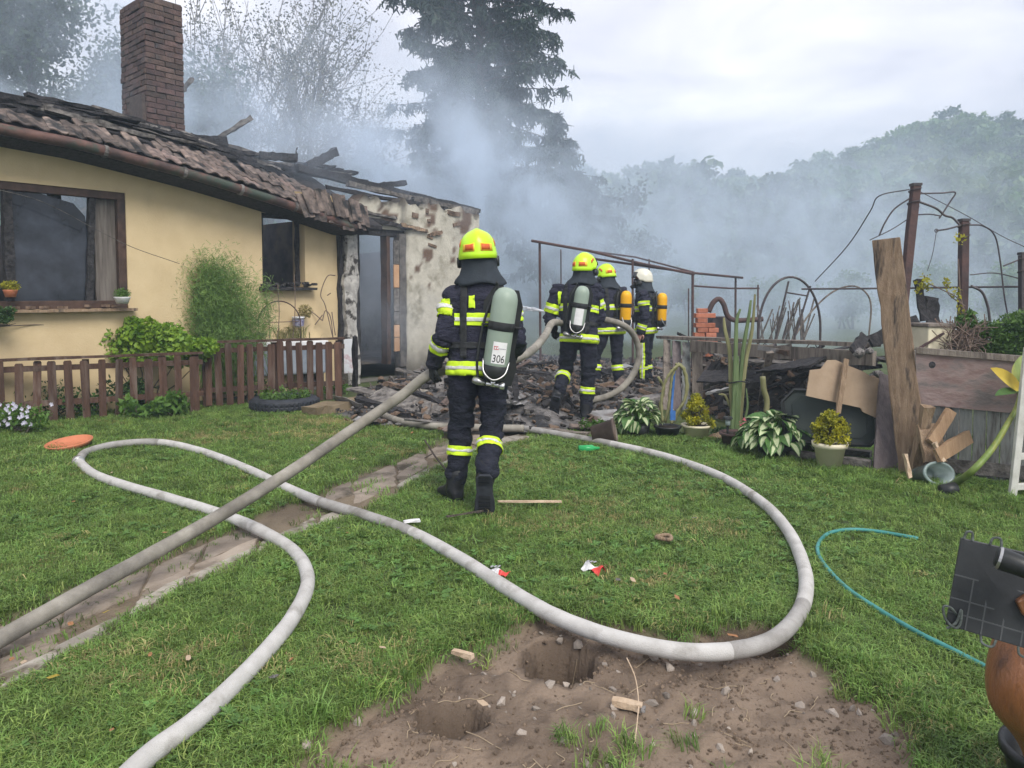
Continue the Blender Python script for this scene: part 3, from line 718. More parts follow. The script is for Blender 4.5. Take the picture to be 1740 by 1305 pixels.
gs = [g[0] for g in GP]; gz = [g[1] for g in GP]
def zg(s): return float(np.interp(s, gs, gz))
def soot_y(s, z):
    v = sstep(.55, 1.0, 1.0 - np.hypot((s - 4.75) / 1.1, (z - 2.55) / 1.15) + (vnoise(s, z, 4, 4, 5) - .5) * .5) * .95
    v = np.maximum(v, .5 * sstep(.0, .5, .55 - np.hypot((s - 3.5) / .75, (z - 2.75) / .38) + (vnoise(s, z, 6, 3, 6) - .5) * .3))
    return np.maximum(v, .10 * sstep(.6, .8, vnoise(s * 3, z * .7, 2.2, 4, 9)))
wall_sheet(-3.2, 4.44, 0, 3.0, [(-1.35, 1.34, 1.24, 2.64), (3.16, 3.86, 1.5, 2.57)], 0, .32, M['plaster'], 'front_wall', soot=soot_y, top=lambda s: min(3.0, zg(s) + .16))
def lost_g(s, z):
    v = sstep(.66, .72, vnoise(s, z, 2.0, 4, 15) * .6 + .38 * sstep(2.5, 3.0, z))
    v = np.maximum(v, sstep(.0, .10, .12 - np.hypot((s - 6.55) / 1.2, (z - 2.47) / .5) + (vnoise(s, z, 5, 4, 33) - .5) * .25))
    return np.maximum(v, sstep(.66, .7, vnoise(s, z, 3.4, 3, 18)) * (z > 1.2))
def soot_g(s, z):
    v = sstep(.4, .8, .80 - np.abs(z - 3.0) * 1.5 - .12 * (s - 4.8) + (vnoise(s, z, 5, 4, 3) - .5) * .6)
    v = np.maximum(v, .8 * sstep(.3, .75, .7 - np.abs(s - 5.75) * 3.0 + (vnoise(s, z, 6, 3, 4) - .5) * .4))
    return np.maximum(v, .75 * sstep(.7, .0, z + (vnoise(s, z, 4, 3, 9) - .5) * .5))
wall_sheet(4.78, 7.62, 0, 2.95, [(4.82, 5.80, .02, 2.47)], -.02, .30, M['grey_plaster'], 'burnt_wall', step=.06, soot=soot_g, lost=lost_g,
           top=lambda s: 2.93 + .05 * math.sin(s * 9) + .05 * math.sin(s * 23 + 1) - .10 * (s > 6.9) * (s - 6.9))
# plastered corner post between the two walls
mb = MB(); rings = []
for i in range(22):
    z = 2.72 * i / 21; w = .115 + .02 * math.sin(z * 5) + random.uniform(-.012, .012); cx_ = 4.61 + .02 * math.sin(z * 3 + 1)
    rings.append([H(cx_ + a * w + random.uniform(-.008, .008), -.05 + b * .09, z) for a, b in ((-1, -1), (-.3, -1.15), (.5, -1.1), (1, -.9), (1, 1), (-1, 1))])
mb.loft(rings); o = mb.build('corner_post', mat('peeling_post', (.26, .25, .23), (.52, .50, .46), rough=.95, scale=9, bump=.9, bscale=30, c3=(.05, .045, .04), s3=6, t3=(.52, .6)), house)
MB().beam(H(4.455, -.035, .4), H(4.455, -.035, 2.6), .05, .07, HN, jag=.012, segs=12).build('charred_post', M['char'], house)
MB().beam(H(4.765, -.05, .2), H(4.765, -.05, 2.7), .05, .09, HN, jag=.012, segs=12).build('charred_post', M['char'], house)
# rooms behind the openings
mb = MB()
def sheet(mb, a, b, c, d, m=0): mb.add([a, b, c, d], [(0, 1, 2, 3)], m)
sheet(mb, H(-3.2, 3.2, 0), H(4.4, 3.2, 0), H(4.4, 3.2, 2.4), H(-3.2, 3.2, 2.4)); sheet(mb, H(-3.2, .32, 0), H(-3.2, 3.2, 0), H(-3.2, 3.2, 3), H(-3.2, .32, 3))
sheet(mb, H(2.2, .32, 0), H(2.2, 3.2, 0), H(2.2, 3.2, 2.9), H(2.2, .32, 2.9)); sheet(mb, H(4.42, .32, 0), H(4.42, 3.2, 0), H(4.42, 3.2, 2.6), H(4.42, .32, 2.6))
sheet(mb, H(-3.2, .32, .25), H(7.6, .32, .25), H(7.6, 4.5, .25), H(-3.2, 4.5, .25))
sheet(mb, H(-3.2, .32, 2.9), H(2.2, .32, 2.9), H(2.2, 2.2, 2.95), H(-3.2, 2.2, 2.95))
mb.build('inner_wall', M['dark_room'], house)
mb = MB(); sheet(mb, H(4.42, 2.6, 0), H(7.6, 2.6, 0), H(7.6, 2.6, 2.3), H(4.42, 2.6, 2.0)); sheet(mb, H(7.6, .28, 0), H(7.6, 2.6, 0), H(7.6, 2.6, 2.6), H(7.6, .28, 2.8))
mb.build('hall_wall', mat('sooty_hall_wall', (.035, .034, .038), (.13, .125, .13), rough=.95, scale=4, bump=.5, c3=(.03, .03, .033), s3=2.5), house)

# big window
win = MB().beam(H(-1.35, .06, 2.60), H(1.34, .06, 2.60), .10, .085, HN).beam(H(-1.35, .06, 1.285), H(1.34, .06, 1.285), .10, .09, HN).beam(H(1.30, .06, 1.33), H(1.30, .06, 2.555), .085, .10, HU).build('window', M['frame_brown'], house, bevel=.006)
MB().beam(H(.12, .075, 1.33), H(.12, .075, 2.555), .10, .09, HU, jag=.008, segs=10).build('mullion', M['char'], win)
MB().beam(H(.92, .09, 1.33), H(.99, .09, 2.555), .09, .07, HU, jag=.010, segs=10).build('sash', M['char'], win)
MB().beam(H(1.14, .13, 1.33), H(1.14, .13, 2.555), .24, .03, HN, jag=.006, segs=8).build('curtain', mat('scorched_curtain', (.10, .085, .075), (.19, .17, .15), rough=.95, scale=5, stretch=(6, 6, .4), bump=.4), win)
MB().beam(H(.72, .5, 1.3), H(.74, .5, 2.9), .10, .12, HU, jag=.02, segs=8).build('burnt_stud', M['char'], win)
gl = mat('blotched_pane', (.014, .017, .024), (.05, .058, .078), rough=.06, scale=1.5, spec=.4, c3=(.008, .010, .014), s3=1.4, t3=(.42, .58))  # opaque pane; lighter and darker blotches painted for its uneven reflection
mb = MB(); mb.prism([(-.02, 0), (.80, 0), (.80, .55), (.74, 1.0), (.62, 1.14), (.28, 1.22), (-.02, 1.22)], HU, (0, 0, 1), -HN, H(.17, .085, 1.33), .004); mb.build('pane', gl, win)
MB().beam(H(-1.4, -.05, 1.225), H(1.40, -.05, 1.225), .03, .15, HN, jag=.004, segs=8).build('sill', M['wood_brown'], win)
mb = MB()
for i in range(9): mb.box(H(-.3 + i * .19 + random.uniform(-.05, .05), -.04, 1.255 + random.uniform(0, .02)), (.10, .05, .03), Matrix.Rotation(random.uniform(0, 3), 3, 'Z'))
mb.build('debris', M['rub_brown'], win)['kind'] = 'stuff'
# small window
win = MB().beam(H(3.16, .10, 2.53), H(3.86, .10, 2.53), .06, .08, HN, jag=.008, segs=6).beam(H(3.19, .10, 1.55), H(3.19, .10, 2.49), .06, .06, HU, jag=.008, segs=8).beam(H(3.84, .16, 1.55), H(3.84, .16, 2.49), .05, .07, HU, jag=.01, segs=8).build('window', M['char'], house, label='small burnt-out window')
MB().beam(H(3.10, -.05, 1.49), H(3.98, -.05, 1.49), .04, .17, HN, jag=.01, segs=9).build('sill', M['char'], win)
MB().beam(H(3.36, 1.2, 1.2), H(3.62, 1.0, 2.7), .10, .05, HU, jag=.02, segs=6).build('burnt_lath', M['char_grey'], win)
MB().beam(H(3.70, .9, 1.2), H(3.42, .9, 2.2), .05, .04, HU, jag=.02, segs=6).build('burnt_lath', M['char_grey'], win)
mb = MB()
for i in range(34):
    p = H(random.uniform(3.12, 3.95), random.uniform(-.11, .02), 1.53 + random.uniform(0, .05)); mb.box(p, (random.uniform(.03, .12), .03, .03), Matrix.Rotation(random.uniform(0, 3), 3, 'Z') @ Matrix.Rotation(random.uniform(-.5, .5), 3, 'X'))
mb.build('burnt_remains', M['rub_dark'], win)['kind'] = 'stuff'
# doorway
door = MB().beam(H(4.83, .06, .3), H(4.83, .06, 2.42), .05, .14, HN, jag=.008, segs=10).beam(H(4.80, .06, 2.43), H(5.82, .06, 2.43), .14, .09, HN, jag=.012, segs=8).build('doorway', M['char'], house)
MB().beam(H(5.47, .10, .25), H(5.47, .10, 2.40), .07, .16, HN, jag=.006, segs=12).build('jamb', M['frame_brown'], door)
MB().beam(H(5.72, .0, .2), H(5.72, .0, 2.42), .14, .10, HN, jag=.008, segs=12).build('jamb', mat('scorched_jamb', (.06, .055, .052), (.15, .14, .13), rough=.9, scale=7, bump=.5), door)
for z0, z1, mt in ((1.52, 1.90, 'orange_tile'), (1.13, 1.51, 'char_grey'), (.91, 1.12, 'char_grey'), (.70, .90, 'orange_tile'), (.46, .69, 'orange_tile'), (1.91, 2.3, 'char_grey')):
    MB().box((H(5.59, -.03, (z0 + z1) / 2)), (.115, .02, z1 - z0), basis(HU, HN, (0, 0, 1))).build('tile', M[mt], door, bevel=.003)
for a, b in ((H(5.1, .6, .3), H(5.5, .9, 1.0)), (H(4.95, .9, .5), H(5.45, 1.1, .75)), (H(5.0, 1.2, .3), H(5.2, .8, 1.3))): MB().beam(a, b, .12, .07, jag=.02, segs=5).build('fallen_timber', M['char'], house)
# lintel beams and loose timbers over the door
for a, b, w, h_, mt in ((H(4.75, -.07, 2.62), H(5.9, -.06, 2.52), .05, .07, 'char'), (H(5.65, -.08, 2.56), H(6.28, -.05, 2.50), .05, .06, 'wood_brown'), (H(4.8, -.06, 2.72), H(5.6, -.05, 2.66), .03, .045, 'char_grey'), (H(6.32, -.05, 2.43), H(6.62, -.05, 2.50), .04, .06, 'rub_brown')):
    MB().beam(a, b, w, h_, jag=.014, segs=8).build('lintel_timber', M[mt], house)
mb = MB()
for i in range(9):
    s = random.uniform(5.9, 7.5); z = random.choice([2.35, 2.75, 2.82]) + random.uniform(-.1, .1); mb.box(H(s, -.022, z), (random.uniform(.05, .22), .04, random.uniform(.03, .09)), basis(HU, HN, (0, 0, 1)) @ Matrix.Rotation(random.uniform(-.3, .3), 3, 'Y'))
mb.build('broken_plaster', M['rub_brown'], house)['kind'] = 'stuff'

# gutter along the sagging eaves
gut = MB()
sp = spline([H(s, -.45, z) for s, z in GP], 6)
gut.tube(sp, .062, 12); gut = gut.build('gutter', M['gutter'], house, smooth=True)
for s in (.95, 1.85, 2.6, 3.4):
    p = H(s, -.45, zg(s)); d = (H(s + .1, -.45, zg(s + .1)) - p).normalized()
    MB().tube([p - d * .02, p + d * .02], .072, 12).build('gutter_bracket', M['char_grey'], gut)
mb = MB()
ss = np.linspace(-3.0, 4.6, 30)
for a, b in zip(ss[:-1], ss[1:]):
    mb.add([H(a, -.40, zg(a) - .06), H(b, -.40, zg(b) - .06), H(b, -.40, zg(b) + .05), H(a, -.40, zg(a) + .05), H(a, -.002, zg(a) - .10), H(b, -.002, zg(b) - .10), H(b, -.002, zg(b) + .2), H(a, -.002, zg(a) + .2)],
           [(0, 1, 2, 3), (1, 0, 4, 5), (3, 2, 6, 7)])
mb.build('soffit_board', M['char'], house)

# roof: clay tiles near the eaves, charred boards and rafters above
roof = None
SL = math.tan(R(27))
def roof_z(s, t): return zg(s) + .10 + (t + .42) * SL
mb = MB(); ts_ = np.linspace(0, 1, 5); S_ = np.linspace(-3.0, 5.0, 60)
def t_edge(s): return .52 + .26 * max(-1.0, s)
V, F = [], []
for i, s in enumerate(S_):
    te = t_edge(s) + random.uniform(-.10, .10)
    for k, q in enumerate(ts_):
        t = -.40 + (te + .40) * q; V.append(tuple(H(s, t, roof_z(s, t) - .035 + (random.uniform(-.015, .03) if k > 2 else 0))))
for i in range(len(S_) - 1):
    for k in range(4):
        a = i * 5 + k; F.append((a, a + 5, a + 6, a + 1))
nV = len(V); V2 = V + [(x, y, z - .05) for x, y, z in V]; F2 = F + [tuple(nV + i for i in reversed(f)) for f in F]
for i in range(len(S_) - 1):
    for k in (0, 4): a = i * 5 + k; F2.append((a, a + 5, a + 5 + nV, a + nV))
roof = obj_np('roof', np.array(V2), F2, M['char'], house)
def tile_mesh(mt):
    nw, L_ = 8, .36; V, F = [], []
    for r_, zoff in ((0, 0), (1, .012)):
        for lay in (0, 1):
            for i in range(nw + 1):
                u = i / nw; x = (u - .5) * .185
                z = .014 * math.sin(u * 2 * math.pi) + (.014 if lay else 0); V.append((x, (r_ - .5) * L_, z + .0))
    n1 = nw + 1
    for i in range(nw):
        F += [(i, i + 1, 2 * n1 + i + 1, 2 * n1 + i)[::-1], (n1 + i, n1 + i + 1, 3 * n1 + i + 1, 3 * n1 + i), (i, i + 1, n1 + i + 1, n1 + i), (2 * n1 + i, 3 * n1 + i, 3 * n1 + i + 1, 2 * n1 + i + 1)]
    F += [(0, n1, 3 * n1, 2 * n1), (nw, 2 * n1 + nw, 3 * n1 + nw, n1 + nw)]
    return mesh_of('roof_tile', V, F, mt)
TM, TMB = tile_mesh(M['tile']), tile_mesh(M['tile_burnt'])
slope_dir = (-HN * math.cos(R(27)) + Vector((0, 0, math.sin(R(27))))).normalized()
for row in range(7):
    t = -.30 + row * .26
    s = -1.3 + (row % 2) * .02
    while s < 4.62:
        te = max(-.22, t_edge(s) - .80) + .08 * math.sin(s * 3.1) + .05 * math.sin(s * 7.7)
        if t < te and not (row > 0 and random.random() < .13):
            d = (H(s + .1, t, roof_z(s + .1, t)) - H(s, t, roof_z(s, t))).normalized(); up = d.cross(slope_dir).normalized()
            j = .07 if s > 2.6 else .04
            M3 = basis(d, up.cross(d), up) @ Matrix.Rotation(random.gauss(0, j), 3, 'Z') @ Matrix.Rotation(random.gauss(.05, j), 3, 'X')
            burnt = (t > te - .30 and random.random() < .8) or (s > 3.1 and random.random() < .55) or random.random() < .38
            piece('roof_tile', TMB if burnt else TM, roof, H(s, t, roof_z(s, t) + .012 + random.uniform(0, .015)), M3)
        s += .18
# tiles slid down over the eaves by the doorway
for i in range(14):
    s = 3.55 + i * .082; z = 2.83 - .012 * i + random.uniform(-.05, .04) - (.02 if i % 3 else .12)
    M3 = basis(HU, (HN * -.35 + Vector((0, 0, .94))).normalized(), (HN * .94 + Vector((0, 0, .35))).normalized()) @ Matrix.Rotation(random.gauss(0, .10), 3, 'Z') @ Matrix.Rotation(random.gauss(0, .15), 3, 'Y')
    piece('roof_tile', TMB, roof, H(s, -.46 + random.uniform(-.04, .04), z - .04 + .0), M3)
# charred boards, battens, rafters, fallen roofing felt
for i in range(70):
    s = random.uniform(-1.6, 5.2); te = t_edge(s); t = te + random.uniform(-.55, .02); L_ = random.uniform(.4, 1.3)
    a = H(s, t, roof_z(s, t) + random.uniform(.03, .09)); b = H(s + L_, t + random.uniform(-.1, .25), 0); bs_ = s + L_; b.z = roof_z(min(bs_, 5.2), t + .1) + random.uniform(.0, .10)
    MB().beam(a, b, random.uniform(.05, .14), random.uniform(.025, .06), jag=.014, segs=6).build('charred_batten', M['char'] if random.random() < .75 else M['char_grey'], roof)
def px_rafter(p0, p1, w, Y0, Y1, mt='char', nm='charred_rafter'):
    MB().beam(at(*p0, Y0), at(*p1, Y1), w, w * .9, jag=.016, segs=9).build(nm, M[mt], roof)
px_rafter((360, 240), (428, 200), .075, 11.6, 11.9, 'char_grey'); px_rafter((520, 284), (570, 258), .15, 12.4, 12.8); px_rafter((440, 264), (505, 268), .13, 11.6, 11.9)
px_rafter((318, 236), (385, 242), .15, 11.0, 11.3); px_rafter((290, 175), (327, 133), .08, 12.5, 12.8, 'char_grey'); px_rafter((640, 316), (688, 311), .10, 13.1, 13.5)
px_rafter((505, 285), (720, 338), .14, 12.2, 13.7); px_rafter((590, 312), (812, 362), .10, 12.3, 13.9, 'char_grey'); px_rafter((700, 332), (815, 358), .09, 13.2, 14.1); px_rafter((555, 318), (760, 356), .07, 11.75, 13.3)
px_rafter((500, 282), (505, 250), .012, 12.2, 12.2); px_rafter((700, 352), (700, 335), .07, 13.0, 13.0)
# chimney, brick by brick on a mortar core
ch = MB(); s0, s1, t0, t1, zb, zt = 2.13, 2.67, 1.17, 1.93, 2.9, 5.60
ch.box(H((s0 + s1) / 2, (t0 + t1) / 2, (zb + zt - .05) / 2), (s1 - s0 - .03, t1 - t0 - .03, zt - .05 - zb), basis(HU, HN, (0, 0, 1))); ch = ch.build('chimney', M['mortar'], roof)
def brick_mesh(l):
    b = MB(); b.box((0, 0, 0), (l, .12, .071)); v = [tuple(x) for x in b.v]; me = mesh_of('brick', v, b.f, M['brick'])
    bm = bmesh.new(); bm.from_mesh(me); bmesh.ops.bevel(bm, geom=list(bm.edges), offset=.006, segments=1, affect='EDGES'); bm.to_mesh(me); bm.free(); return me
BRL, BRS = brick_mesh(.26), brick_mesh(.125)
nb = 0
for c in range(int((zt - 3.25) / .076)):
    z = 3.29 + c * .076; off = (c % 2) * .135
    for face in (0, 1):
        L_ = (s1 - s0) if face == 0 else (t1 - t0); q = 0 if (c + face) % 2 == 0 else .0; pos = 0
        first = (c + face) % 2
        while pos < L_ - .03:
            l = .125 if (first and pos == 0) else .26
            if pos + l > L_ + .01: l = .125
            if pos + l > L_ + .05: break
            if random.random() > .03 and nb < 292:
                jit = random.uniform(-.005, .006) + (.015 if random.random() < .05 else 0)
                if face == 0: p = H(s0 + pos + l / 2, t0 + .055 - jit, z); M3 = basis(HU, HN, (0, 0, 1))
                else: p = H(s0 + .055 - jit, t0 + pos + l / 2, z); M3 = basis(HN, HU, (0, 0, 1))
                piece('brick', BRS if l < .2 else BRL, ch, p, M3 @ Matrix.Rotation(random.gauss(0, .012), 3, 'Z'), (random.uniform(.96, 1.02), 1, random.uniform(.94, 1.02))); nb += 1
            pos += l + .012
MB().box(H(s0 + .02, t0 + .25, 3.95), (.5, .16, .5), basis(HN, HU, (0, 0, 1)), taper=.8).build('mortar_patch', M['mortar'], ch)
# ================================================================== TREES BEHIND THE HOUSE
nr = np.random.default_rng(23)
def join_vf(lst):
    V, F, b = [], [], 0
    for v, f in lst: V.append(np.asarray(v)); F.append(np.asarray(f) + b); b += len(v)
    return np.concatenate(V), np.concatenate(F)
def spruce(base, top, z0, reach, label, seed, whorls=34, per=6, dens=24):
    r = np.random.default_rng(seed); b = Vector(base)
    t = thing('spruce_tree', label, 'tree', b, 'spruces behind the house')
    mb = MB(); mb.tube([b, b + Vector((0, 0, top * .5)), b + Vector((0, 0, top))], [.24, .15, .02], 8)
    P = []
    for i in range(whorls):
        q = i / (whorls - 1); z = z0 + (top - z0) * q ** 1.05
        L_ = reach * min(1.0, (1 - q) * 2.1) * (.85 + .15 * math.sin(i * 2.1))
        for k in range(per):
            a = 6.283 * (k / per) + i * .77 + r.normal(0, .22); L2 = L_ * r.uniform(.62, 1.12) + .15
            if r.random() < .10: continue
            d = np.array([math.cos(a), math.sin(a)]); pts = []
            for j in range(7):
                u = j / 6; pts.append(b + Vector((d[0] * L2 * u, d[1] * L2 * u, z - L2 * (.30 * u - .22 * u ** 3.2) + .12 * L2 * math.sin(u * 3))))
            mb.tube(pts, [.045 * (1 - .8 * j / 6) for j in range(7)], 4, cap=False)
            nsp = int(dens * L2 / 2.5) + 4
            for s in range(nsp):
                u = r.uniform(.12, 1.0) ** .8; j = min(5, int(u * 6)); p = pts[j].lerp(pts[j + 1], u * 6 - j)
                w = (1.1 - .55 * u) * .42; side = r.choice([-1, 1]); n_ = Vector((-d[1], d[0], 0)) * side
                q0 = p; out = n_ * r.uniform(.1, w) + Vector((d[0], d[1], 0)) * r.uniform(.0, .25); hang = r.uniform(.18, .62) * (1.05 - .5 * u)
                for m in range(9):
                    v = m / 8; c = q0 + out * v + Vector((0, 0, -hang * v ** 1.3 + r.normal(0, .015)))
                    P.append((c.x + r.normal(0, .02), c.y + r.normal(0, .02), c.z))
    trunk = mb.build('trunk', M['bark'], t)
    P = np.array(P); n = len(P); dd = r.normal(size=(n, 3)) * .55; dd[:, 2] -= .8; dd /= np.linalg.norm(dd, axis=1)[:, None]
    e = np.cross(dd, r.normal(size=(n, 3))); e /= np.linalg.norm(e, axis=1)[:, None]; l = r.uniform(.14, .28, n)[:, None]
    V = np.stack([P - e * .028, P + e * .040, P + dd * l + e * .016, P + dd * l - e * .016], 1).reshape(-1, 3)
    obj_np('crown', V, np.arange(4 * n).reshape(n, 4), M['spruce'], t)
def limbs(mb, p, d, L_, r0, lev, tips, r, spread, kids=3):
    pts = [p]; dd = d.copy()
    for j in range(4):
        dd = (dd + Vector(r.normal(0, .12, 3)) + Vector((0, 0, .04))).normalized(); pts.append(pts[-1] + dd * L_ / 4)
    mb.tube(pts, [r0 * (1 - .13 * j) for j in range(5)], 5 if lev > 1 else 4, cap=False)
    if lev == 0:
        tips.extend([pts[2], pts[3], pts[4]]); return
    for k in range(kids):
        u = r.integers(2, 5); q = pts[u]
        nd = (dd + Vector(r.normal(0, spread, 3)) + Vector((0, 0, .12))).normalized()
        limbs(mb, q, nd, L_ * r.uniform(.6, .82), r0 * .55, lev - 1, tips, r, spread, kids)
    if lev <= 1: tips.append(pts[-1])
def tree(base, height, stems, label, seed, leafmat, barkmat, nleaf, lsize, blob, lev=3, spread=.55, group='broadleaf trees behind the house', zmin=None, kids=3, r0=.14, lean=.12):
    r = np.random.default_rng(seed); b = Vector(base); t = thing('broadleaf_tree', label, 'tree', b, group)
    mb = MB(); tips = []
    for s in range(stems):
        d = Vector((r.normal(0, lean * (1 if stems > 1 else .3)), r.normal(0, lean), 1)).normalized()
        limbs(mb, b + Vector((r.normal(0, .25) if stems > 1 else 0, 0, -.2)), d, height * .42, r0, lev, tips, r, spread, kids)
    mb.build('trunk', barkmat, t)
    T = np.array([tuple(p) for p in tips]); T = T[T[:, 2] > (zmin or height * .2)]
    V, F = leaf_cloud(T, blob * r.uniform(.6, 1.3, len(T)), nleaf, lsize, r, .85)
    obj_np('crown', V, F, leafmat, t)
def gb(px, Y, z=0): p = at(px, 500, Y); return Vector((p.x, p.y, z))
spruce(gb(816, 26), 19.0, 4.2, 3.5, 'tall dark spruce with drooping branches standing in the smoke beyond the roof', 3, whorls=44, dens=34)
spruce(gb(945, 34), 9.6, 2.5, 2.9, 'lower hazy spruce sloping down to the right of the tall one', 9, whorls=20, dens=20)
tree(gb(15, 19), 11.5, 1, 'dense dark tree at the far left edge behind the tiled roof', 31, M['tree_dark'], M['bark'], 34000, .15, .85, lev=3, zmin=2.5, r0=.2, kids=4)
tree(gb(170, 22), 10.5, 1, 'dense dark tree in smoke directly behind the brick chimney', 32, M['tree_dark'], M['bark'], 32000, .15, .9, lev=3, zmin=2.5, r0=.2, kids=4)
tree(gb(352, 27), 9.0, 2, 'rounded dark tree in haze just right of the chimney', 33, M['tree_dark'], M['bark'], 22000, .16, .75, lev=3, zmin=2.5, spread=.40, kids=4)
tree(gb(420, 30), 14.0, 3, 'thin pale spring tree with airy twigs nearest the chimney', 34, M['tree_pale'], M['bark_pale'], 5200, .12, .4, lev=3, spread=.42, kids=4, r0=.10, lean=.2)
tree(gb(515, 29), 14.5, 3, 'tall airy spring tree with several forking stems, middle of the sky left of the spruce', 35, M['tree_pale'], M['bark_pale'], 6500, .12, .4, lev=3, spread=.38, kids=4, r0=.11, lean=.14)
tree(gb(592, 30), 11.5, 2, 'small airy spring tree with twigs reaching towards the tall spruce', 36, M['tree_pale'], M['bark_pale'], 4200, .12, .4, lev=3, spread=.42, kids=4, r0=.09, lean=.14)
tree(gb(672, 26), 6.6, 3, 'bushy half-hidden tree in thick smoke at the foot of the tall spruce', 37, M['tree_dark'], M['bark'], 12000, .16, .8, lev=2, spread=.6, kids=5)
tree(gb(1010, 40), 8.5, 2, 'hazy tree beyond the pergola frame, left of the open hillside', 38, M['tree_dark'], M['bark'], 4200, .3, .8, lev=2, spread=.6, kids=5)
G2 = 'garden bushes in haze beyond the fence'
for px, Y, h_, lab, lm in ((1130, 34, 3.8, 'pale green bush in haze behind the burnt pergola', 'leaf_mid'), (1215, 44, 5.2, 'dim bluish bush in haze between pergola and hoops', 'tree_dark'), (1330, 38, 3.4, 'low wide bush in haze behind the tall iron hoop', 'leaf_mid'),
                           (1440, 30, 2.9, 'soft green bush in haze behind the pale hoop', 'leaf_mid'), (1585, 33, 3.9, 'round bush in haze between the two rusty posts', 'leaf_mid'), (1700, 28, 3.2, 'bush in haze behind the wires at the right edge', 'leaf_mid'), (1060, 30, 3.4, 'dark bush in smoke behind the white-helmeted man', 'tree_dark')):
    r = np.random.default_rng(int(px)); b = gb(px, Y); t = thing('garden_bush', lab, 'bush', b, G2)
    mb = MB(); tips = []
    for s in range(5): limbs(mb, b + Vector((r.normal(0, .4), r.normal(0, .3), -.1)), Vector((r.normal(0, .3), r.normal(0, .3), 1)).normalized(), h_ * .42, .05, 1, tips, r, .6, 4)
    mb.build('stem', M['bark'], t); T = np.array([tuple(p) for p in tips]); V, F = leaf_cloud(T, .55 * r.uniform(.6, 1.3, len(T)), 5200, .17, r, .85); obj_np('foliage', V, F, M[lm], t)

# ================================================================== AIR AND SMOKE
def volume_mat(nm, color, dens, blobs=None, aniso=.15, ns=.62):
    m = bpy.data.materials.new(nm); m.use_nodes = True; N, L = m.node_tree.nodes, m.node_tree.links; N.clear()
    out = N.new('ShaderNodeOutputMaterial'); pv = N.new('ShaderNodeVolumePrincipled')
    pv.inputs['Color'].default_value = (*color, 1); pv.inputs['Density'].default_value = dens; pv.inputs['Anisotropy'].default_value = aniso
    L.new(pv.outputs[0], out.inputs['Volume'])
    if blobs:
        tc = N.new('ShaderNodeTexCoord'); src = tc.outputs['Object']; tot = None
        def math_(op, a, b=None, c=None):
            n = N.new('ShaderNodeMath'); n.operation = op
            for i, x in enumerate((a, b, c)):
                if x is None: continue
                if isinstance(x, (int, float)): n.inputs[i].default_value = x
                else: L.new(x, n.inputs[i])
            return n.outputs[0]
        # billowing: the position is bent by a slow noise first
        nw = N.new('ShaderNodeTexNoise'); nw.inputs['Scale'].default_value = .35; nw.inputs['Detail'].default_value = 2; L.new(src, nw.inputs['Vector'])
        vs = N.new('ShaderNodeVectorMath'); vs.operation = 'MULTIPLY_ADD'; vs.inputs[1].default_value = (3, 3, 3); L.new(nw.outputs['Color'], vs.inputs[0])
        ad = N.new('ShaderNodeVectorMath'); ad.operation = 'SUBTRACT'; ad.inputs[1].default_value = (1.5, 1.5, 1.5); L.new(src, vs.inputs[2]); L.new(vs.outputs[0], ad.inputs[0])
        for c, rd, w in blobs:
            mp = N.new('ShaderNodeMapping'); mp.vector_type = 'POINT'
            mp.inputs['Scale'].default_value = tuple(1 / x for x in rd); mp.inputs['Location'].default_value = tuple(-a / b for a, b in zip(c, rd))
            L.new(ad.outputs[0], mp.inputs['Vector'])
            dt = N.new('ShaderNodeVectorMath'); dt.operation = 'DOT_PRODUCT'; L.new(mp.outputs[0], dt.inputs[0]); L.new(mp.outputs[0], dt.inputs[1])
            g = math_('MULTIPLY', math_('POWER', 2.718, math_('MULTIPLY', dt.outputs['Value'], -1.0)), w)
            tot = g if tot is None else math_('ADD', tot, g)
        n2 = N.new('ShaderNodeTexNoise'); n2.inputs['Scale'].default_value = ns; n2.inputs['Detail'].default_value = 4; n2.inputs['Roughness'].default_value = .58; n2.inputs['Distortion'].default_value = .5
        L.new(src, n2.inputs['Vector'])
        mr = N.new('ShaderNodeMapRange'); mr.interpolation_type = 'SMOOTHSTEP'; mr.inputs[1].default_value = .43; mr.inputs[2].default_value = .62; mr.inputs[3].default_value = .08; mr.inputs[4].default_value = 2.4
        L.new(n2.outputs['Fac'], mr.inputs[0])
        d = math_('MULTIPLY', math_('MAXIMUM', math_('SUBTRACT', tot, .004), 0.0), mr.outputs[0])
        L.new(math_('MULTIPLY', d, dens), pv.inputs['Density'])
    return m
def vol_box(nm, lo, hi, m, label):
    mb = MB(); mb.box([(a + b) / 2 for a, b in zip(lo, hi)], [b - a for a, b in zip(lo, hi)])
    me = mesh_of(nm, mb.v, mb.f, m); o = link(nm, me); tag(o, label, None, kind='stuff'); return o
vol_box('haze', (-270, -66, -1.9), (270, 306, 47), volume_mat('haze_air', (.68, .83, 1.0), .0036, aniso=.2), 'thin bluish haze filling the air over the garden and hill')
B = [(at(640, 290, 15.5), (3.4, 2.6, 1.15), .32), (at(775, 300, 18), (2.2, 2.4, 1.6), .17), (at(330, 215, 15), (4.2, 2.6, 1.5), .13), (at(900, 400, 18), (2.6, 3.0, 2.0), .13),
     (at(1230, 430, 25), (7.5, 5, 3.0), .07), (at(1500, 530, 17), (4.0, 3, 1.0), .10), (at(745, 170, 20.5), (1.6, 2.2, 1.6), .06), (at(90, 150, 15), (5, 2.5, 3.0), .085),
     (at(645, 500, 12.9), (.9, .8, 1.0), .42), (at(900, 590, 13), (2.2, 1.2, .5), .07), (at(1120, 520, 18), (3.6, 3, 1.6), .09), (at(1640, 420, 24), (6, 4, 3.2), .035), (at(90, 430, 9.6), (1.3, .8, .8), .05)]
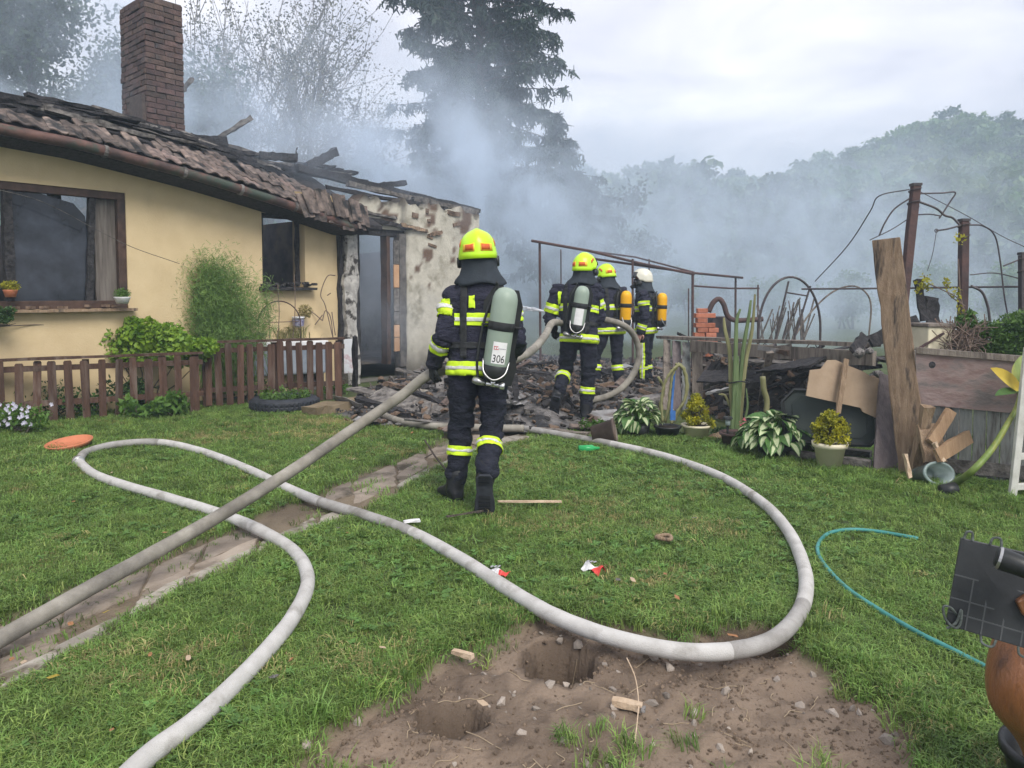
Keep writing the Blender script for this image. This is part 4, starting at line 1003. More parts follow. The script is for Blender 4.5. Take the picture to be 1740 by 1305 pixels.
B += [(at(1260, 420, 44), (20, 9, 6), .032), (at(1600, 370, 46), (15, 8, 8), .010), (at(950, 360, 42), (9, 7, 6), .035)]
B = [(tuple(c), r_, w) for c, r_, w in B]
smoke = vol_box('smoke', (-15, 9.0, .15), (26, 58, 15), volume_mat('smoke_air', (.765, .868, 1.0), 1.15, B), 'pale bluish smoke drifting from the burnt roof over the garden')
# ================================================================== FIREFIGHTERS
def capsule(mb, a, b, ra, rb, n=14, flat=None):
    a, b = Vector(a), Vector(b); d = (b - a); L_ = d.length; d = d / L_ if L_ > 1e-6 else Vector((0, 0, 1))
    x = d.orthogonal().normalized(); y = d.cross(x); rings = []
    st = [(-1 + .001, 0)] + [(-math.cos(math.pi / 2 * i / 4), 0) for i in range(1, 5)]
    def ring(c, r): return [c + (x * math.cos(6.283185 * k / n) + y * math.sin(6.283185 * k / n)) * r for k in range(n)]
    for i in range(5):
        t = math.pi / 2 * i / 4; rings.append(ring(a - d * ra * math.cos(t), max(.002, ra * math.sin(t))))
    for u in (.33, .67): rings.append(ring(a.lerp(b, u), ra + (rb - ra) * u))
    for i in range(5):
        t = math.pi / 2 * i / 4; rings.append(ring(b + d * rb * math.sin(t), max(.002, rb * math.cos(t))))
    mb.loft(rings)
def remeshed(mb, voxel, smooth_it=4):
    me = bpy.data.meshes.new('tmp'); me.from_pydata(mb.v, [], mb.f); me.update()
    bm = bmesh.new(); bm.from_mesh(me); bmesh.ops.recalc_face_normals(bm, faces=bm.faces); bm.to_mesh(me); bm.free()
    o = bpy.data.objects.new('tmp', me); COL.objects.link(o)
    r = o.modifiers.new('r', 'REMESH'); r.mode = 'VOXEL'; r.voxel_size = voxel
    s = o.modifiers.new('s', 'SMOOTH'); s.factor = .5; s.iterations = smooth_it
    dg = bpy.context.evaluated_depsgraph_get(); ev = o.evaluated_get(dg); m2 = bpy.data.meshes.new_from_object(ev)
    bpy.data.objects.remove(o); bpy.data.meshes.remove(me); return m2
def co_of(me):
    v = np.empty(len(me.vertices) * 3, np.float32); me.vertices.foreach_get('co', v); return v.reshape(-1, 3).astype(float)
def seg_dist(P, a, b):
    a, b = np.array(a), np.array(b); d = b - a; t = np.clip(((P - a) @ d) / (d @ d), 0, 1); return np.linalg.norm(P - a - t[:, None] * d, axis=1), t

class Fig:
    """one clothed figure in its own frame: x right, y the way it faces, z up"""
    def __init__(s, label, root, yaw, J, seed, helmet='lime', head_yaw=0.0, head_tilt=0.0, head_pitch=0.0, scale=1.0):
        s.t = thing('person', label, 'person', root, 'firefighters in the garden'); s.t.rotation_euler = (0, 0, yaw); s.t.scale = (scale,) * 3
        s.J = {k: np.array(v, float) for k, v in J.items()}; s.seed = seed; s.body(); s.gear(helmet, head_yaw, head_tilt, head_pitch)
    def put(s, nm, me, mats, parent=None, smooth=True, label=None):
        if mats is not None:
            me.materials.clear()
            for m in (mats if isinstance(mats, list) else [mats]): me.materials.append(m)
        if smooth: me.polygons.foreach_set('use_smooth', np.ones(len(me.polygons), dtype=bool))
        o = bpy.data.objects.new(nm, me); COL.objects.link(o); o.parent = parent or s.t
        if label: o['label'] = label
        return o
    def mbput(s, nm, mb, mats, parent=None, smooth=True, bevel=0):
        me = mesh_of(nm, mb.v, mb.f, mats, smooth, mb.m); o = bpy.data.objects.new(nm, me); COL.objects.link(o); o.parent = parent or s.t
        if bevel: add_bevel(o, bevel)
        return o
    def body(s):
        J = s.J; mb = MB(); s.segs = []
        pel, chest, neck = J['pelvis'], J['chest'], J['neck']
        across = (J['shR'] - J['shL']); across = across / np.linalg.norm(across)
        hip_ac = (J['hipR'] - J['hipL']); hip_ac = hip_ac / np.linalg.norm(hip_ac)
        prof = [(-.10, .192, .142), (-.06, .214, .158), (.0, .206, .158), (.12, .194, .150), (.25, .200, .152), (.36, .212, .154), (.44, .205, .142), (.505, .165, .122), (.545, .12, .10), (.58, .085, .085)]
        rings = []; H_ = .58
        for z, rx, ry in prof:
            q = z / H_; c = pel + (chest - pel) * min(1, max(-.2, q / .6)) if q < .6 else chest + (neck - chest) * ((q - .6) / .4)
            a = hip_ac * (1 - max(0, min(1, q))) + across * max(0, min(1, q)); a = a / np.linalg.norm(a)
            up = (neck - pel) / np.linalg.norm(neck - pel); f = np.cross(up, a)
            rr_ = []
            for k in range(24):
                t = 6.283185 * k / 24; ct, st_ = math.cos(t), math.sin(t); e = .8
                rr_.append(c + a * rx * math.copysign(abs(ct) ** e, ct) + f * ry * math.copysign(abs(st_) ** e, st_))
            rings.append([Vector(p) for p in rr_])
        mb.loft(rings)
        def seg(nm, a, b, ra, rb): capsule(mb, a, b, ra, rb); s.segs.append((nm, np.array(a, float), np.array(b, float), max(ra, rb)))
        s.segs.append(('torso', pel - np.array([0, 0, .05]), neck, .20))
        for sd in 'LR':
            sh, el, wr = J['sh' + sd], J['el' + sd], J['wr' + sd]
            seg('arm' + sd, sh, el, .082, .072); seg('fore' + sd, el, wr, .074, .056)
            hp, kn, an = J['hip' + sd], J['kn' + sd], J['an' + sd]
            seg('thigh' + sd, hp, kn, .103, .080); e = an + (kn - an) * .22
            seg('shin' + sd, kn, e, .079, .073)
            mb2 = (an + (kn - an) * .16); capsule(mb, e, mb2, .075, .073)
        me = remeshed(mb, .0135, 4); P = co_of(me)
        nrm = np.empty(len(P) * 3, np.float32); me.vertices.foreach_get('normal', nrm); nrm = nrm.reshape(-1, 3)
        D = np.stack([seg_dist(P, a, b)[0] - r * (1.0 if nm != 'torso' else 1.05) for nm, a, b, r in s.segs], 1); s.lab = D.argmin(1); s.names = [x[0] for x in s.segs]
        # cloth folds: rings across the limbs, deeper round the joints
        dsp = np.zeros(len(P)); so = s.seed * 13.7
        jts = np.array([J['elL'], J['elR'], J['knL'], J['knR'], J['shL'], J['shR'], J['anL'], J['anR']])
        near = np.exp(-(np.min(np.linalg.norm(P[:, None] - jts[None], axis=2), 1) / .13) ** 2)
        for i, p in enumerate(P):
            v = Vector((p[0] * 7 + so, p[1] * 7, p[2] * 17)); w = mnoise.noise(v); w2 = mnoise.noise(Vector((p[0] * 22, p[1] * 22 + so, p[2] * 30)))
            dsp[i] = w * (.010 + .012 * near[i]) - max(0.0, 1 - abs(w) * 3.2) ** 2 * (.007 + .016 * near[i]) + w2 * .004 + .004
        P2 = P + nrm * dsp[:, None]; me.vertices.foreach_set('co', P2.astype(np.float32).ravel()); me.update()
        leg = np.array([n.startswith(('thigh', 'shin')) for n in s.names])
        isleg = leg[s.lab] & (P[:, 2] < pel[2] - .07)
        mi = np.array([1 if all(isleg[v] for v in p.vertices) else 0 for p in me.polygons], np.int32)
        s.bodyo = s.put('body', me, [M['navy'], M['navy2']]); me.polygons.foreach_set('material_index', mi); s.me = me
    def band(s, a, b, t0, t1, labs, mt='lime', off=.006, parent=None, nm='reflective_band', box=None, stripe=True, amin=None):
        """a strip of the body's own surface between two cuts across the line a-b, lifted off the cloth"""
        a, b = np.array(a, float), np.array(b, float); d = b - a; L_ = np.linalg.norm(d); d = d / L_
        bm = bmesh.new(); bm.from_mesh(s.me); bm.verts.ensure_lookup_table()
        ok = {i for i, n in enumerate(s.names) if n in labs}
        bad = [v for v in bm.verts if s.lab[v.index] not in ok or not (t0 - .04 < (np.array(v.co) - a) @ d < t1 + .04) or (box and not box(v.co))]
        bmesh.ops.delete(bm, geom=bad, context='VERTS')
        for tt, inner, outer in ((t0, True, False), (t1, False, True)):
            bmesh.ops.bisect_plane(bm, geom=list(bm.verts) + list(bm.edges) + list(bm.faces), plane_co=tuple(a + d * tt), plane_no=tuple(d), clear_inner=inner, clear_outer=outer)
        if not bm.faces: bm.free(); return None
        bm.normal_update()
        for v in bm.verts: v.co += v.normal * off
        ret = bmesh.ops.extrude_face_region(bm, geom=list(bm.faces)); up = [g for g in ret['geom'] if isinstance(g, bmesh.types.BMVert)]
        for v in up: v.co += v.normal * .003
        me = bpy.data.meshes.new(nm); bm.to_mesh(me); bm.free()
        o = s.put(nm, me, M[mt], parent)
        if stripe:
            w = t1 - t0; s.band(a, b, t0 + w * .36, t1 - w * .36, labs, 'silver', off + .0035, o, 'silver_stripe', box, False)
        return o
    def limb_band(s, seg, u0, u1, **k):
        a, b = [(x[1], x[2]) for x in s.segs if x[0] == seg][0]; L_ = np.linalg.norm(b - a); s.band(a, b, u0 * L_, u1 * L_, [seg], **k)
    def gear(s, helmet, hy, ht, hp):
        J = s.J; hc = Vector(J['head']); R3 = Matrix.Rotation(hy, 3, 'Z') @ Matrix.Rotation(hp, 3, 'X') @ Matrix.Rotation(ht, 3, 'Y')
        s.R3, s.hc = R3, hc
        # head: one shape with brow, nose, jaw under the neck cloth
        mb = MB(); n = 16; rings = []
        for z, rx, yf, yb in ((-.145, .045, .06, -.05), (-.12, .058, .085, -.065), (-.07, .07, .098, -.08), (-.03, .074, .094, -.09), (.0, .076, .093, -.095), (.05, .078, .095, -.10), (.09, .07, .08, -.09), (.115, .04, .05, -.05)):
            rings.append([hc + R3 @ Vector((rx * math.cos(6.283 * k / n), (yf if math.sin(6.283 * k / n) > 0 else -yb) * math.sin(6.283 * k / n), z)) for k in range(n)])
        mb.loft(rings); capsule(mb, hc + R3 @ Vector((0, .09, -.02)), hc + R3 @ Vector((0, .115, -.045)), .012, .016, 8)
        for sx in (-1, 1): capsule(mb, hc + R3 @ Vector((sx * .077, -.005, .01)), hc + R3 @ Vector((sx * .079, -.012, -.03)), .014, .010, 8)
        head = s.mbput('head', mb, M['skin'])
        e = MB()
        for sx in (-1, 1): e.lathe([(.001, -.012), (.010, -.008), (.012, 0), (.010, .008), (.001, .012)], hc + R3 @ Vector((sx * .03, .088, .0)), 8)
        s.mbput('eyes', e, M['ink'], head); e = MB(); e.beam(hc + R3 @ Vector((-.022, .098, -.08)), hc + R3 @ Vector((.022, .098, -.08)), .006, .008); s.mbput('mouth', e, M['ink_red'], head)
        # breathing mask over the face
        mb = MB(); rings = []
        for y, k in ((.05, 1.06), (.085, 1.0), (.115, .78), (.13, .35)):
            rings.append([hc + R3 @ Vector((.084 * k * math.cos(6.283 * q / 16), y, -.03 + .088 * k * math.sin(6.283 * q / 16))) for q in range(16)])
        mb.loft(rings); mk = s.mbput('mask', mb, M['visor']); mb = MB(); mb.tube([hc + R3 @ Vector((0, .12, -.07)), hc + R3 @ Vector((.0, .165, -.10))], [.035, .03], 12); s.mbput('regulator', mb, M['black_plastic'], mk)
        # neck cloth from under the helmet to the shoulders
        nk, chs = Vector(J['neck']), Vector(J['chest']); mb = MB(); rings = []; hp_ = hc + R3 @ Vector((0, -.01, .02))
        base = nk + Vector((0, -.012, -.055))
        for u, rx, ry in ((0, .108, .128), (.25, .108, .125), (.5, .114, .118), (.72, .138, .124), (.9, .165, .132), (1.0, .172, .138)):
            c = hp_.lerp(base, u)
            rings.append([c + Vector(((rx + .006 * math.sin(5 * q + u * 6)) * math.cos(6.283 * q / 28), (ry + .007 * math.sin(q * 1.9 + u * 4)) * math.sin(6.283 * q / 28), .012 * math.sin(q * .9 + s.seed) * u)) for q in range(28)])
        # open towards the face: leave the upper front out
        fs_keep = MB(); n = 28; vs = [p for r in rings for p in r]; fs = []
        for i in range(len(rings) - 1):
            for k in range(n):
                mid = hc + R3 @ Vector((0, .1, 0)); c4 = (rings[i][k] + rings[i + 1][k]) / 2
                if i < 3 and (c4 - hc).dot(R3 @ Vector((0, 1, 0))) > .055: continue
                fs.append((i * n + k, i * n + (k + 1) % n, (i + 1) * n + (k + 1) % n, (i + 1) * n + k))
        fs_keep.add(vs, fs); o = s.mbput('neck_cloth', fs_keep, M['hood']); sm = o.modifiers.new('thick', 'SOLIDIFY'); sm.thickness = .008
        mb = MB(); rings = []                                                     # stand-up collar
        for z, k in ((-.035, 1.0), (.0, .95), (.05, .9), (.055, .82), (.0, .84)):
            rings.append([nk + Vector((.142 * k * math.cos(6.283 * q / 24), -.005 + .118 * k * math.sin(6.283 * q / 24), z - .045)) for q in range(24)])
        mb.loft(rings, cap=False); s.mbput('collar', mb, M['navy'])
        # helmet shell
        hm = M['helmet_lime'] if helmet == 'lime' else M['helmet_white']
        def dome(a, v, k=1.0):
            x, y = math.sin(a) * 1.0, math.cos(a); ph = v * (1.62 if y < -.2 else 1.48 if y < .4 else 1.30); r = math.sin(min(ph, 1.57)) ** .82
            rx, ry = .128 * k, (.150 if y > 0 else .162) * k; z = math.cos(ph) * .150 * k
            ridge = .012 * math.exp(-(x * r / .22) ** 2) * (v < .8); flare = 1 + .05 * max(0, v - .86) / .14
            return hc + R3 @ Vector((x * r * rx * flare, y * r * ry * flare - .005, z + ridge + .035 - .04 * max(0, v - .8) / .2 * (1 if y < .3 else .0)))
        NA, NV = 40, 14; vs = [dome(0, 0)]; fs = []
        for j in range(1, NV + 1):
            for k in range(NA): vs.append(dome(6.283185 * k / NA, j / NV))
        for k in range(NA): fs.append((0, 1 + (k + 1) % NA, 1 + k))
        for j in range(NV - 1):
            for k in range(NA): a_ = 1 + j * NA; fs.append((a_ + k, a_ + (k + 1) % NA, a_ + NA + (k + 1) % NA, a_ + NA + k))
        mb = MB(); mb.add(vs, fs); he = s.mbput('helmet', mb, hm); sm = he.modifiers.new('thick', 'SOLIDIFY'); sm.thickness = .007; sm.offset = -1
        def patch(nm, a0, a1, v0, v1, mt, k=1.02, slant=0.0):
            mb = MB(); nu = 6; g = []
            for i in range(nu + 1):
                for j in range(3):
                    a_ = a0 + (a1 - a0) * i / nu; g.append(dome(a_, v0 + (v1 - v0) * j / 2 + slant * i / nu, k))
            f = []
            for i in range(nu):
                for j in range(2): q = i * 3 + j; f.append((q, q + 3, q + 4, q + 1))
            mb.add(g, f); o = s.mbput(nm, mb, M[mt], he); sm = o.modifiers.new('thick', 'SOLIDIFY'); sm.thickness = .003
        pi = math.pi
        if helmet == 'lime':
            patch('orange_reflector', pi - .88, pi - .16, .765, .895, 'patch_orange', 1.012); patch('orange_reflector', pi + .16, pi + .88, .765, .895, 'patch_orange', 1.012)
            patch('red_reflector', pi - .70, pi - .22, .785, .875, 'patch_red', 1.026); patch('red_reflector', pi + .22, pi + .70, .785, .875, 'patch_red', 1.026)
            patch('red_reflector', pi * .5 - .05, pi * .5 + .35, .60, .74, 'patch_red', 1.02, .08); patch('red_reflector', pi * 1.5 - .35, pi * 1.5 + .05, .68, .82, 'patch_red', 1.02, -.08)
        mb = MB()
        for sx in (-1, 1): mb.lathe([(.001, -.012), (.034, -.012), (.04, 0), (.034, .016), (.001, .018)], hc + R3 @ Vector((sx * .128, .02, -.028)), 12, R3 @ Matrix.Rotation(sx * pi / 2, 3, 'Y'))
        s.mbput('ear_shell', mb, M['black_plastic'], he)
        mb = MB(); rings = []
        for v, k in ((.62, 1.03), (.80, 1.045), (1.0, 1.05), (1.12, 1.02)): rings.append([dome(a_, v, k) for a_ in np.linspace(-1.05, 1.05, 14)])
        f = [];
        for i in range(3):
            for j in range(13): q = i * 14 + j; f.append((q, q + 1, q + 15, q + 14))
        mb.add([p for r in rings for p in r], f); o = s.mbput('visor', mb, M['visor'], he); o.modifiers.new('thick', 'SOLIDIFY').thickness = .004
    def boot(s, sd, heel, toe, up, label=None):
        """heel, toe on the sole's line; up = direction out of the instep"""
        heel, toe, up = Vector(heel), Vector(toe), Vector(up).normalized(); d = (toe - heel); L_ = d.length; d.normalize(); up = (up - d * up.dot(d)).normalized(); w = d.cross(up)
        an = Vector(s.J['an' + sd]); kn = Vector(s.J['kn' + sd]); mb = MB(); rings = []
        for u, hw, h0, h1 in ((-.04, .030, .014, .07), (.04, .040, .014, .13), (.22, .042, .014, .15), (.42, .042, .014, .12), (.62, .048, .014, .085), (.80, .050, .014, .072), (.95, .040, .016, .062), (1.03, .022, .022, .05)):
            c = heel + d * (L_ * u); rr_ = []; hw *= 1.22; h1 *= 1.1
            for k in range(14):
                t = 6.283185 * k / 14; ct, st_ = math.cos(t), math.sin(t); rr_.append(c + w * hw * math.copysign(abs(ct) ** .7, ct) + up * ((h0 + h1) / 2 + (h1 - h0) / 2 * math.copysign(abs(st_) ** .7, st_)))
            rings.append(rr_)
        mb.loft(rings); capsule(mb, heel + d * (L_ * .22) + up * .09, an + (kn - an) * .24, .062, .072, 14)
        me = remeshed(mb, .011, 2); o = s.put('boot', me, M['boot'])
        mb = MB(); rings = []
        for u, hw in ((-.05, .028), (.03, .041), (.2, .043), (.4, .040), (.62, .050), (.82, .052), (.96, .040), (1.04, .022)):
            c = heel + d * (L_ * u); rings.append([c + w * hw * 1.25, c + w * hw * 1.25 + up * .024, c - w * hw * 1.25 + up * .024, c - w * hw * 1.25])
        mb.loft(rings); s.mbput('sole', mb, M['rubber'], o, False, .004)
        tr = MB()
        for u in (.0, .08, .16, .5, .6, .7, .8, .9):
            c = heel + d * (L_ * u) - up * .002; tr.beam(c - w * .036, c + w * .036, .016, .008, up)
        s.mbput('tread', tr, M['boot'], o, False)
    def hand(s, sd, fdir, palm, curl=1.0, mt='glove', nm='glove', size=1.0):
        """palm, four fingers of unequal length and a thumb, curling towards the palm side"""
        wr = Vector(s.J['wr' + sd]); f = Vector(fdir).normalized(); pn = Vector(palm); pn = (pn - f * pn.dot(f)).normalized(); sxv = f.cross(pn) * (1 if sd == 'L' else -1)   # towards the thumb
        k = size; mb = MB()
        for q in (-.028, -.01, .01, .028): capsule(mb, wr + f * .03 * k + sxv * q * k * .8, wr + f * .092 * k + sxv * q * k, .017 * k, .015 * k, 10)
        capsule(mb, wr - f * .04 * k, wr + f * .04 * k, .036 * k, .028 * k, 12)
        for q, L_ in ((.032, .070), (.011, .080), (-.010, .074), (-.031, .058)):
            p = wr + f * .094 * k + sxv * q * k; dd = f.copy()
            for i, fr in enumerate((.45, .32, .26)):
                ang = curl * (.75 if i == 0 else .85); ax = dd.cross(pn) if i == 0 else ax0
                if i == 0: ax0 = ax.normalized()
                dd = (Matrix.Rotation(ang, 3, ax0) @ dd).normalized(); p2 = p + dd * L_ * fr * k; capsule(mb, p, p2, (.0125 - .001 * i) * k, (.0115 - .001 * i) * k, 9); p = p2
        p = wr + f * .03 * k + sxv * .03 * k; d1 = (f * .55 + sxv * .75 + pn * .35 * curl).normalized(); p2 = p + d1 * .042 * k; capsule(mb, p, p2, .0165 * k, .0145 * k, 9)
        d2 = (f * .75 + sxv * .15 + pn * .6 * curl).normalized(); p3 = p2 + d2 * .034 * k; capsule(mb, p2, p3, .0145 * k, .0125 * k, 9); d3 = (f * .6 - sxv * .25 * curl + pn * .7 * curl).normalized(); capsule(mb, p3, p3 + d3 * .026 * k, .0125 * k, .011 * k, 9)
        me = remeshed(mb, .0065, 2); o = s.put(nm, me, M[mt])
        if nm == 'glove':
            c = MB(); c.tube([wr - f * .085, wr - f * .05, wr - f * .01], [.062, .058, .044], 14); s.mbput('cuff', c, M['glove'], o)
        return o
    def w(s, p): return Matrix.LocRotScale(s.t.location, s.t.rotation_euler, s.t.scale) @ Vector(p)

def air_pack(fig, top, bot, out, rad, kind, label, text=None, harness=True):
    """cylinder on its carrying frame; a thing of its own, worn on the back. top/bot in the figure's frame"""
    t = thing('air_cylinder_pack', label, 'air cylinder', fig.w(bot), 'breathing air cylinders on the firefighters'); t.rotation_euler = fig.t.rotation_euler; t.scale = fig.t.scale
    top, bot, out = Vector(top), Vector(bot), Vector(out).normalized(); top = top - bot; o0 = Vector((0, 0, 0)); ax = top.normalized(); L_ = top.length; out = (out - ax * out.dot(ax)).normalized(); sx = ax.cross(out)
    R3 = basis(sx, out, ax)
    def mk(nm, mb, mt, parent=t, smooth=True):
        me = mesh_of(nm, mb.v, mb.f, M[mt] if isinstance(mt, str) else mt, smooth, mb.m); o = bpy.data.objects.new(nm, me); COL.objects.link(o); o.parent = parent; return o
    r = rad; mb = MB()
    mb.lathe([(r * .30, .0), (r * .6, .012), (r * .88, .04), (r, .08), (r, L_ - .10), (r * .97, L_ - .07), (r * .86, L_ - .04), (r * .62, L_ - .014), (r * .3, L_ - .003), (.001, L_)], o0, 28, R3); cyl = mk('cylinder', mb, 'cyl_grey' if kind == 'grey' else 'cyl_yellow')
    mb = MB(); mb.lathe([(r * .35, -.035), (r * .75, -.025), (r * 1.02, .02), (r * 1.03, .065), (r * 1.0, .068)], o0, 28, R3); mk('boot_cap', mb, 'black_plastic')
    mb = MB(); mb.lathe([(r * 1.005, L_ * .56 - .028), (r * 1.045, L_ * .56 - .026), (r * 1.045, L_ * .56 + .026), (r * 1.005, L_ * .56 + .028)], o0, 28, R3)
    mb.beam(R3 @ Vector((-r * 1.0, -r * .2, L_ * .56)), R3 @ Vector((-r * 1.35, -r * 1.1, L_ * .56 - .01)), .05, .012, ax); mb.beam(R3 @ Vector((r * 1.0, -r * .2, L_ * .56)), R3 @ Vector((r * 1.35, -r * 1.1, L_ * .56)), .05, .012, ax); mk('strap', mb, 'strap')
    mb = MB(); mb.prism([(-.13, -.07), (.12, -.07), (.14, .05), (.11, .16), (.12, L_ * .8), (.08, L_ * .98), (-.09, L_ * .98), (-.14, L_ * .8), (-.12, .16), (-.16, .05)], sx, ax, out, -out * (r + .030), .022); mk('back_plate', mb, 'black_plastic', smooth=False)
    mb = MB(); mb.tube([R3 @ Vector((0, 0, -.03)), R3 @ Vector((0, 0, -.075))], [.018, .016], 10); mb.tube([R3 @ Vector((-.045, 0, -.062)), R3 @ Vector((.045, 0, -.062))], [.014, .014], 10); mb.lathe([(.016, 0), (.024, .004), (.024, .03), (.016, .034)], R3 @ Vector((.045, 0, -.062)), 10, R3 @ Matrix.Rotation(math.pi / 2, 3, 'Y')); valve = mk('valve', mb, 'chrome')
    mb = MB(); mb.tube([R3 @ Vector((-.05, 0, -.062)), R3 @ Vector((-.10, -.01, -.055)), R3 @ Vector((-.13, -.02, -.05))], [.016, .026, .022], 10); mk('reducer', mb, 'metal', valve)
    mb = MB(); mb.tube(spline([R3 @ Vector((-.10, -.02, -.05)), R3 @ Vector((-.125, -.03, .10)), R3 @ Vector((-.115, -.05, .35)), R3 @ Vector((-.07, -.08, L_)), R3 @ Vector((-.10, .0, L_ + .02))], 6)[:-4], .009, 8); mk('air_line', mb, 'black_plastic')
    mb = MB(); mb.tube(spline([R3 @ Vector((-r * 1.02, r * .3, .10)), R3 @ Vector((-r * .8, r * .8, .02)), R3 @ Vector((0, r * 1.1, -.02)), R3 @ Vector((r * .8, r * .8, .02)), R3 @ Vector((r * 1.02, r * .3, .10))], 5), .006, 6); mk('guard_wire', mb, 'metal')
    def patch(a0, a1, z0, z1, k, nu=8):
        b = MB(); g = []
        for i in range(nu + 1):
            a = a0 + (a1 - a0) * i / nu
            for z in (z0, z1): g.append(R3 @ Vector((math.sin(a) * r * k, math.cos(a) * r * k, z)))
        b.add(g, [(2 * i, 2 * i + 1, 2 * i + 3, 2 * i + 2) for i in range(nu)]); return b
    if text:
        lab = mk('label', patch(text['a0'], text['a1'], text['z0'], text['z1'], 1.012), 'label_white', cyl); dz = text['z1'] - text['z0']; am = (text['a0'] + text['a1']) / 2; aw = text['a1'] - text['a0']
        if 'num' in text:
            fc = bpy.data.curves.new('number', 'FONT'); fc.body = text['num']; fc.size = dz * .50; fc.align_x = 'CENTER'; fo = bpy.data.objects.new('number', fc); COL.objects.link(fo)
            m = bpy.data.meshes.new_from_object(fo.evaluated_get(bpy.context.evaluated_depsgraph_get())); bpy.data.objects.remove(fo)
            P = co_of(m); wd = (P[:, 0].max() - P[:, 0].min()); P[:, 0] -= (P[:, 0].max() + P[:, 0].min()) / 2
            sgn = text.get('sgn', 1); A = am + sgn * P[:, 0] / wd * aw * .84
            Q = np.stack([np.sin(A) * r * 1.022, np.cos(A) * r * 1.022, text['z0'] + dz * .06 + (P[:, 1] - P[:, 1].min())], -1); Q = np.array([tuple(R3 @ Vector(q)) for q in Q]); m.vertices.foreach_set('co', Q.astype(np.float32).ravel()); m.update()
            bmx = bmesh.new(); bmx.from_mesh(m); bmesh.ops.recalc_face_normals(bmx, faces=bmx.faces); bmx.to_mesh(m); bmx.free()
            m.materials.clear(); m.materials.append(M['ink']); o = bpy.data.objects.new('number', m); COL.objects.link(o); o.parent = lab; o.modifiers.new('thick', 'SOLIDIFY').thickness = .001
            b = MB()
            for u0, u1, z0, z1 in ((-.42, -.38, .64, .80), (-.38, -.27, .77, .80), (-.38, -.27, .64, .67), (-.25, -.21, .64, .80), (-.21, -.12, .64, .67), (-.21, -.12, .77, .80), (-.12, -.09, .64, .72)):
                q = patch(am + sgn * u0 * aw, am + sgn * u1 * aw, text['z0'] + dz * z0, text['z0'] + dz * z1, 1.022, 2); b.add(q.v, q.f)
            mk('red_mark', b, 'ink_red', lab)
            b = MB()
            for u0, u1 in ((-.05, .02), (.04, .12), (.14, .20), (.22, .32), (.34, .41)):
                q = patch(am + sgn * u0 * aw, am + sgn * u1 * aw, text['z0'] + dz * .68, text['z0'] + dz * .72, 1.022, 2); b.add(q.v, q.f)
            mk('fine_print', b, 'ink_grey', lab)
    return t

BASE = dict(pelvis=(0, 0, .92), chest=(0, 0, 1.28), neck=(0, .01, 1.50), head=(0, .03, 1.66), shL=(-.20, 0, 1.42), elL=(-.25, -.02, 1.13), wrL=(-.22, .15, .95), shR=(.20, 0, 1.42), elR=(.25, -.02, 1.13), wrR=(.22, .15, .95),
            hipL=(-.105, 0, .88), knL=(-.11, .03, .49), anL=(-.11, 0, .09), hipR=(.105, 0, .88), knR=(.11, .03, .49), anR=(.11, 0, .09))
def pose(**k): d = dict(BASE); d.update(k); return d
def strips(f, hem=.0):
    """the coat's bands: lower hem, chest, upper arms, forearms, shins"""
    J = f.J; p, n = J['pelvis'], J['neck']
    f.band(p, n, -.045 + hem, .040 + hem, ['torso', 'thighL', 'thighR']); f.band(p, n, .258, .340, ['torso'])
def harness(f, narrow=.115):
    """dark shoulder straps and waist belt lying on the coat"""
    p, n = f.J['pelvis'], f.J['neck']
    for sx in (-1, 1): f.band(f.J['chest'] + np.array([sx * narrow - .022, 0, 0]), f.J['chest'] + np.array([sx * narrow + 1, 0, 0]), 0, .044, ['torso', 'armL', 'armR'], 'strap', .010, None, 'shoulder_strap', (lambda v: v.z > .98), False)
    f.band(p, n, .105, .150, ['torso'], 'strap', .010, None, 'waist_belt', None, False)
def tabs(f, specs):
    J = f.J
    for x, z0, z1 in specs:
        c = J['chest']; f.band(np.array([x - .021, 0, 0]), np.array([x + 1, 0, 0]), 0, .042, ['torso', 'armL', 'armR'], 'lime', .014, None, 'reflective_tab', (lambda v, a=z0, b=z1: a < v.z < b and v.y < .03), False)

# ---- nearest firefighter, walking away with the hose
r1 = gnd(806, 852); r1.z = 0
P1 = Fig('firefighter nearest to us walking away, lime helmet, hauling the dirty hose with the left hand', r1, 0.0,
         pose(pelvis=(.030, .0, .93), chest=(.055, .05, 1.265), neck=(.045, .075, 1.53), head=(.025, .09, 1.66), shL=(-.135, .06, 1.385), elL=(-.195, -.05, 1.135), wrL=(-.278, .075, .935), shR=(.215, .05, 1.38), elR=(.285, .03, 1.11), wrR=(.29, .28, 1.02),
              hipL=(-.075, 0, .86), knL=(-.095, .05, .49), anL=(-.125, -.01, .095), hipR=(.135, -.01, .86), knR=(.120, -.02, .49), anR=(.088, -.34, .235)), 1, head_yaw=.04, head_tilt=-.05)
strips(P1, -.02); harness(P1)
P1.limb_band('armL', .16, .56); P1.limb_band('foreL', .10, .50); P1.limb_band('armR', .30, .62); P1.limb_band('shinL', .36, .56, stripe=True); P1.limb_band('shinR', .34, .55)
tabs(P1, [(-.005, 1.31, 1.40), (.215, 1.27, 1.36)])
P1.boot('L', (-.105, -.055, .0), (-.235, .17, .0), (0, 0, 1)); P1.boot('R', (.083, -.395, .265), (.085, -.352, .005), (0, 1, .12))
P1.hand('L', (-.25, .20, -.95), (.75, .35, -.1), 1.0); P1.hand('R', (-.1, .9, -.3), (-.8, .2, -.2), 1.0)
air_pack(P1, (.225, -.205, 1.455), (.140, -.195, .885), (.0, -1, .1), .083, 'grey', 'grey-green air cylinder with white number label on the nearest firefighter', dict(a0=-.38, a1=.74, z0=.085, z1=.225, num='306', sgn=1))

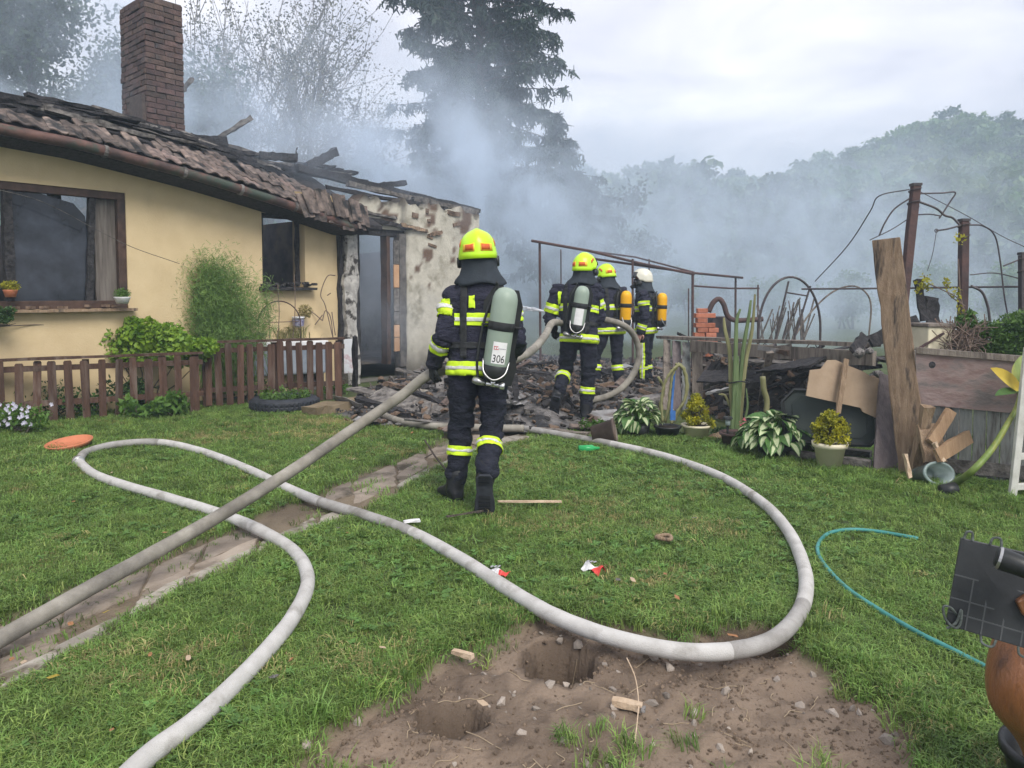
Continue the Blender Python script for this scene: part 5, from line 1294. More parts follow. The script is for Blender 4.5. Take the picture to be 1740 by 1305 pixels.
# ---- second firefighter, with the branch pipe
r2 = gnd(988, 716); r2.z = 0
P2 = Fig('middle firefighter in lime helmet, stepping onto the rubble with a grey-green cylinder', r2, -.12,
         pose(pelvis=(-.03, 0, .95), chest=(-.06, .05, 1.335), neck=(.0, .08, 1.575), head=(.03, .10, 1.68), shL=(-.27, .03, 1.455), elL=(-.36, .03, 1.14), wrL=(-.33, .22, 1.02), shR=(.13, .05, 1.465), elR=(.19, .10, 1.14), wrR=(.0, .33, 1.08),
              hipL=(-.13, 0, .88), knL=(-.19, .12, .56), anL=(-.245, -.22, .33), hipR=(.07, 0, .88), knR=(.075, .03, .49), anR=(.045, .0, .09)), 2, head_yaw=-.55)
strips(P2, -.03); harness(P2)
P2.limb_band('armL', .48, .80); P2.limb_band('armR', .35, .66); P2.limb_band('shinL', .30, .56); P2.limb_band('shinR', .34, .58); tabs(P2, [(-.10, 1.36, 1.43), (-.245, 1.30, 1.45)])
P2.boot('L', (-.262, -.30, .30), (-.315, -.20, .065), (.1, .9, .35)); P2.boot('R', (.04, -.07, 0), (.06, .19, 0), (0, 0, 1)); P2.hand('L', (.1, .75, -.6), (.6, .2, -.5), 1.0); P2.hand('R', (-.6, .7, -.1), (-.3, -.1, -.9), 1.0)
air_pack(P2, (.02, -.225, 1.50), (-.055, -.215, 1.02), (.0, -1, .1), .078, 'grey', 'grey-green air cylinder with blurred pale label on the middle firefighter', dict(a0=-.5, a1=.7, z0=.05, z1=.26))

# ---- third firefighter, yellow cylinder, behind the second
r3 = gnd(1036, 668); r3.z = .0
P3 = Fig('lime-helmeted firefighter with a yellow cylinder, between the middle man and the white helmet', r3, .42,
         pose(neck=(0, .05, 1.545), chest=(0, .02, 1.30), shL=(-.20, 0, 1.44), shR=(.20, 0, 1.44), head=(-.02, .10, 1.65), hipL=(-.12, 0, .88), knL=(-.19, .10, .50), anL=(-.22, .02, .09), hipR=(.10, 0, .88), knR=(.13, .02, .49), anR=(.13, -.05, .09), wrL=(-.1, .3, 1.05), wrR=(.1, .32, 1.05)), 3, head_yaw=.25, head_pitch=-.15)
strips(P3, -.03); harness(P3); P3.limb_band('armL', .4, .62); P3.limb_band('armR', .4, .62); P3.limb_band('shinL', .30, .55); P3.limb_band('shinR', .30, .55); tabs(P3, [(.10, 1.33, 1.41)])
P3.boot('L', (-.21, -.06, 0), (-.24, .19, 0), (0, 0, 1)); P3.boot('R', (.13, -.12, 0), (.15, .14, 0), (0, 0, 1)); P3.hand('L', (.4, .8, -.2), (.4, -.3, -.6)); P3.hand('R', (-.5, .8, -.2), (-.3, -.3, -.6))
air_pack(P3, (.12, -.23, 1.46), (.11, -.215, .99), (.1, -1, .05), .078, 'yellow', 'yellow air cylinder on the firefighter between the middle man and the white helmet')

# ---- fourth, white helmet, side on
r4 = gnd(1097, 660); r4.z = .0
P4 = Fig('firefighter in the white helmet and dark mask standing side-on by the low wall', r4, 1.12,
         pose(neck=(0, .03, 1.525), chest=(0, .01, 1.29), shR=(.20, 0, 1.435), head=(.0, .075, 1.635), elL=(-.24, -.05, 1.13), wrL=(-.26, .02, .88), elR=(.24, .05, 1.15), wrR=(.12, .28, 1.05), shL=(-.205, 0, 1.43)), 4, helmet='white', head_yaw=.2, scale=.98)
strips(P4, -.03); harness(P4); P4.limb_band('armL', .34, .56); P4.limb_band('foreL', .55, .86); P4.limb_band('armR', .4, .62); P4.limb_band('shinL', .45, .62); P4.limb_band('shinR', .45, .62)
for sd, x in (('L', -.20), ('R', .20)):
    P4.band(np.array([0, .0, 0]), np.array([0, 1, 0]), -.03, .035, ['thigh' + sd, 'shin' + sd], box=(lambda v, sx=x: v.z < .72 and v.z > .16 and v.x * sx > 0 and abs(v.x) > .13), nm='side_stripe')
P4.boot('L', (-.11, -.07, 0), (-.12, .19, 0), (0, 0, 1)); P4.boot('R', (.11, -.07, 0), (.12, .19, 0), (0, 0, 1)); P4.hand('L', (.0, .25, -.95), (.8, .2, 0), .55, 'skin', 'hand'); P4.hand('R', (-.5, .8, -.1), (-.3, -.3, -.6))
air_pack(P4, (.0, -.245, 1.46), (.0, -.225, .98), (.0, -1, .0), .078, 'yellow', 'yellow air cylinder on the back of the firefighter in the white helmet')
# ================================================================== HOSES
HR = .034
def gl(px, py, z=HR): return gnd(px, py, z)
def hose(name, pts, r, m, label, cat='fire hose', group='fire hoses on the lawn', per=14, n=18, root=None, split=None):
    sp = spline(pts, per)
    mb = MB(); mb.tube(sp, [r * (1 + .014 * math.sin(i * .37 + math.sin(i * .11) * 5)) for i in range(len(sp))], n); 
    if split: mb.m = [1 if any(a * per <= i // n < b * per for a, b in split) else 0 for i in range(len(mb.f))]
    o = mb.build(name, m, root, smooth=True)
    if root is None: tag(o, label, cat, group)
    return o, sp
def coupling(parent, p, d, r, m='metal'):
    d = Vector(d).normalized(); mb = MB(); R3 = d.to_track_quat('Z', 'Y').to_matrix()
    mb.lathe([(r * .98, -.065), (r * 1.14, -.060), (r * 1.14, -.022), (r * 1.36, -.020), (r * 1.36, .020), (r * 1.14, .022), (r * 1.14, .060), (r * .98, .065)], p, 20, R3); return mb.build('coupling', M[m], parent, smooth=False)
# pale hose: big S over the lawn
root = thing('fire_hose', 'pale clean hose coming in at the bottom edge and running left to the metal coupling', 'fire hose', gl(300, 1250), 'fire hoses on the lawn')
A_ = [gl(120, 1420), gl(246, 1290), gl(340, 1218), gl(440, 1120), gl(500, 1045), gl(523, 985), gl(500, 938), gl(440, 900), gl(370, 872), gl(285, 846), gl(215, 826), gl(160, 806), gl(133, 784)]
_, sp = hose('hose_tube', A_, HR, M['hose'], None, root=root)
coupling(root, sp[-1], sp[-1] - sp[-4], HR)
root = thing('fire_hose', 'grey-white hose looping from the metal coupling across the lawn and past the hole', 'fire hose', gl(700, 900), 'fire hoses on the lawn')
B_ = [gl(133, 784), gl(148, 768), gl(200, 755), gl(272, 752), gl(345, 768), gl(420, 797), gl(480, 826), gl(545, 853), gl(620, 876), gl(700, 905), gl(780, 948), gl(850, 993), gl(925, 1038), gl(1000, 1070), gl(1080, 1093), gl(1160, 1107), gl(1240, 1106), gl(1310, 1088), gl(1354, 1048), gl(1370, 1000),
      gl(1362, 950), gl(1335, 896), gl(1290, 850), gl(1220, 808), gl(1130, 776), gl(1040, 755), gl(950, 738), gl(890, 728)]
_, sp = hose('hose_tube', B_, HR, [M['hose'], M['hose_wet']], None, root=root, split=((0, 3), (7, 9), (16, 18.4), (25, 27)))
root = thing('fire_hose', 'grey hose lying in a half loop on the planks left of the nearest firefighter', 'fire hose', gl(700, 720), 'fire hoses on the lawn')
C_ = [gl(890, 728, .06), gl(800, 726, .06), gl(740, 724, .06), gl(690, 718, .06), gl(655, 706, .06), gl(636, 688, .09), gl(634, 676, .14), gl(645, 667, .18), gl(668, 662, .20), gl(700, 664, .21), gl(760, 672, .2)]
hose('hose_tube', C_, .036, M['hose_dirty'], None, root=root)
# dirty hose from the lower left up into the hand and on to the branch pipe
root = thing('fire_hose', 'dirty brown-grey hose rising from the lower left into the hand of the nearest firefighter', 'fire hose', gl(60, 1065), 'fire hoses on the lawn')
hand = P1.w((-.318, .125, .855))
D_ = [gl(-230, 1215, .05), gl(-100, 1145, .05), gl(0, 1086, .06), gl(130, 1012, .09), gl(260, 940, .14), gl(380, 872, .22), gl(500, 797, .35), gl(610, 722, .53), gl(680, 674, .70), hand, hand + Vector((.16, .12, .03)), hand + Vector((.42, .34, .08)), at(862, 612, 5.75), at(900, 598, 6.2), at(925, 572, 6.9), at(940, 548, 7.6), P2.w((-.16, .34, 1.06)), P2.w((-.05, .45, 1.1))]
hose('hose_tube', D_, .036, M['hose_dirty'], None, root=root)
# second hose round the waist of the middle man
root = thing('fire_hose', 'grey hose hanging in a round loop by the middle firefighter, with red coupling', 'fire hose', gl(1000, 690), 'fire hoses on the lawn')
E_ = [P2.w((-.02, .46, 1.1)), P2.w((.20, .48, 1.12)), at(1058, 552, 8.6), at(1078, 572, 8.75), at(1086, 602, 8.8), at(1078, 632, 8.75), at(1058, 658, 8.7), at(1030, 674, 8.6), at(995, 682, 8.5), gl(955, 690, .07), gl(915, 697, .07), gl(888, 700, .08)]
_, sp = hose('hose_tube', E_, .037, M['hose_dirty'], None, root=root)
MB().lathe([(.043, -.09), (.06, -.085), (.06, -.02), (.075, -.018), (.075, .02), (.058, .025), (.058, .085), (.04, .09)], sp[-1], 18, (sp[-1] - sp[-3]).to_track_quat('Z', 'Y').to_matrix()).build('red_coupling', M['rust_red'], root)
# branch pipe and jet
nz = thing('branch_pipe', 'metal branch pipe held by the middle firefighter, spraying to the left', 'hose nozzle', P2.w((-.16, .34, 1.06)))
a = P2.w((-.12, .42, 1.12)); b = P2.w((-.36, .62, 1.18)); mb = MB(); mb.tube([a, a.lerp(b, .3), a.lerp(b, .32), a.lerp(b, .8), b], [.034, .034, .026, .024, .03], 14); mb.build('barrel', M['black_plastic'], nz)
mb = MB(); mb.tube([a.lerp(b, .35), a.lerp(b, .35) - Vector((0, 0, .11))], [.014, .017], 8); mb.build('grip', M['black_plastic'], nz)
mb = MB(); e = at(840, 509, 9.6); r_ = random.Random(3)
for i in range(260):
    u = r_.random() ** .7; c = b.lerp(e, u) + Vector((0, 0, -.10 * u * u)); c += Vector((r_.gauss(0, .035), r_.gauss(0, .035), r_.gauss(0, .035))) * u
    mb.tube([c, c + (e - b).normalized() * r_.uniform(.02, .09)], r_.uniform(.003, .007), 4)
mb.tube([b, b.lerp(e, .25), b.lerp(e, .45)], [.012, .016, .006], 8)
tag(mb.build('water_jet', M['water']), 'white jet of water between the middle and the nearest firefighter', 'water jet', kind='stuff')
# garden hose
pts = [gnd(1560, 915, .03), gnd(1490, 903, .025), gnd(1440, 900, .02), gnd(1405, 908, .018), gnd(1389, 930, .018), gnd(1400, 958, .018), gnd(1440, 1000, .018), gnd(1500, 1040, .018), gnd(1560, 1075, .018), gnd(1620, 1105, .018), gnd(1690, 1142, .018), gnd(1780, 1200, .018)]
hose('garden_hose', pts, .011, M['garden_hose'], 'thin blue-green garden hose curving over the grass at the right', 'garden hose', None, 12, 8)

# ================================================================== FENCE AND THE BED BEHIND IT
def picket_mesh():
    b = MB(); b.prism([(-.041, 0), (.041, 0), (.041, .655), (.030, .672), (-.030, .672), (-.041, .655)], (1, 0, 0), (0, 0, 1), (0, 1, 0), (0, 0, 0), .02); return mesh_of('picket', b.v, b.f, M['fence'])
PM = picket_mesh()
def fence(a, b, zt, n, label, skip=(), post=None, zb=.02, sag=0):
    t = thing('picket_fence', label, 'fence', a, 'brown picket fences'); d = (b - a); L_ = d.length; d.normalize(); f = Vector((d.y, -d.x, 0)); up = Vector((0, 0, 1))
    for i in range(n):
        if i in skip: continue
        s = (i + .5) / n * L_; h_ = zt - zb - .02
        p = a + d * s + up * (zb + random.uniform(-.02, .02)) + f * .012
        piece('picket', PM, t, p, basis(d, -f, up) @ Matrix.Rotation(random.gauss(0, .018), 3, 'Y') @ Matrix.Rotation(random.gauss(0, .02), 3, 'X'), (random.uniform(.9, 1.1), 1, h_ / .672))
    for z, w, h_, nm in ((zt - .10, .035, .06, 'rail'), (zb + .20, .035, .06, 'rail'), (zt + .008, .10, .028, 'cap_rail')):
        MB().beam(a + up * z - f * .03 - d * .03, b + up * z - f * .03 + d * .03, w, h_, jag=.004, segs=8).build(nm, M['fence'], t)
    for s in (0.02, .5, .98): MB().beam(a + d * (L_ * s) - f * .06 - up * .1, a + d * (L_ * s) - f * .06 + up * (zt - .02), .07, .07, d).build('post', M['fence'], t)
    return t
fa, fb = gnd(-75, 730), gnd(342, 700)
fence(Vector((fa.x, fa.y, 0)), Vector((fb.x, fb.y, 0)), .70, 15, 'long brown picket fence at the left with lighter worn pickets')
fc, fd = gnd(346, 694), gnd(583, 678)
fence(Vector((fc.x, fc.y, 0)), Vector((fd.x, fd.y, 0)), .81, 14, 'shorter dark brown picket fence ending at the white corner post')
# low earth kerb by the fence end
tag(MB().beam(gnd(526, 700, .05), gnd(618, 684, .06), .28, .12, jag=.015, segs=7).build('kerb_stone', mat('mossy_kerb', (.13, .10, .06), (.21, .165, .105), rough=.95, scale=6, bump=.6), None), 'low mossy stone kerb right of the tyre planter', 'kerb')
# bush, fern, plants
def shrub(name, label, cat, base, blobs, n, size, lm, seed, stems=9, aspect=.55, group=None, flat=.8, stem_m='bark'):
    r = np.random.default_rng(seed); b = Vector(base); t = thing(name, label, cat, b, group)
    V, F = leaf_cloud([tuple(c) for c, _ in blobs], np.array([q for _, q in blobs]), n, size, r, flat, aspect); obj_np('foliage', V, F, M[lm], t); mb = MB()
    for i in range(stems):
        c = Vector(blobs[i % len(blobs)][0]) + Vector(r.normal(0, .05, 3)); m = b.lerp(c, .5) + Vector(r.normal(0, .04, 3)); mb.tube([b + Vector((r.normal(0, .05), r.normal(0, .05), -.02)), m, c], [.009, .007, .003], 5, cap=False)
    mb.build('stem', M[stem_m], t); return t
bl = []
for px, py, q in ((132, 592, .14), (114, 602, .10), (152, 580, .17), (352, 588, .14), (170, 566, .15), (250, 556, .16), (290, 566, .16), (185, 575, .19), (225, 572, .20), (265, 575, .20), (300, 582, .19), (325, 590, .17), (205, 600, .20), (255, 600, .22), (300, 605, .2), (338, 600, .14), (225, 548, .10), (165, 600, .14)): bl.append((at(px, py, 8.95), q))
shrub('leafy_bush', 'bright yellow-green leafy bush bulging over the left picket fence', 'bush', gb(255, 9.0), bl, 8200, .062, 'leaf_bright', 3, 14, .62)
# feathery fern bush: fine threads
r = np.random.default_rng(8); fr = thing('feathery_bush', 'tall feathery asparagus-like bush against the yellow wall', 'bush', gb(368, 9.75)); b = gb(368, 9.75); mb = MB(); P = []
for i in range(230):
    px = r.normal(350, 72); top = at(np.clip(px + r.normal(0, 34), 276, 456), 424 + abs(px - 358) * .72 + 60 * r.random() ** 1.6 + (22 if r.random() < .3 else 0), 9.68 + r.normal(0, .08)); st = b + Vector((r.normal(0, .3), r.normal(0, .06), .1)); m = st.lerp(top, .55) + Vector((r.normal(0, .06), r.normal(0, .06), .12))
    pts = spline([st, m, top], 5); mb.tube(pts, [.006 * (1 - .8 * k / (len(pts) - 1)) for k in range(len(pts))], 4, cap=False)
    for k in range(3, len(pts)):
        for q in range(20): P.append(tuple(pts[k] + Vector(r.normal(0, .075, 3))))
mb.build('stem', M['leaf_fern'], fr); P = np.array(P); n = len(P); d = r.normal(size=(n, 3)); d[:, 2] += .3; d /= np.linalg.norm(d, axis=1)[:, None]; e = np.cross(d, r.normal(size=(n, 3))); e /= np.linalg.norm(e, axis=1)[:, None]; l = r.uniform(.03, .085, n)[:, None]
obj_np('foliage', np.stack([P - e * .0028, P + e * .0028, P + d * l + e * .002, P + d * l - e * .002], 1).reshape(-1, 3), np.arange(4 * n).reshape(n, 4), M['leaf_fern'], fr)
def low_plant(label, px, py, n, size, lm, seed, wd=.25, hgt=.22, Y=None, name='leafy_plant', cat='plant', aspect=.5, group='low plants along the fence'):
    b = gnd(px, py) if Y is None else gb(px, Y); r = np.random.default_rng(seed)
    bl = [(b + Vector((r.uniform(-wd, wd), r.uniform(-.06, .06), hgt * r.uniform(.25, .8))), hgt * .45) for _ in range(7)]
    return shrub(name, label, cat, b, bl, n, size, lm, seed, 8, aspect, group, 1.0)
low_plant('dark weeds behind the worn left end of the picket fence', 60, 700, 800, .05, 'leaf_dark', 41, .55, .42, Y=8.25)
low_plant('dark weeds behind the left fence under the bright bush', 190, 700, 1000, .06, 'leaf_dark', 42, .5, .38, Y=8.6)
low_plant('green weeds behind the shorter dark fence', 420, 680, 900, .055, 'leaf_dark', 43, .5, .3, Y=9.9)
low_plant('broad-leaved green weeds in front of the left fence between two pickets', 245, 712, 420, .085, 'leaf_mid', 44, .22, .22)
low_plant('small broad-leaved weeds at the foot of the last worn pickets', 290, 708, 300, .08, 'leaf_mid', 45, .18, .26)
low_plant('green weeds growing at the end of the dark fence near the corner post', 560, 668, 420, .045, 'leaf_mid', 46, .30, .16)
t = low_plant('clump of small pale violet flowers in front of the fence at the left edge', 34, 738, 900, .045, 'leaf_mid', 47, .26, .30, name='flowering_plant', cat='flowers')
r = np.random.default_rng(4); b = gnd(34, 738); mb = MB()
for i in range(34):
    c = b + Vector((r.normal(0, .15), -.12 + r.normal(0, .05), r.uniform(.10, .33)))
    for k in range(5):
        a = k * 1.257 + r.random(); u = Vector((math.cos(a), -.35, math.sin(a))).normalized(); v = Vector((-math.sin(a), 0, math.cos(a))); mb.add([c, c + u * .014 + v * .010, c + u * .026, c + u * .014 - v * .010], [(0, 1, 2, 3)])
mb.build('blossom', M['leaf_bloom'], t)
shrub('window_plant', 'dark trailing plant cut off by the left edge under the big window', 'plant', at(-12, 548, 7.85), [(at(-10, 530, 7.8), .10), (at(8, 540, 7.8), .085), (at(18, 528, 7.8), .06), (at(-20, 545, 7.8), .10)], 900, .04, 'leaf_dark', 48)
# terracotta saucer
c = gnd(118, 756, .03); R3 = Matrix.Rotation(R(7), 3, 'X') @ Matrix.Rotation(R(-4), 3, 'Y')
sc_ = MB().lathe([(.001, .0), (.15, .0), (.185, .035), (.195, .036), (.198, .028), (.165, -.012), (.001, -.014)], c, 32, R3).build('plant_saucer', M['terracotta'], None, smooth=True); tag(sc_, 'orange terracotta plant saucer lying on the grass by the fence', 'plant saucer')
# tyre planter
c = gnd(484, 694, .0); tp = thing('tyre_planter', 'half-buried black tyre planted with green weeds by the dark fence', 'planter', c); prof = []
for k in range(13): a = 6.283185 * k / 12; prof.append((.33 + .085 * math.cos(a), .07 + .085 * math.sin(a)))
ty = MB().lathe(prof, c, 36).build('tyre', M['rubber'], tp, smooth=True); mb = MB()
for k in range(44): a = 6.283 * k / 44; mb.box(c + Vector((.415 * math.cos(a), .415 * math.sin(a), .07)), (.012, .024, .09), Matrix.Rotation(a, 3, 'Z'))
mb.build('tread', M['rubber'], ty); MB().lathe([(.001, .07), (.30, .06)], c, 20).build('soil', M['soil'], tp)
r = np.random.default_rng(6); V, F = leaf_cloud([tuple(c + Vector((.24 * math.cos(a), .2 * math.sin(a), .15))) for a in range(6)], np.full(6, .13), 700, .055, r, .9, .35); obj_np('foliage', V, F, M['leaf_mid'], tp)
# white enamelled tank with a shelf of pots behind the dark fence
tk = thing('water_tank', 'grey-blue metal tank with white rim behind the shorter dark fence', 'tank', gb(460, 10.3)); a, b = at(372, 602, 10.25), at(548, 602, 10.95); d = (b - a).normalized()
MB().beam(Vector((a.x, a.y, .45)), Vector((b.x, b.y, .45)), .42, .40, jag=.0, segs=6).build('body', M['galv'], tk, bevel=.03); MB().beam(Vector((a.x, a.y, .70)) - d * .03, Vector((b.x, b.y, .70)) + d * .03, .48, .07).build('rim', M['white_paint'], tk, bevel=.01); MB().beam(a.lerp(b, .45) + Vector((0, -.24, -.35)), a.lerp(b, .45) + Vector((0, -.24, .03)), .02, .02, d).build('pipe', M['blue_tarp'], tk)
for q in (.1, .9): MB().beam(Vector((a.lerp(b, q).x, a.lerp(b, q).y, 0)), Vector((a.lerp(b, q).x, a.lerp(b, q).y, .25)), .08, .3, d).build('foot', M['char_grey'], tk)
tag(MB().box(at(413, 568, 10.3), (.55, .3, .03), Matrix.Rotation(.7, 3, 'Z')).build('cover_board', M['wood_grey'], None), 'pale board lying on the tank under the terracotta trough', 'board')
tag(MB().prism([(-.15, 0), (.15, 0), (.18, .09), (-.18, .09)], d, (0, 0, 1), Vector((-d.y, d.x, 0)), at(408, 566, 10.3) + Vector((0, 0, .0)), .12).build('plant_trough', M['terracotta'], None, bevel=.008), 'small terracotta trough on the board before the feathery bush', 'trough')
# tall grassy plant, arch trellis, hanging pot, dead vines
t = thing('grassy_plant', 'tuft of pale narrow leaves under the small iron arch', 'plant', gb(490, 10.6)); r = np.random.default_rng(12); V = []; b = at(488, 578, 10.6)
for i in range(90):
    a = r.uniform(0, 6.28); L_ = r.uniform(.15, .34); o_ = b + Vector((r.normal(0, .18), r.normal(0, .06), 0)); d2 = Vector((math.cos(a) * .5, math.sin(a) * .5, 1)).normalized(); s2 = Vector((-math.sin(a), math.cos(a), 0)) * .008; m = o_ + d2 * L_ * .6; e = o_ + d2 * L_ * .8 + Vector((math.cos(a), math.sin(a), -.1)) * L_ * .3
    V += [o_ - s2, o_ + s2, m + s2, m - s2, m - s2, m + s2, e + s2 * .2, e - s2 * .2]
obj_np('leaves', np.array([tuple(v) for v in V]), np.arange(len(V)).reshape(-1, 4), mat('straw_leaf', (.20, .21, .08), (.38, .36, .17), trans=.3, scale=6), t)
t = thing('arch_trellis', 'small iron arch trellis with thin rods in front of the small window', 'trellis', gb(475, 10.45)); c = at(475, 550, 10.45); mb = MB(); rx = .27
pts = [Vector((c.x + rx * math.cos(a), c.y + .10 * math.cos(a), c.z + .32 * math.sin(a) + .0)) for a in np.linspace(0, math.pi, 20)]; pts = [pts[0] - Vector((0, 0, .6))] + pts + [pts[-1] - Vector((0, 0, .6))]; mb.tube(pts, .010, 6); mb.build('arch', M['rust'], t); mb = MB()
for p0, p1 in (((458, 580), (449, 488)), ((471, 582), (472, 484)), ((497, 580), (500, 466)), ((449, 548), (508, 546))): mb.tube(spline([at(*p0, 10.4), at((p0[0] + p1[0]) / 2 + 3, (p0[1] + p1[1]) / 2, 10.4), at(*p1, 10.4)], 5), .006, 5)
mb.build('rod', M['dead_vine'], t)
t = thing('hanging_pot', 'white and violet painted pot with a dry ball-shaped plant beside the small arch', 'flower pot', at(507, 556, 10.7)); b = at(507, 556, 10.7); MB().lathe([(.05, 0), (.085, .13), (.092, .13), (.092, .155), (.075, .155), (.06, .10)], b, 20).build('pot', M['white_paint'], t, smooth=True); MB().lathe([(.075, .02), (.088, .11)], b, 20).build('pattern', mat('violet_pattern', (.07, .06, .16), (.4, .4, .5), scale=30, rough=.5), t)
r = np.random.default_rng(9); V, F = leaf_cloud([tuple(b + Vector((.09, .05, .23)))], np.array([.11]), 500, .035, r, 1, .4); obj_np('foliage', V, F, mat('dry_moss', (.20, .17, .06), (.33, .28, .12), scale=9), t)
t = thing('dead_vine', 'dead climbing vine on the yellow wall beside the corner post', 'vine', at(560, 560, 11.1)); mb = MB()
for q in (((566, 575), (553, 520), (545, 500), (556, 470), (570, 468)), ((566, 575), (562, 540), (553, 528), (548, 545)), ((548, 545), (530, 530), (516, 524), (505, 528)), ((570, 570), (566, 545), (564, 530)), ((556, 502), (562, 498)), ((548, 535), (535, 552))): mb.tube(spline([at(*p, 11.0) for p in q], 5), .008, 5)
mb.build('stem', M['dead_vine'], t)
# things on the sills
def sill_pot(label, px, py, Y, m, lm, seed, name='sill_pot', r_=.07):
    b = at(px, py, Y); t = thing(name, label, 'flower pot', b); MB().lathe([(r_ * .7, 0), (r_, .07), (r_ * 1.05, .08), (r_ * .9, .08)], b, 16).build('pot', M[m], t, smooth=True); r = np.random.default_rng(seed); V, F = leaf_cloud([tuple(b + Vector((0, 0, .12)))], np.array([.095]), 420, .035, r, .7, .3); obj_np('foliage', V, F, M[lm], t)
sill_pot('small grey-green cushion plant on the window sill at the left edge', 18, 505, 7.98, 'terracotta', 'leaf_yellow', 1); sill_pot('white bowl with a grey-green cushion plant at the right end of the big window sill', 208, 516, 8.75, 'white_paint', 'leaf_mid', 2, r_=.09)
t = thing('cable', 'thin slack cable hanging across the big window', 'cable', at(60, 330, 8.0)); mb = MB(); mb.tube(spline([at(-30, 316, 7.7), at(70, 342, 8.1), at(160, 388, 8.6), at(225, 420, 8.9), at(305, 448, 9.3)], 6), .004, 5); mb.build('wire', M['char_grey'], t)
mb = MB(); mb.tube(spline([at(-20, 556, 7.85), at(60, 552, 8.25), at(130, 555, 8.6)], 6), .005, 5); tag(mb.build('cable', M['dark_steel'], None), 'second thin cable along the yellow wall under the window', 'cable')
# white tin sign on the corner post
sg = thing('tin_sign', 'blank white tin sign with faint red smears fixed low on the corner post', 'sign', at(592, 600, 11.1)); c = at(592, 605, 11.12)
MB().box(c, (.165, .012, .52), basis(HU, HN, (0, 0, 1))).build('plate', mat('sign_white', (.50, .52, .53), (.62, .64, .65), rough=.5, scale=4, c3=(.42, .27, .29), s3=5, t3=(.55, .64)), sg, bevel=.004)
tag(MB().beam(gnd(604, 660, .0), at(603, 572, 10.6), .06, .06, HU, jag=.012, segs=8).build('burnt_post', M['char'], None), 'short burnt post between tin sign and doorway', 'post')

# ================================================================== RUBBLE IN FRONT OF THE DOOR
def rub_h(x, y):
    m = np.clip(poly_sd(x, y, RUB) + .1, 0, 1.2)
    px = x / np.maximum(y, 1)
    return .20 * sstep(0, 1.1, m) + (vnoise(x, y, 2.6, 4, 81) - .45) * .20 * sstep(.05, .4, m) - .08 * sstep(.06, .16, px) * sstep(0, .9, m)
rx_, ry_ = np.linspace(-2.7, 4.3, 110), np.linspace(7.4, 15, 110); X, Y = np.meshgrid(rx_, ry_); sd = poly_sd(X, Y, RUB); Z = np.where(sd > -.1, rub_h(X, Y) - .005, -.12)
I = np.arange(X.size).reshape(X.shape); F = np.stack([I[:-1, :-1], I[:-1, 1:], I[1:, 1:], I[1:, :-1]], -1).reshape(-1, 4)
heap = thing('debris_heap', 'low heap of ash, rubble and charred timbers spread before the doorway', 'debris', (0, 10, 0))
obj_np('ash', np.stack([X, Y, Z], -1).reshape(-1, 3), F, M['ash'], heap, True)
CH = [chunk('rubble_bit', M[k], rr, f) for k, f in (('rub_grey', .6), ('rub_dark', .5), ('rub_dark', .9), ('rub_brown', .5), ('rub_grey', .35))]
for k, mt in (('long_bit', 'rub_dark'), ('flat_bit', 'rub_brown'), ('lath_bit', 'char_grey'), ('tile_bit', 'tile_burnt')):
    b = MB(); b.beam((-1, 0, 0), (1, 0, 0), .35 if k != 'flat_bit' else 1.2, .18, jag=.08, segs=3); CH.append(mesh_of(k, b.v, b.f, M[mt]))
n = 15000; x, y = rng.uniform(-2.7, 4.2, n), rng.uniform(7.4, 14.5, n); k = rng.random(n) < rub_mask(x, y) * (.35 + .8 * vnoise(x, y, 1.8, 3, 90)); x, y = x[k], y[k]; n = len(x)
rub = scatter('rubble', CH, np.stack([x, y, rub_h(x, y) + rng.uniform(-.01, .05, n)], -1) - np.array(heap.location), rng.normal(0, .5, (n, 3)) + np.stack([np.zeros(n), np.zeros(n), rng.uniform(0, 6.28, n)], -1), .010 + .060 * rng.random(n) ** 3.0, rng.choice([0, 1, 2, 3, 4, 5, 5, 6, 7, 7, 7, 8], n), heap); rub['kind'] = 'stuff'
k = 0
while k < 95:
    px, py = random.uniform(590, 1125), random.uniform(618, 722); g_ = gnd(px, py, .12)
    if float(rub_mask(np.array([g_.x]), np.array([g_.y]))[0]) < .6: continue
    a = random.uniform(0, 6.28); L_ = random.uniform(.18, .75); d = Vector((math.cos(a), math.sin(a), random.uniform(-.25, .35))); z = float(rub_h(np.array([g_.x]), np.array([g_.y]))[0]) + .04; c = Vector((g_.x, g_.y, z + abs(d.z) * L_ * .3)); k += 1
    if k % 4 == 0: piece('broken_tile', random.choice([TM, TMB, TMB]), heap, c, Matrix.Rotation(a, 3, 'Z') @ Matrix.Rotation(random.uniform(-.6, .6), 3, 'X'), (random.uniform(.6, 1),) * 3)
    elif k % 9 == 0: MB().beam(c - d * L_ * .4, c + d * L_ * .4, random.uniform(.2, .35), .006, jag=.03, segs=5).build('metal_sheet', M['sheet_metal'], heap)
    else: MB().beam(c - d * L_ / 2, c + d * L_ / 2, random.uniform(.03, .09), random.uniform(.02, .06), jag=.010, segs=5).build('timber', M[random.choice(['char', 'char', 'char_grey', 'char_grey', 'rub_brown'])], heap)
def plank(p0, p1, w, h_, mt, label, name='plank', cat='plank', jag=.012, group=None, up=(0, 0, 1), segs=7):
    o = MB().beam(p0, p1, w, h_, up, jag=jag, segs=segs).build(name, M[mt], None); return tag(o, label, cat, group)
plank(gnd(600, 660, .18), gnd(760, 700, .10), .22, .03, 'char_grey', 'wide grey scorched plank sloping behind the half loop of hose')
plank(at(640, 668, 8.8), at(782, 712, 7.9), .30, .025, 'char_grey', 'broad brown burnt board leaning out over the grass left of the nearest man', name='burnt_board', cat='board', up=(0, -.5, 1))
plank(at(608, 678, 8.7), at(770, 728, 7.75), .10, .06, 'char', 'black charred timber under the broad brown board')
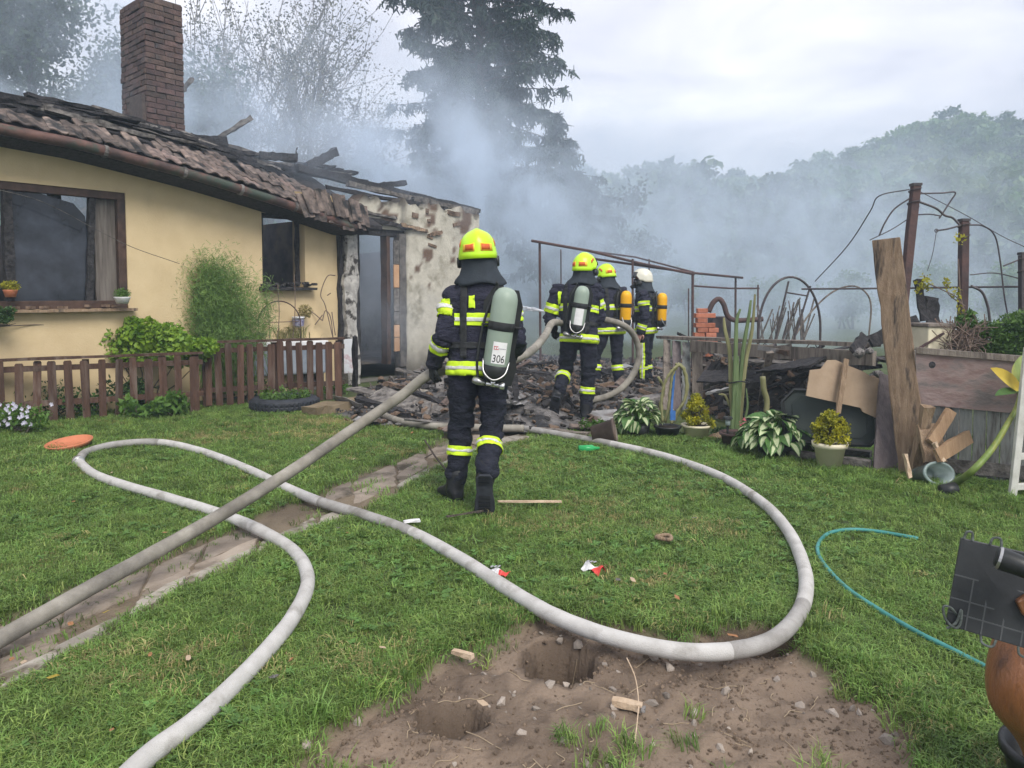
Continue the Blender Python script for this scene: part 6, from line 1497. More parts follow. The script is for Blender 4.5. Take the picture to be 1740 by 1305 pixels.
plank(gnd(845, 712, .05), gnd(948, 716, .06), .10, .04, 'sheet_metal', 'pale grey plank lying right of the nearest man below the red coupling')
plank(gnd(836, 722, .03), gnd(1000, 738, .03), .10, .035, 'wood_grey', 'weathered plank on the ground beside the pale hose')
plank(at(878, 690, 7.9), at(874, 640, 8.2), .07, .06, 'char', 'charred upright stump right of the nearest man', up=(1, 0, 0))
plank(at(688, 628, 10.2), at(690, 668, 9.4), .05, .05, 'char', 'charred upright stick below the doorway tiles', up=(1, 0, 0))
plank(gnd(1060, 690, .08), gnd(1150, 672, .12), .22, .10, 'rub_grey', 'grey stone block lying behind the leftmost hosta', name='stone_block', cat='stone', segs=3)
o = MB(); g = []
for i in range(9):
    for j in range(5):
        p = at(565 + 22 * i, 672 + 9 * i * .6 + j * 5, 8.9 - .14 * i); g.append(p + Vector((0, .10 * j, -.03 * j + random.uniform(-.03, .03))))
f = []
for i in range(8):
    for j in range(4): q = i * 5 + j; f.append((q, q + 1, q + 6, q + 5))
mb = MB(); mb.add(g, f); o = mb.build('metal_sheet', M['sheet_metal'], None); o.modifiers.new('thick', 'SOLIDIFY').thickness = .004; tag(o, 'crumpled scorched metal sheet in front of the doorway rubble', 'metal sheet')
# ================================================================== RIGHT SIDE: FRAMES, POSTS, WALL OF BOARDS
def rods(name, label, cat, base, parts, m='dark_steel', group=None):
    """parts: (part name, points, radius)"""
    t = thing(name, label, cat, base, group)
    for nm, pts, r_ in parts:
        mb = MB(); mb.tube(pts, r_, 6); mb.build(nm, M[m], t)
    return t
def dn(px, py, Y): p = at(px, py, Y); return [p, Vector((p.x + .02, p.y, -.02))]
rods('pergola_frame', 'bent rusty steel pergola frame standing in smoke behind the firefighters', 'pergola', gb(1080, 14), [
    ('post', dn(917, 412, 12.8), .022), ('post', dn(953, 424, 14.6), .014), ('post', dn(1177, 462, 13.2), .024), ('post', dn(1250, 470, 13.8), .020), ('post', dn(1075, 440, 13.0), .020), ('post', dn(1103, 440, 15.2), .016),
    ('beam', [at(903, 409, 12.7), at(1000, 426, 12.9), at(1090, 448, 13.1), at(1180, 466, 13.2)], .024), ('beam', [at(985, 424, 14.6), at(1080, 437, 15.0), at(1180, 463, 14.4)], .018),
    ('beam', [at(1010, 440, 13.0), at(1180, 464, 13.3), at(1262, 472, 13.8)], .022), ('beam', [at(1180, 486, 14), at(1240, 490, 14.2), at(1290, 490, 14.4)], .018), ('post', dn(1288, 484, 14.3), .016), ('post', dn(1170, 490, 15.0), .014)], 'rust')
def hoop(px0, px1, top, base_y, Y, r_): 
    a, b = at(px0, base_y, Y), at(px1, base_y, Y + .15); c = (a + b) / 2; h_ = at((px0 + px1) / 2, top, Y).z - a.z; w = (b - a) / 2
    return [Vector((a.x, a.y, .3))] + [c - w * math.cos(t) + Vector((0, 0, h_ * math.sin(t))) for t in np.linspace(0, math.pi, 26)] + [Vector((b.x, b.y, .3))]
rods('garden_hoop', 'tall dark iron hoop with a small rung frame rising over the low wall', 'garden hoop', gb(1340, 9.2), [
    ('hoop', hoop(1289, 1394, 470, 560, 9.2, .02), .015), ('stile', [at(1340, 478, 9.2), at(1317, 578, 9.2)], .012), ('stile', [at(1377, 486, 9.2), at(1349, 578, 9.2)], .012), ('rung', [at(1336, 497, 9.2), at(1373, 503, 9.2)], .010), ('rod', [at(1340, 540, 9.3), at(1330, 575, 9.3)], .010)], 'dark_steel')
t = rods('garden_hoop', 'thin pale bent hoop right of the tall dark one', 'garden hoop', gb(1425, 10), [('hoop', spline([at(1350, 572, 10), at(1380, 528, 10), at(1415, 496, 10), at(1448, 486, 10), at(1470, 496, 10), at(1480, 520, 10), at(1476, 575, 10)], 6), .012)], 'wood_grey')
def steel_post(label, top, foot, w, Y, m='rust', extra=()):
    a = at(*top, Y); b = at(*foot, Y); k = (b - a).normalized(); b2 = a + k * (a.z / -k.z) if k.z < 0 else b
    t = thing('steel_post', label, 'post', b2, 'rusty posts strung with wires'); mb = MB(); mb.beam(b2, a, w, w, (0, 1, 0), jag=.003, segs=6); mb.build('shaft', M[m], t, bevel=.006); MB().beam(a, a + Vector((0, 0, .025)), w * 1.15, w * 1.15, (0, 1, 0)).build('cap', M['dark_steel'], t); mb = MB()
    for z in (.08, .20): q = a + k * z; mb.tube([q + Vector((w * .75 * math.cos(s), w * .75 * math.sin(s), .01 * s)) for s in np.linspace(0, 6.3, 12)], .006, 5)
    mb.build('wire_wrap', M['dark_steel'], t); return t
steel_post('tallest rusty square post behind the big leaning beam', (1556, 316), (1530, 560), .075, 7.3)
steel_post('middle rusty post with a hooked bracket, shorter than its neighbour', (1638, 376), (1635, 560), .075, 7.6)
steel_post('dark post cut off by the right edge of the picture', (1738, 433), (1738, 560), .06, 7.4, 'dark_steel')
def wire(label, pts, r_, Y=7.3, m='dark_steel', name='wire'):
    mb = MB(); mb.tube(spline([at(p[0], p[1], p[2] if len(p) > 2 else Y) for p in pts], 6), r_, 5); tag(mb.build(name, M[m], None), label, 'wire', 'wires and rods around the rusty posts')
wire('straight horizontal steel rail crossing behind the rusty posts', [(1362, 491, 8.6), (1500, 490, 8.2), (1640, 488, 7.8), (1745, 487, 7.5)], .011, name='rail')
wire('wire running down to the left from the top of the tallest post', [(1545, 322), (1494, 333), (1478, 360, 7.6), (1440, 418, 8.3), (1385, 478, 9)], .006)
wire('curved cable bowing out left of the tallest post', [(1546, 337), (1520, 355), (1504, 378), (1494, 400)], .008)
wire('slanting thin wire left of the tallest post', [(1543, 372), (1515, 390), (1478, 408)], .005)
wire('bent rod zigzagging right from the tallest post', [(1560, 329), (1600, 328), (1623, 327), (1615, 342), (1600, 365), (1596, 371)], .008)
wire('thick cable sagging from the tall to the middle post', [(1562, 343), (1590, 354), (1605, 366), (1618, 370), (1630, 382)], .011)
wire('rod between the two rusty posts with bent end', [(1558, 365), (1580, 364), (1598, 367)], .007)
wire('hooked rod with a small ring left of the middle post', [(1591, 392), (1610, 389), (1632, 383)], .009, 7.5)
wire('thin wire hanging from the ringed rod', [(1591, 395), (1585, 430), (1576, 460)], .0035, 7.5)
wire('long loose cable arching down to the right from the middle post', [(1646, 382), (1670, 384), (1690, 400), (1699, 440), (1706, 500), (1714, 545)], .008, 7.5)
wire('thin wire from the tall post towards the right edge', [(1562, 325), (1640, 365), (1700, 400), (1742, 420)], .004)
wire('wire stretched between the middle and the dark post, upper', [(1648, 467), (1690, 464), (1735, 474)], .006, 7.5)
wire('dark bent pipe curving down right of the middle post', [(1650, 486), (1668, 496), (1678, 520), (1682, 548)], .014, 7.5)
wire('short twisted wires at the dark right-hand post', [(1705, 452), (1725, 444), (1740, 438)], .008, 7.4)
mb = MB(); mb.tube([at(1591, 392, 7.5) + Vector((.016 * math.cos(s), 0, .016 * math.sin(s))) for s in np.linspace(0, 6.3, 14)], .005, 5); tag(mb.build('ring', M['dark_steel'], None), 'small iron ring at the end of the hooked rod', 'ring')
# brick stub with duct
t = thing('brick_pier', 'broken orange-red brick pier beyond the low wall', 'pier', gb(1200, 11.5)); bm_ = BRL; nb = 0; c0 = at(1199, 575, 11.5)
MOB = mat('bright_brick', (.30, .105, .06), (.40, .16, .10), rough=.9, scale=10, bump=.5, rnd=.25); BB = bpy.data.meshes['brick'].copy(); BB.materials.clear(); BB.materials.append(MOB)
for row in range(10):
    for k in range(2):
        if row > 6 and k == 1 and row % 2: continue
        piece('brick', BB, t, c0 + Vector((-.105 + k * .17 + (.04 if row % 2 else 0) + random.uniform(-.01, .01), random.uniform(-.01, .01), -.25 + row * .076 )), Matrix.Rotation(random.gauss(0, .05), 3, 'Z'), (.62, 1, 1))
MB().box((c0.x, c0.y + .05, .35), (.26, .10, .75)).build('core', M['mortar'], t)
t = thing('flue_pipe', 'dark bent flue pipe running from the brick pier behind the cactus', 'pipe', gb(1250, 11.6)); mb = MB()
mb.tube(spline([at(1204, 530, 11.6), at(1212, 514, 11.6), at(1222, 508, 11.6), at(1230, 518, 11.6), at(1236, 536, 11.6), at(1248, 544, 11.6), at(1270, 544, 11.6), at(1296, 542, 11.6)], 6), .040, 12); mb.build('pipe', M['rust'], t, smooth=True); MB().box(at(1222, 556, 11.9), (.30, .3, .35)).build('box', M['dark_steel'], t, bevel=.01)
mb = MB()
for i in range(26): x0 = random.uniform(1290, 1372); y0 = random.uniform(505, 545); mb.tube([at(x0, 578, 10.2), at(x0 + random.uniform(-12, 28), y0, 10.4 + random.uniform(-.3, .3))], random.uniform(.006, .013), 5)
tag(mb.build('burnt_stakes', M['char_grey'], None), 'tangle of charred stakes under the iron hoop', 'burnt stakes', kind='stuff')
# low wall of timbers behind the pots
TOP = [at(1122, 573, 9.7), at(1250, 580, 8.6), at(1370, 584, 7.7), at(1490, 586, 6.95)]
tag(MB().beam(TOP[0], TOP[3], .14, .035, jag=.006, segs=8).build('top_rail', M['wood_grey'], None), 'long weathered plank along the top of the low timber wall', 'rail')
tag(MB().beam(at(1175, 588, 9.0), at(1485, 610, 6.75), .05, .13, jag=.008, segs=8).build('wall_plank', M['wood_grey'], None), 'weathered plank sloping below the top rail of the timber wall', 'plank')
tag(MB().beam(at(1290, 590, 8.0), at(1340, 600, 7.6), .03, .05, jag=.006, segs=4).build('pale_batten', M['sheet_metal'], None), 'short pale batten behind the tall cactus', 'batten')
for i, (px, py0, py1, Y, w, mt, lab) in enumerate(((1133, 578, 690, 9.5, .09, 'wood_grey', 'grey upright plank at the left end of the timber wall'), (1150, 580, 690, 9.35, .10, 'wood_violet', 'dark violet-grey upright plank second from the left end'), (1166, 582, 690, 9.2, .10, 'wood_blue', 'blue-grey upright plank behind the yellow cactus arms'), (1185, 585, 690, 9.0, .13, 'wood_grey', 'broad grey upright plank behind the white cream pot'), (1146, 580, 690, 9.6, .05, 'white_paint', 'narrow pale upright lath behind the timber wall'))):
    tag(MB().beam(gnd(px, py1 + 8) * 1.0, at(px, py0, Y), w, .025, (0, -1, 0), jag=.005, segs=6).build('upright_plank', M[mt], None), lab, 'plank')
tag(MB().beam(gnd(1288, 716), at(1308, 598, 7.5), .07, .03, (0, -1, 0), jag=.004, segs=6).build('leaning_stake', M['wood_grey'], None), 'grey stake leaning on the wall right of the tall cactus', 'stake')
mb = MB(); mb.tube(spline([at(1296, 640, 7.1), at(1298, 662, 7.1), at(1303, 680, 7.1), at(1302, 702, 7.1)], 5), [.028] * 16, 8); o = mb.build('cactus_arm', M['cactus_yellow'], None, smooth=True); tag(o, 'yellowed cactus piece propped against the leaning stake', 'cactus')
# burnt heap beyond the wall
hx_, hy_ = np.linspace(2.0, 5.6, 60), np.linspace(6.6, 11.5, 70); X, Y = np.meshgrid(hx_, hy_); px = CX + FPX * X / Y
lim = sstep(1165, 1240, px) * sstep(1500, 1440, px); base = np.interp(px, [1150, 1250, 1400, 1500], [9.3, 7.9, 6.7, 6.3]); q = Y - base
Z = lim * (.62 * sstep(.05, 1.0, q) * sstep(4.5, 2.0, q) + (vnoise(X, Y, 3, 4, 95) - .5) * .25) - .06 * (1 - lim) - .12 * (q < .05)
I = np.arange(X.size).reshape(X.shape); F = np.stack([I[:-1, :-1], I[:-1, 1:], I[1:, 1:], I[1:, :-1]], -1).reshape(-1, 4)
heap2 = thing('burnt_heap', 'black heap of burnt timbers and scraps behind the row of pots', 'debris', (3.5, 8, 0))
obj_np('ash', np.stack([X, Y, Z], -1).reshape(-1, 3), F, M['rub_dark'], heap2, True)
n = 3400; x, y = rng.uniform(2.2, 5.4, n), rng.uniform(6.6, 10.5, n); px = CX + FPX * x / y; q = y - np.interp(px, [1150, 1250, 1400, 1500], [9.3, 7.9, 6.7, 6.3]); k = (px > 1180) & (px < 1490) & (q > .0) & (q < 2.8); x, y, q = x[k], y[k], q[k]; n = len(x)
def hp_z(x, y, q): return .62 * sstep(.05, 1.0, q) + (vnoise(x, y, 3, 4, 95) - .5) * .25 + .01
o = scatter('scraps', CH, np.stack([x, y, hp_z(x, y, q)], -1) - np.array(heap2.location), rng.normal(0, .5, (n, 3)), .012 + .07 * rng.random(n) ** 3, rng.choice([1, 2, 5, 1, 2, 0, 7, 4], n), heap2); o['kind'] = 'stuff'
for i in range(min(70, n)):
    c = Vector((x[i], y[i], float(hp_z(x[i:i + 1], y[i:i + 1], q[i:i + 1])[0]) + .05)); a = random.uniform(0, 6.28); L_ = random.uniform(.2, .9); d = Vector((math.cos(a), math.sin(a) * .6, random.uniform(-.2, .45)))
    if i % 7 == 0: MB().beam(c - d * L_ * .3, c + d * L_ * .3, random.uniform(.15, .3), .006, jag=.03, segs=5).build('metal_sheet', M['sheet_metal' if i % 14 else 'dark_steel'], heap2)
    elif i % 5 == 0: mb = MB(); mb.tube(spline([c - d * L_ * .5, c + Vector((random.uniform(-.1, .1), 0, random.uniform(0, .2))), c + d * L_ * .5], 5), .007, 5); mb.build('bent_rod', M['dark_steel'], heap2)
    else: MB().beam(c - d * L_ / 2, c + d * L_ / 2, random.uniform(.03, .08), random.uniform(.02, .05), jag=.010, segs=5).build('timber', M[random.choice(['char', 'char', 'char_grey'])], heap2)
for p0, p1, w, mt, lab in (((1190, 640, 8.3), (1300, 640, 7.9), .30, 'char', 'black burnt board lying flat behind the cactus'), ((1200, 668, 8.0), (1262, 655, 7.7), .05, 'sheet_metal', 'pale metal strip in the black heap'), ((1300, 625, 7.6), (1390, 615, 7.1), .32, 'char', 'black corrugated sheet behind the torn fibreboard'), ((1240, 612, 8.2), (1390, 618, 7.2), .10, 'char_grey', 'grey scorched lath on top of the black heap')):
    tag(MB().beam(at(*p0), at(*p1), w, .02, (0, -.4, 1), jag=.01, segs=8).build('burnt_board', M[mt], None), lab, 'board')
for p0, p1, w, lab in (((1450, 598, 6.7), (1470, 570, 6.9), .10, 'black charred plank sticking up beside the big leaning beam'), ((1478, 580, 6.9), (1560, 545, 7.1), .12, 'black charred board rising towards the tallest post'), ((1560, 475, 7.5), (1570, 545, 7.4), .07, 'charred upright plank behind the tallest post'), ((1583, 505, 7.6), (1586, 550, 7.5), .13, 'dark scorched upright board between the rusty posts')):
    tag(MB().beam(at(*p0), at(*p1), w, .03, (0, -1, .2), jag=.01, segs=6).build('charred_plank', M['char'], None), lab, 'plank')
for px, py, Y, s, lab in ((1460, 600, 6.7, .07, 'pale stone lump on the wall top left of the beam'), (1478, 596, 6.6, .05, 'small grey stone lump beside the beam'), (1492, 634, 6.4, .06, 'pale broken lump under the wall top by the beam')):
    o = link('stone', chunk('stone', M['rub_grey'], rr, .7)); o.location = at(px, py, Y); o.scale = (s,) * 3; tag(o, lab, 'stone')
# big leaning beam
mb = MB(); a, b = gnd(1553, 808, .0), at(1506, 408, 5.95); mb.beam(a, b, .205, .12, (-.5, -1, 0), jag=.006, segs=14)
beam_m = mat('leaning_beam', (.155, .105, .068), (.26, .19, .13), rough=.85, scale=5, bump=.7, bscale=26, stretch=(6, 6, .7), c3=(.035, .028, .025), s3=2.4, t3=(.53, .64))
o = mb.build('leaning_beam', beam_m, None, bevel=.008); tag(o, 'big scorched square beam leaning upright in front of the board wall', 'beam')
# dark board and fibreboard
tag(MB().beam(gnd(1510, 803), at(1519, 640, 6.05), .25, .022, (0, -1, 0), segs=5, jag=.003).build('upright_board', M['wood_violet'], None), 'dark violet-brown board standing left of the big beam', 'board')
tag(MB().beam(gnd(1491, 803), gnd(1540, 812), .05, .05).build('timber_block', M['wood_new'], None), 'bare timber block lying at the foot of the dark board', 'timber')
fbY = 6.0; pt = [(1368, 672), (1376, 629), (1395, 627), (1407, 612), (1422, 612), (1445, 622), (1470, 632), (1482, 640), (1503, 645), (1499, 700), (1488, 710), (1466, 700), (1462, 693), (1430, 686)]
o0 = at(1430, 660, fbY); mb = MB(); mb.prism([((p[0] - 1430) * fbY / FPX, -(p[1] - 660) * fbY / FPX) for p in pt][::-1], (1, .05, 0), (0, .12, 1), (0, 1, 0), o0, .014)
tag(mb.build('torn_fibreboard', M['cardboard'], None), 'torn brown fibreboard sheet fixed before the burnt heap', 'fibreboard')
tag(MB().beam(at(1424, 702, 5.9), at(1438, 610, 5.98), .042, .02, (0, -1, 0), jag=.003, segs=4).build('batten', M['wood_brown'], None), 'narrow batten holding the torn fibreboard', 'batten')
# black plastic crate and dark planks behind the golden shrub
t = thing('plastic_tray', 'dark green-black plastic tray standing behind the golden shrub', 'tray', gnd(1410, 770)); c = at(1408, 705, 6.15); fx = Vector((1, -.25, 0)).normalized(); fz = Vector((0, .25, 1)).normalized(); fy = fz.cross(fx).normalized()
pl = [(-.36, -.24), (.30, -.24), (.36, -.18), (.36, .13), (.30, .20), (-.26, .20), (-.36, .10)]; MB().prism(pl, fx, fz, fy, c, .04).build('panel', M['green_black'], t, bevel=.01); mb = MB(); mb.tube([c + fx * u + fz * v for u, v in pl + pl[:1]], .018, 6); mb.build('rim', M['black_plastic'], t)
mb = MB(); mb.prism([(u * .8, v * .78) for u, v in pl], fx, fz, -fy, c - fy * .001, .008); mb.build('inset', M['green_black'], t, bevel=.003)
for i, (y0, lab) in enumerate(((748, 'grey plank on the ground behind the golden shrub, upper of two'), (764, 'grey plank on the ground behind the golden shrub, lower of two'))): tag(MB().beam(gnd(1345, y0 + 6, .06), gnd(1480, y0 + 24, .06), .09, .05, jag=.004, segs=5).build('ground_plank', M['char_grey'], None), lab, 'plank')
# wall of boards on the right
t = thing('board_wall', 'low wall of grey upright planks with a faded red panel above, right of the beam', 'wall', gnd(1650, 815)); wl_, wr_ = gnd(1560, 806), gnd(1900, 842); d = (wr_ - wl_); L_ = d.length; d.normalize(); nn = Vector((d.y, -d.x, 0))
k = 14
for i in range(k):
    w = L_ / k; p = wl_ + d * (w * (i + .5)); MB().box(p + Vector((0, 0, .33)) + nn * random.uniform(-.004, .006), (w - .006, .022, .64 + random.uniform(-.01, .01)), basis(d, -nn, (0, 0, 1)) @ Matrix.Rotation(random.gauss(0, .006), 3, 'Y')).build('plank', M['wood_blue'], t, bevel=.003)
MB().box(wl_.lerp(wr_, .5) + nn * .022 + Vector((0, 0, .10)), (L_, .02, .10), basis(d, -nn, (0, 0, 1))).build('bottom_rail', M['char_grey'], t)
g = [(-.02, .56), (.30, .545), (.62, .535), (L_ * .9, .515), (L_ + .05, .51), (L_ + .05, .90), (.5, .965), (-.04, .98)]; MB().prism(g, d, (0, 0, 1), nn, wl_ + nn * .016, .018).build('red_panel', M['wood_red'], t); MB().beam(wl_ + nn * .03 + Vector((0, 0, .975)) - d * .04, wr_ + nn * .03 + Vector((0, 0, .905)), .05, .045, jag=.003, segs=6).build('top_batten', M['wood_grey'], t)
MB().lathe([(.001, .006), (.022, .004), (.026, 0)], at(1584, 620, (wl_.y + wr_.y) / 2 - .06), 12, Matrix.Rotation(R(90), 3, 'X')).build('knot', M['char'], t)
tag(MB().beam(gnd(1552, 812, .0), at(1577, 690, 5.45), .075, .055, (0, -1, 0), jag=.006, segs=6).build('prop_post', M['wood_brown'], None), 'short brown prop leaning at the foot of the big beam', 'prop')
for p0, p1, w, mt, lab in (((1583, 752, 5.4), (1616, 698, 5.5), .075, 'wood_new', 'short bare timber slanting up on the plank wall'), ((1592, 775, 5.3), (1646, 742, 5.45), .10, 'wood_new', 'short thick bare timber lying across below the slanting one'), ((1588, 752, 5.35), (1604, 785, 5.3), .018, 'chip', 'thin split lath hanging from the two bare timbers'), ((1538, 770, 5.4), (1546, 812, 5.35), .025, 'chip', 'thin pale lath left of the brown prop'), ((1575, 720, 5.5), (1590, 785, 5.4), .16, 'wood_brown', 'broken brown board end behind the bare timbers')):
    tag(MB().beam(at(*p0), at(*p1), w, .035, (0, -1, .1), jag=.006, segs=4).build('broken_timber', M[mt], None), lab, 'timber')
# tub, stalk, ladder
c = gnd(1590, 825, .0); t = thing('clear_tub', 'greenish clear plastic tub lying in the grass under the plank wall', 'tub', c); R3 = Matrix.Rotation(R(72), 3, 'X') @ Matrix.Rotation(.2, 3, 'Y'); MB().lathe([(.05, -.10), (.085, -.09), (.10, .06), (.11, .06), (.11, .075), (.09, .075), (.075, -.07)], c + Vector((-.03, 0, .085)), 22, R3, sx=1.2, sy=.8).build('tub', M['glass_grey'], t, smooth=True)
o = MB().lathe([(.02, -.06), (.042, -.055), (.046, .05), (.036, .056)], gnd(1612, 832, .045), 16, Matrix.Rotation(R(80), 3, 'Y')).build('black_cup', M['black_plastic'], None, smooth=True); tag(o, 'black cup lying beside the clear tub', 'cup')
t = thing('bent_stalk', 'thick curved green stalk with a yellowing leaf, leaning at the right edge', 'plant', gnd(1625, 818)); pts = spline([gnd(1622, 822, .03), at(1650, 802, 5.0), at(1684, 765, 5.05), at(1712, 720, 5.1), at(1728, 690, 5.15), at(1736, 655, 5.2)], 8)
mb = MB(); mb.tube(pts, [.026 - .013 * k / (len(pts) - 1) for k in range(len(pts))], 10); mb.build('stalk', M['stalk'], t, smooth=True)
def blade(p0, p1, w, up, m, droop=.1, nm='leaf', parent=None, seg=7, fold=.25):
    p0, p1, up = Vector(p0), Vector(p1), Vector(up); d = p1 - p0; s = d.cross(up).normalized(); g = []
    for i in range(seg + 1):
        u = i / seg; ww = w * math.sin(math.pi * min(1, u * .92 + .08)) ** .75 if u < 1 else 0; c = p0 + d * u + up * (-droop * u * u + droop * .5 * u); g += [c - s * ww + up * ww * fold, c, c + s * ww + up * ww * fold]
    f = []
    for i in range(seg): q = i * 3; f += [(q, q + 3, q + 4, q + 1), (q + 1, q + 4, q + 5, q + 2)]
    mb = MB(); mb.add(g, f); o = mb.build(nm, m, parent, smooth=True); return o
blade(at(1735, 668, 5.2), at(1686, 624, 5.1), .06, (0, -1, .3), M['dry_leaf'], .03, parent=t, label=None) if False else None
blade(at(1736, 665, 5.2), at(1686, 624, 5.1), .055, (.3, -1, .4), M['dry_leaf'], .03, parent=t); blade(at(1733, 660, 5.2), at(1745, 600, 5.25), .08, (-.3, -1, 0), M['stalk'], .03, parent=t); blade(at(1735, 664, 5.2), at(1692, 668, 5.0), .04, (0, -.5, 1), M['leaf_dark'], .04, parent=t); blade(at(1738, 660, 5.25), at(1800, 640, 5.2), .09, (0, -.6, .8), M['stalk'], .05, parent=t)
t = thing('white_ladder', 'white painted ladder leaning at the right edge of the picture', 'ladder', gnd(1722, 848)); a, b = gnd(1720, 848), at(1738, 676, 5.05); MB().beam(a, a + (b - a) * 1.5, .05, .028, (0, -1, 0), jag=.002, segs=5).build('stile', M['ladder_white'], t, bevel=.004); a2 = a + Vector((.40, .08, 0)); MB().beam(a2, a2 + (b - a) * 1.5, .05, .028, (0, -1, 0), segs=3).build('stile', M['ladder_white'], t, bevel=.004)
for u in (.12, .42, .72, 1.02, 1.32): p = a + (b - a) * u; MB().beam(p, p + Vector((.40, .08, 0)), .03, .045).build('rung', M['ladder_white'], t, bevel=.004)
# cream box, dry heap and shrub at the right
t = thing('cream_box', 'cream-coloured old box standing behind the board wall near the middle rusty post', 'box', at(1592, 592, 6.9)); c = at(1580, 574, 6.95); MB().box(c, (.26, .26, .22), Matrix.Rotation(.2, 3, 'Z')).build('body', M['cream_pot'], t, bevel=.012); MB().box(c + Vector((0, 0, .125)), (.30, .30, .03), Matrix.Rotation(.2, 3, 'Z')).build('lid', M['wood_grey'], t, bevel=.005); MB().beam(at(1562, 592, 6.8), at(1604, 566, 6.8), .02, .02).build('brace', M['rust'], t)
MB().box((c.x, c.y, (c.z - .11) / 2), (.5, .4, c.z - .115)).build('plinth', M['char_grey'], t)
r = np.random.default_rng(77); mb = MB()
for i in range(190):
    c = at(r.uniform(1600, 1665), r.uniform(560, 600), 6.9 + r.uniform(-.2, .2)); d2 = Vector(r.normal(0, 1, 3)).normalized() * .16; mb.tube([c - d2, c + Vector(r.normal(0, .03, 3)), c + d2], .0045, 4)
tag(mb.build('dry_twigs', M['dead_vine'], None), 'heap of dry brown twigs between cream box and green shrub', 'twigs', kind='stuff')
bl = [(at(px, py, 6.9), q) for px, py, q in ((1640, 548, .10), (1665, 560, .13), (1690, 572, .15), (1715, 582, .17), (1740, 575, .18), (1700, 592, .13), (1670, 594, .10), (1755, 560, .18), (1648, 535, .06), (1720, 552, .14), (1745, 545, .15), (1685, 560, .11), (1730, 600, .14))]
shrub('green_shrub', 'green fine-leaved shrub behind the board wall at the right edge', 'shrub', gb(1705, 6.9), bl, 6500, .045, 'leaf_mid', 91, 12, .4)
t = thing('climbing_plant', 'thin climbing plant winding about the middle rusty post', 'plant', at(1635, 560, 7.5)); mb = MB()
for q in (((1650, 580), (1640, 530), (1625, 505), (1600, 492), (1576, 480), (1570, 468)), ((1640, 540), (1632, 500), (1630, 470), (1628, 440)), ((1640, 520), (1612, 500), (1608, 478))): mb.tube(spline([at(*p, 7.45) for p in q], 5), .006, 5)
mb.build('stem', M['dead_vine'], t); r = np.random.default_rng(5); V, F = leaf_cloud([tuple(at(*p, 7.4)) for p in ((1572, 475), (1575, 485), (1610, 482), (1626, 500), (1630, 405), (1632, 530), (1560, 490))], np.full(7, .06), 240, .035, r, 1.2); obj_np('leaves', V, F, M['leaf_yellow'], t)

# ================================================================== POTS AND PLANTS
def pot(label, px, py, r0, r1, h_, m, name='flower_pot', cat='flower pot', rim=True):
    b = gnd(px, py); t = thing(name, label, cat, b); w = .010
    prof = [(.001, .004), (r0, .0), (r0 + (r1 - r0) * .82, h_ * .82)] + ([(r1 + .008, h_ * .83), (r1 + .014, h_)] if rim else [(r1, h_)]) + [(r1 - w, h_), (r1 - w - .008, h_ * .86)]
    MB().lathe(prof, b, 28).build('pot', M[m], t, smooth=False, bevel=0); [setattr(p, 'use_smooth', True) for p in t.children[0].data.polygons]; MB().lathe([(.001, h_ * .90), (r1 - w * .6, h_ * .87)], b, 20).build('soil', M['soil'], t); return t, b
def golden(t, b, z, n, seed, wd, hg, peak=False):
    n = int(n * 1.7)
    r = np.random.default_rng(seed); bl, q = [], []
    for i in range(44):
        a = r.uniform(0, 6.28); k = math.sqrt(r.random()); u = r.random(); w = wd * (1 - u) ** (.6 if peak else .35); bl.append(tuple(b + Vector((math.cos(a) * k * w, math.sin(a) * k * w, z + hg * u)))); q.append(.04)
    V, F = leaf_cloud(bl, np.array(q), n, .026, r, 1.1, .55); obj_np('foliage', V, F, M['leaf_yellow'], t); mb = MB()
    for c in bl: mb.tube([b + Vector((0, 0, z - .05)), Vector(c)], .004, 4)
    mb.build('stem', M['bark'], t)
t, b = pot('round cream pot with a pointed golden shrub, middle of the row', 1183, 744, .105, .135, .135, 'cream_pot'); golden(t, b, .14, 1700, 21, .17, .27, True)
t, b = pot('taller cream pot with a bushy golden shrub in front of the fibreboard', 1409, 798, .085, .125, .225, 'cream_pot'); golden(t, b, .25, 2100, 22, .155, .20)
t, b = pot('low black pot holding drooping yellowish cactus arms', 1134, 742, .10, .125, .11, 'black_plastic')
for i, q in enumerate((((1126, 718), (1124, 680), (1130, 650), (1140, 632), (1150, 622)), ((1130, 718), (1136, 690), (1139, 660), (1143, 636), (1152, 620)), ((1140, 720), (1150, 700), (1163, 680), (1166, 650), (1160, 626), (1148, 618)), ((1144, 718), (1158, 690), (1168, 660), (1163, 628), (1152, 617)), ((1128, 716), (1122, 690), (1128, 660), (1118, 640)))):
    mb = MB(); sp = spline([at(*p, 7.18 + .03 * i) for p in q], 6); mb.tube(sp, [.014 + .004 * math.sin(k * 2.1) for k in range(len(sp))], 7); mb.build('cactus_arm', M['cactus_yellow'], t, smooth=True)
mb = MB(); mb.tube([at(1146, 630, 7.25), at(1142, 680, 7.2), at(1141, 706, 7.15)], .012, 6); mb.build('blue_stick', M['blue_tarp'], t); MB().box(at(1143, 706, 7.1), (.05, .03, .09)).build('blue_tag', M['blue_tarp'], t)
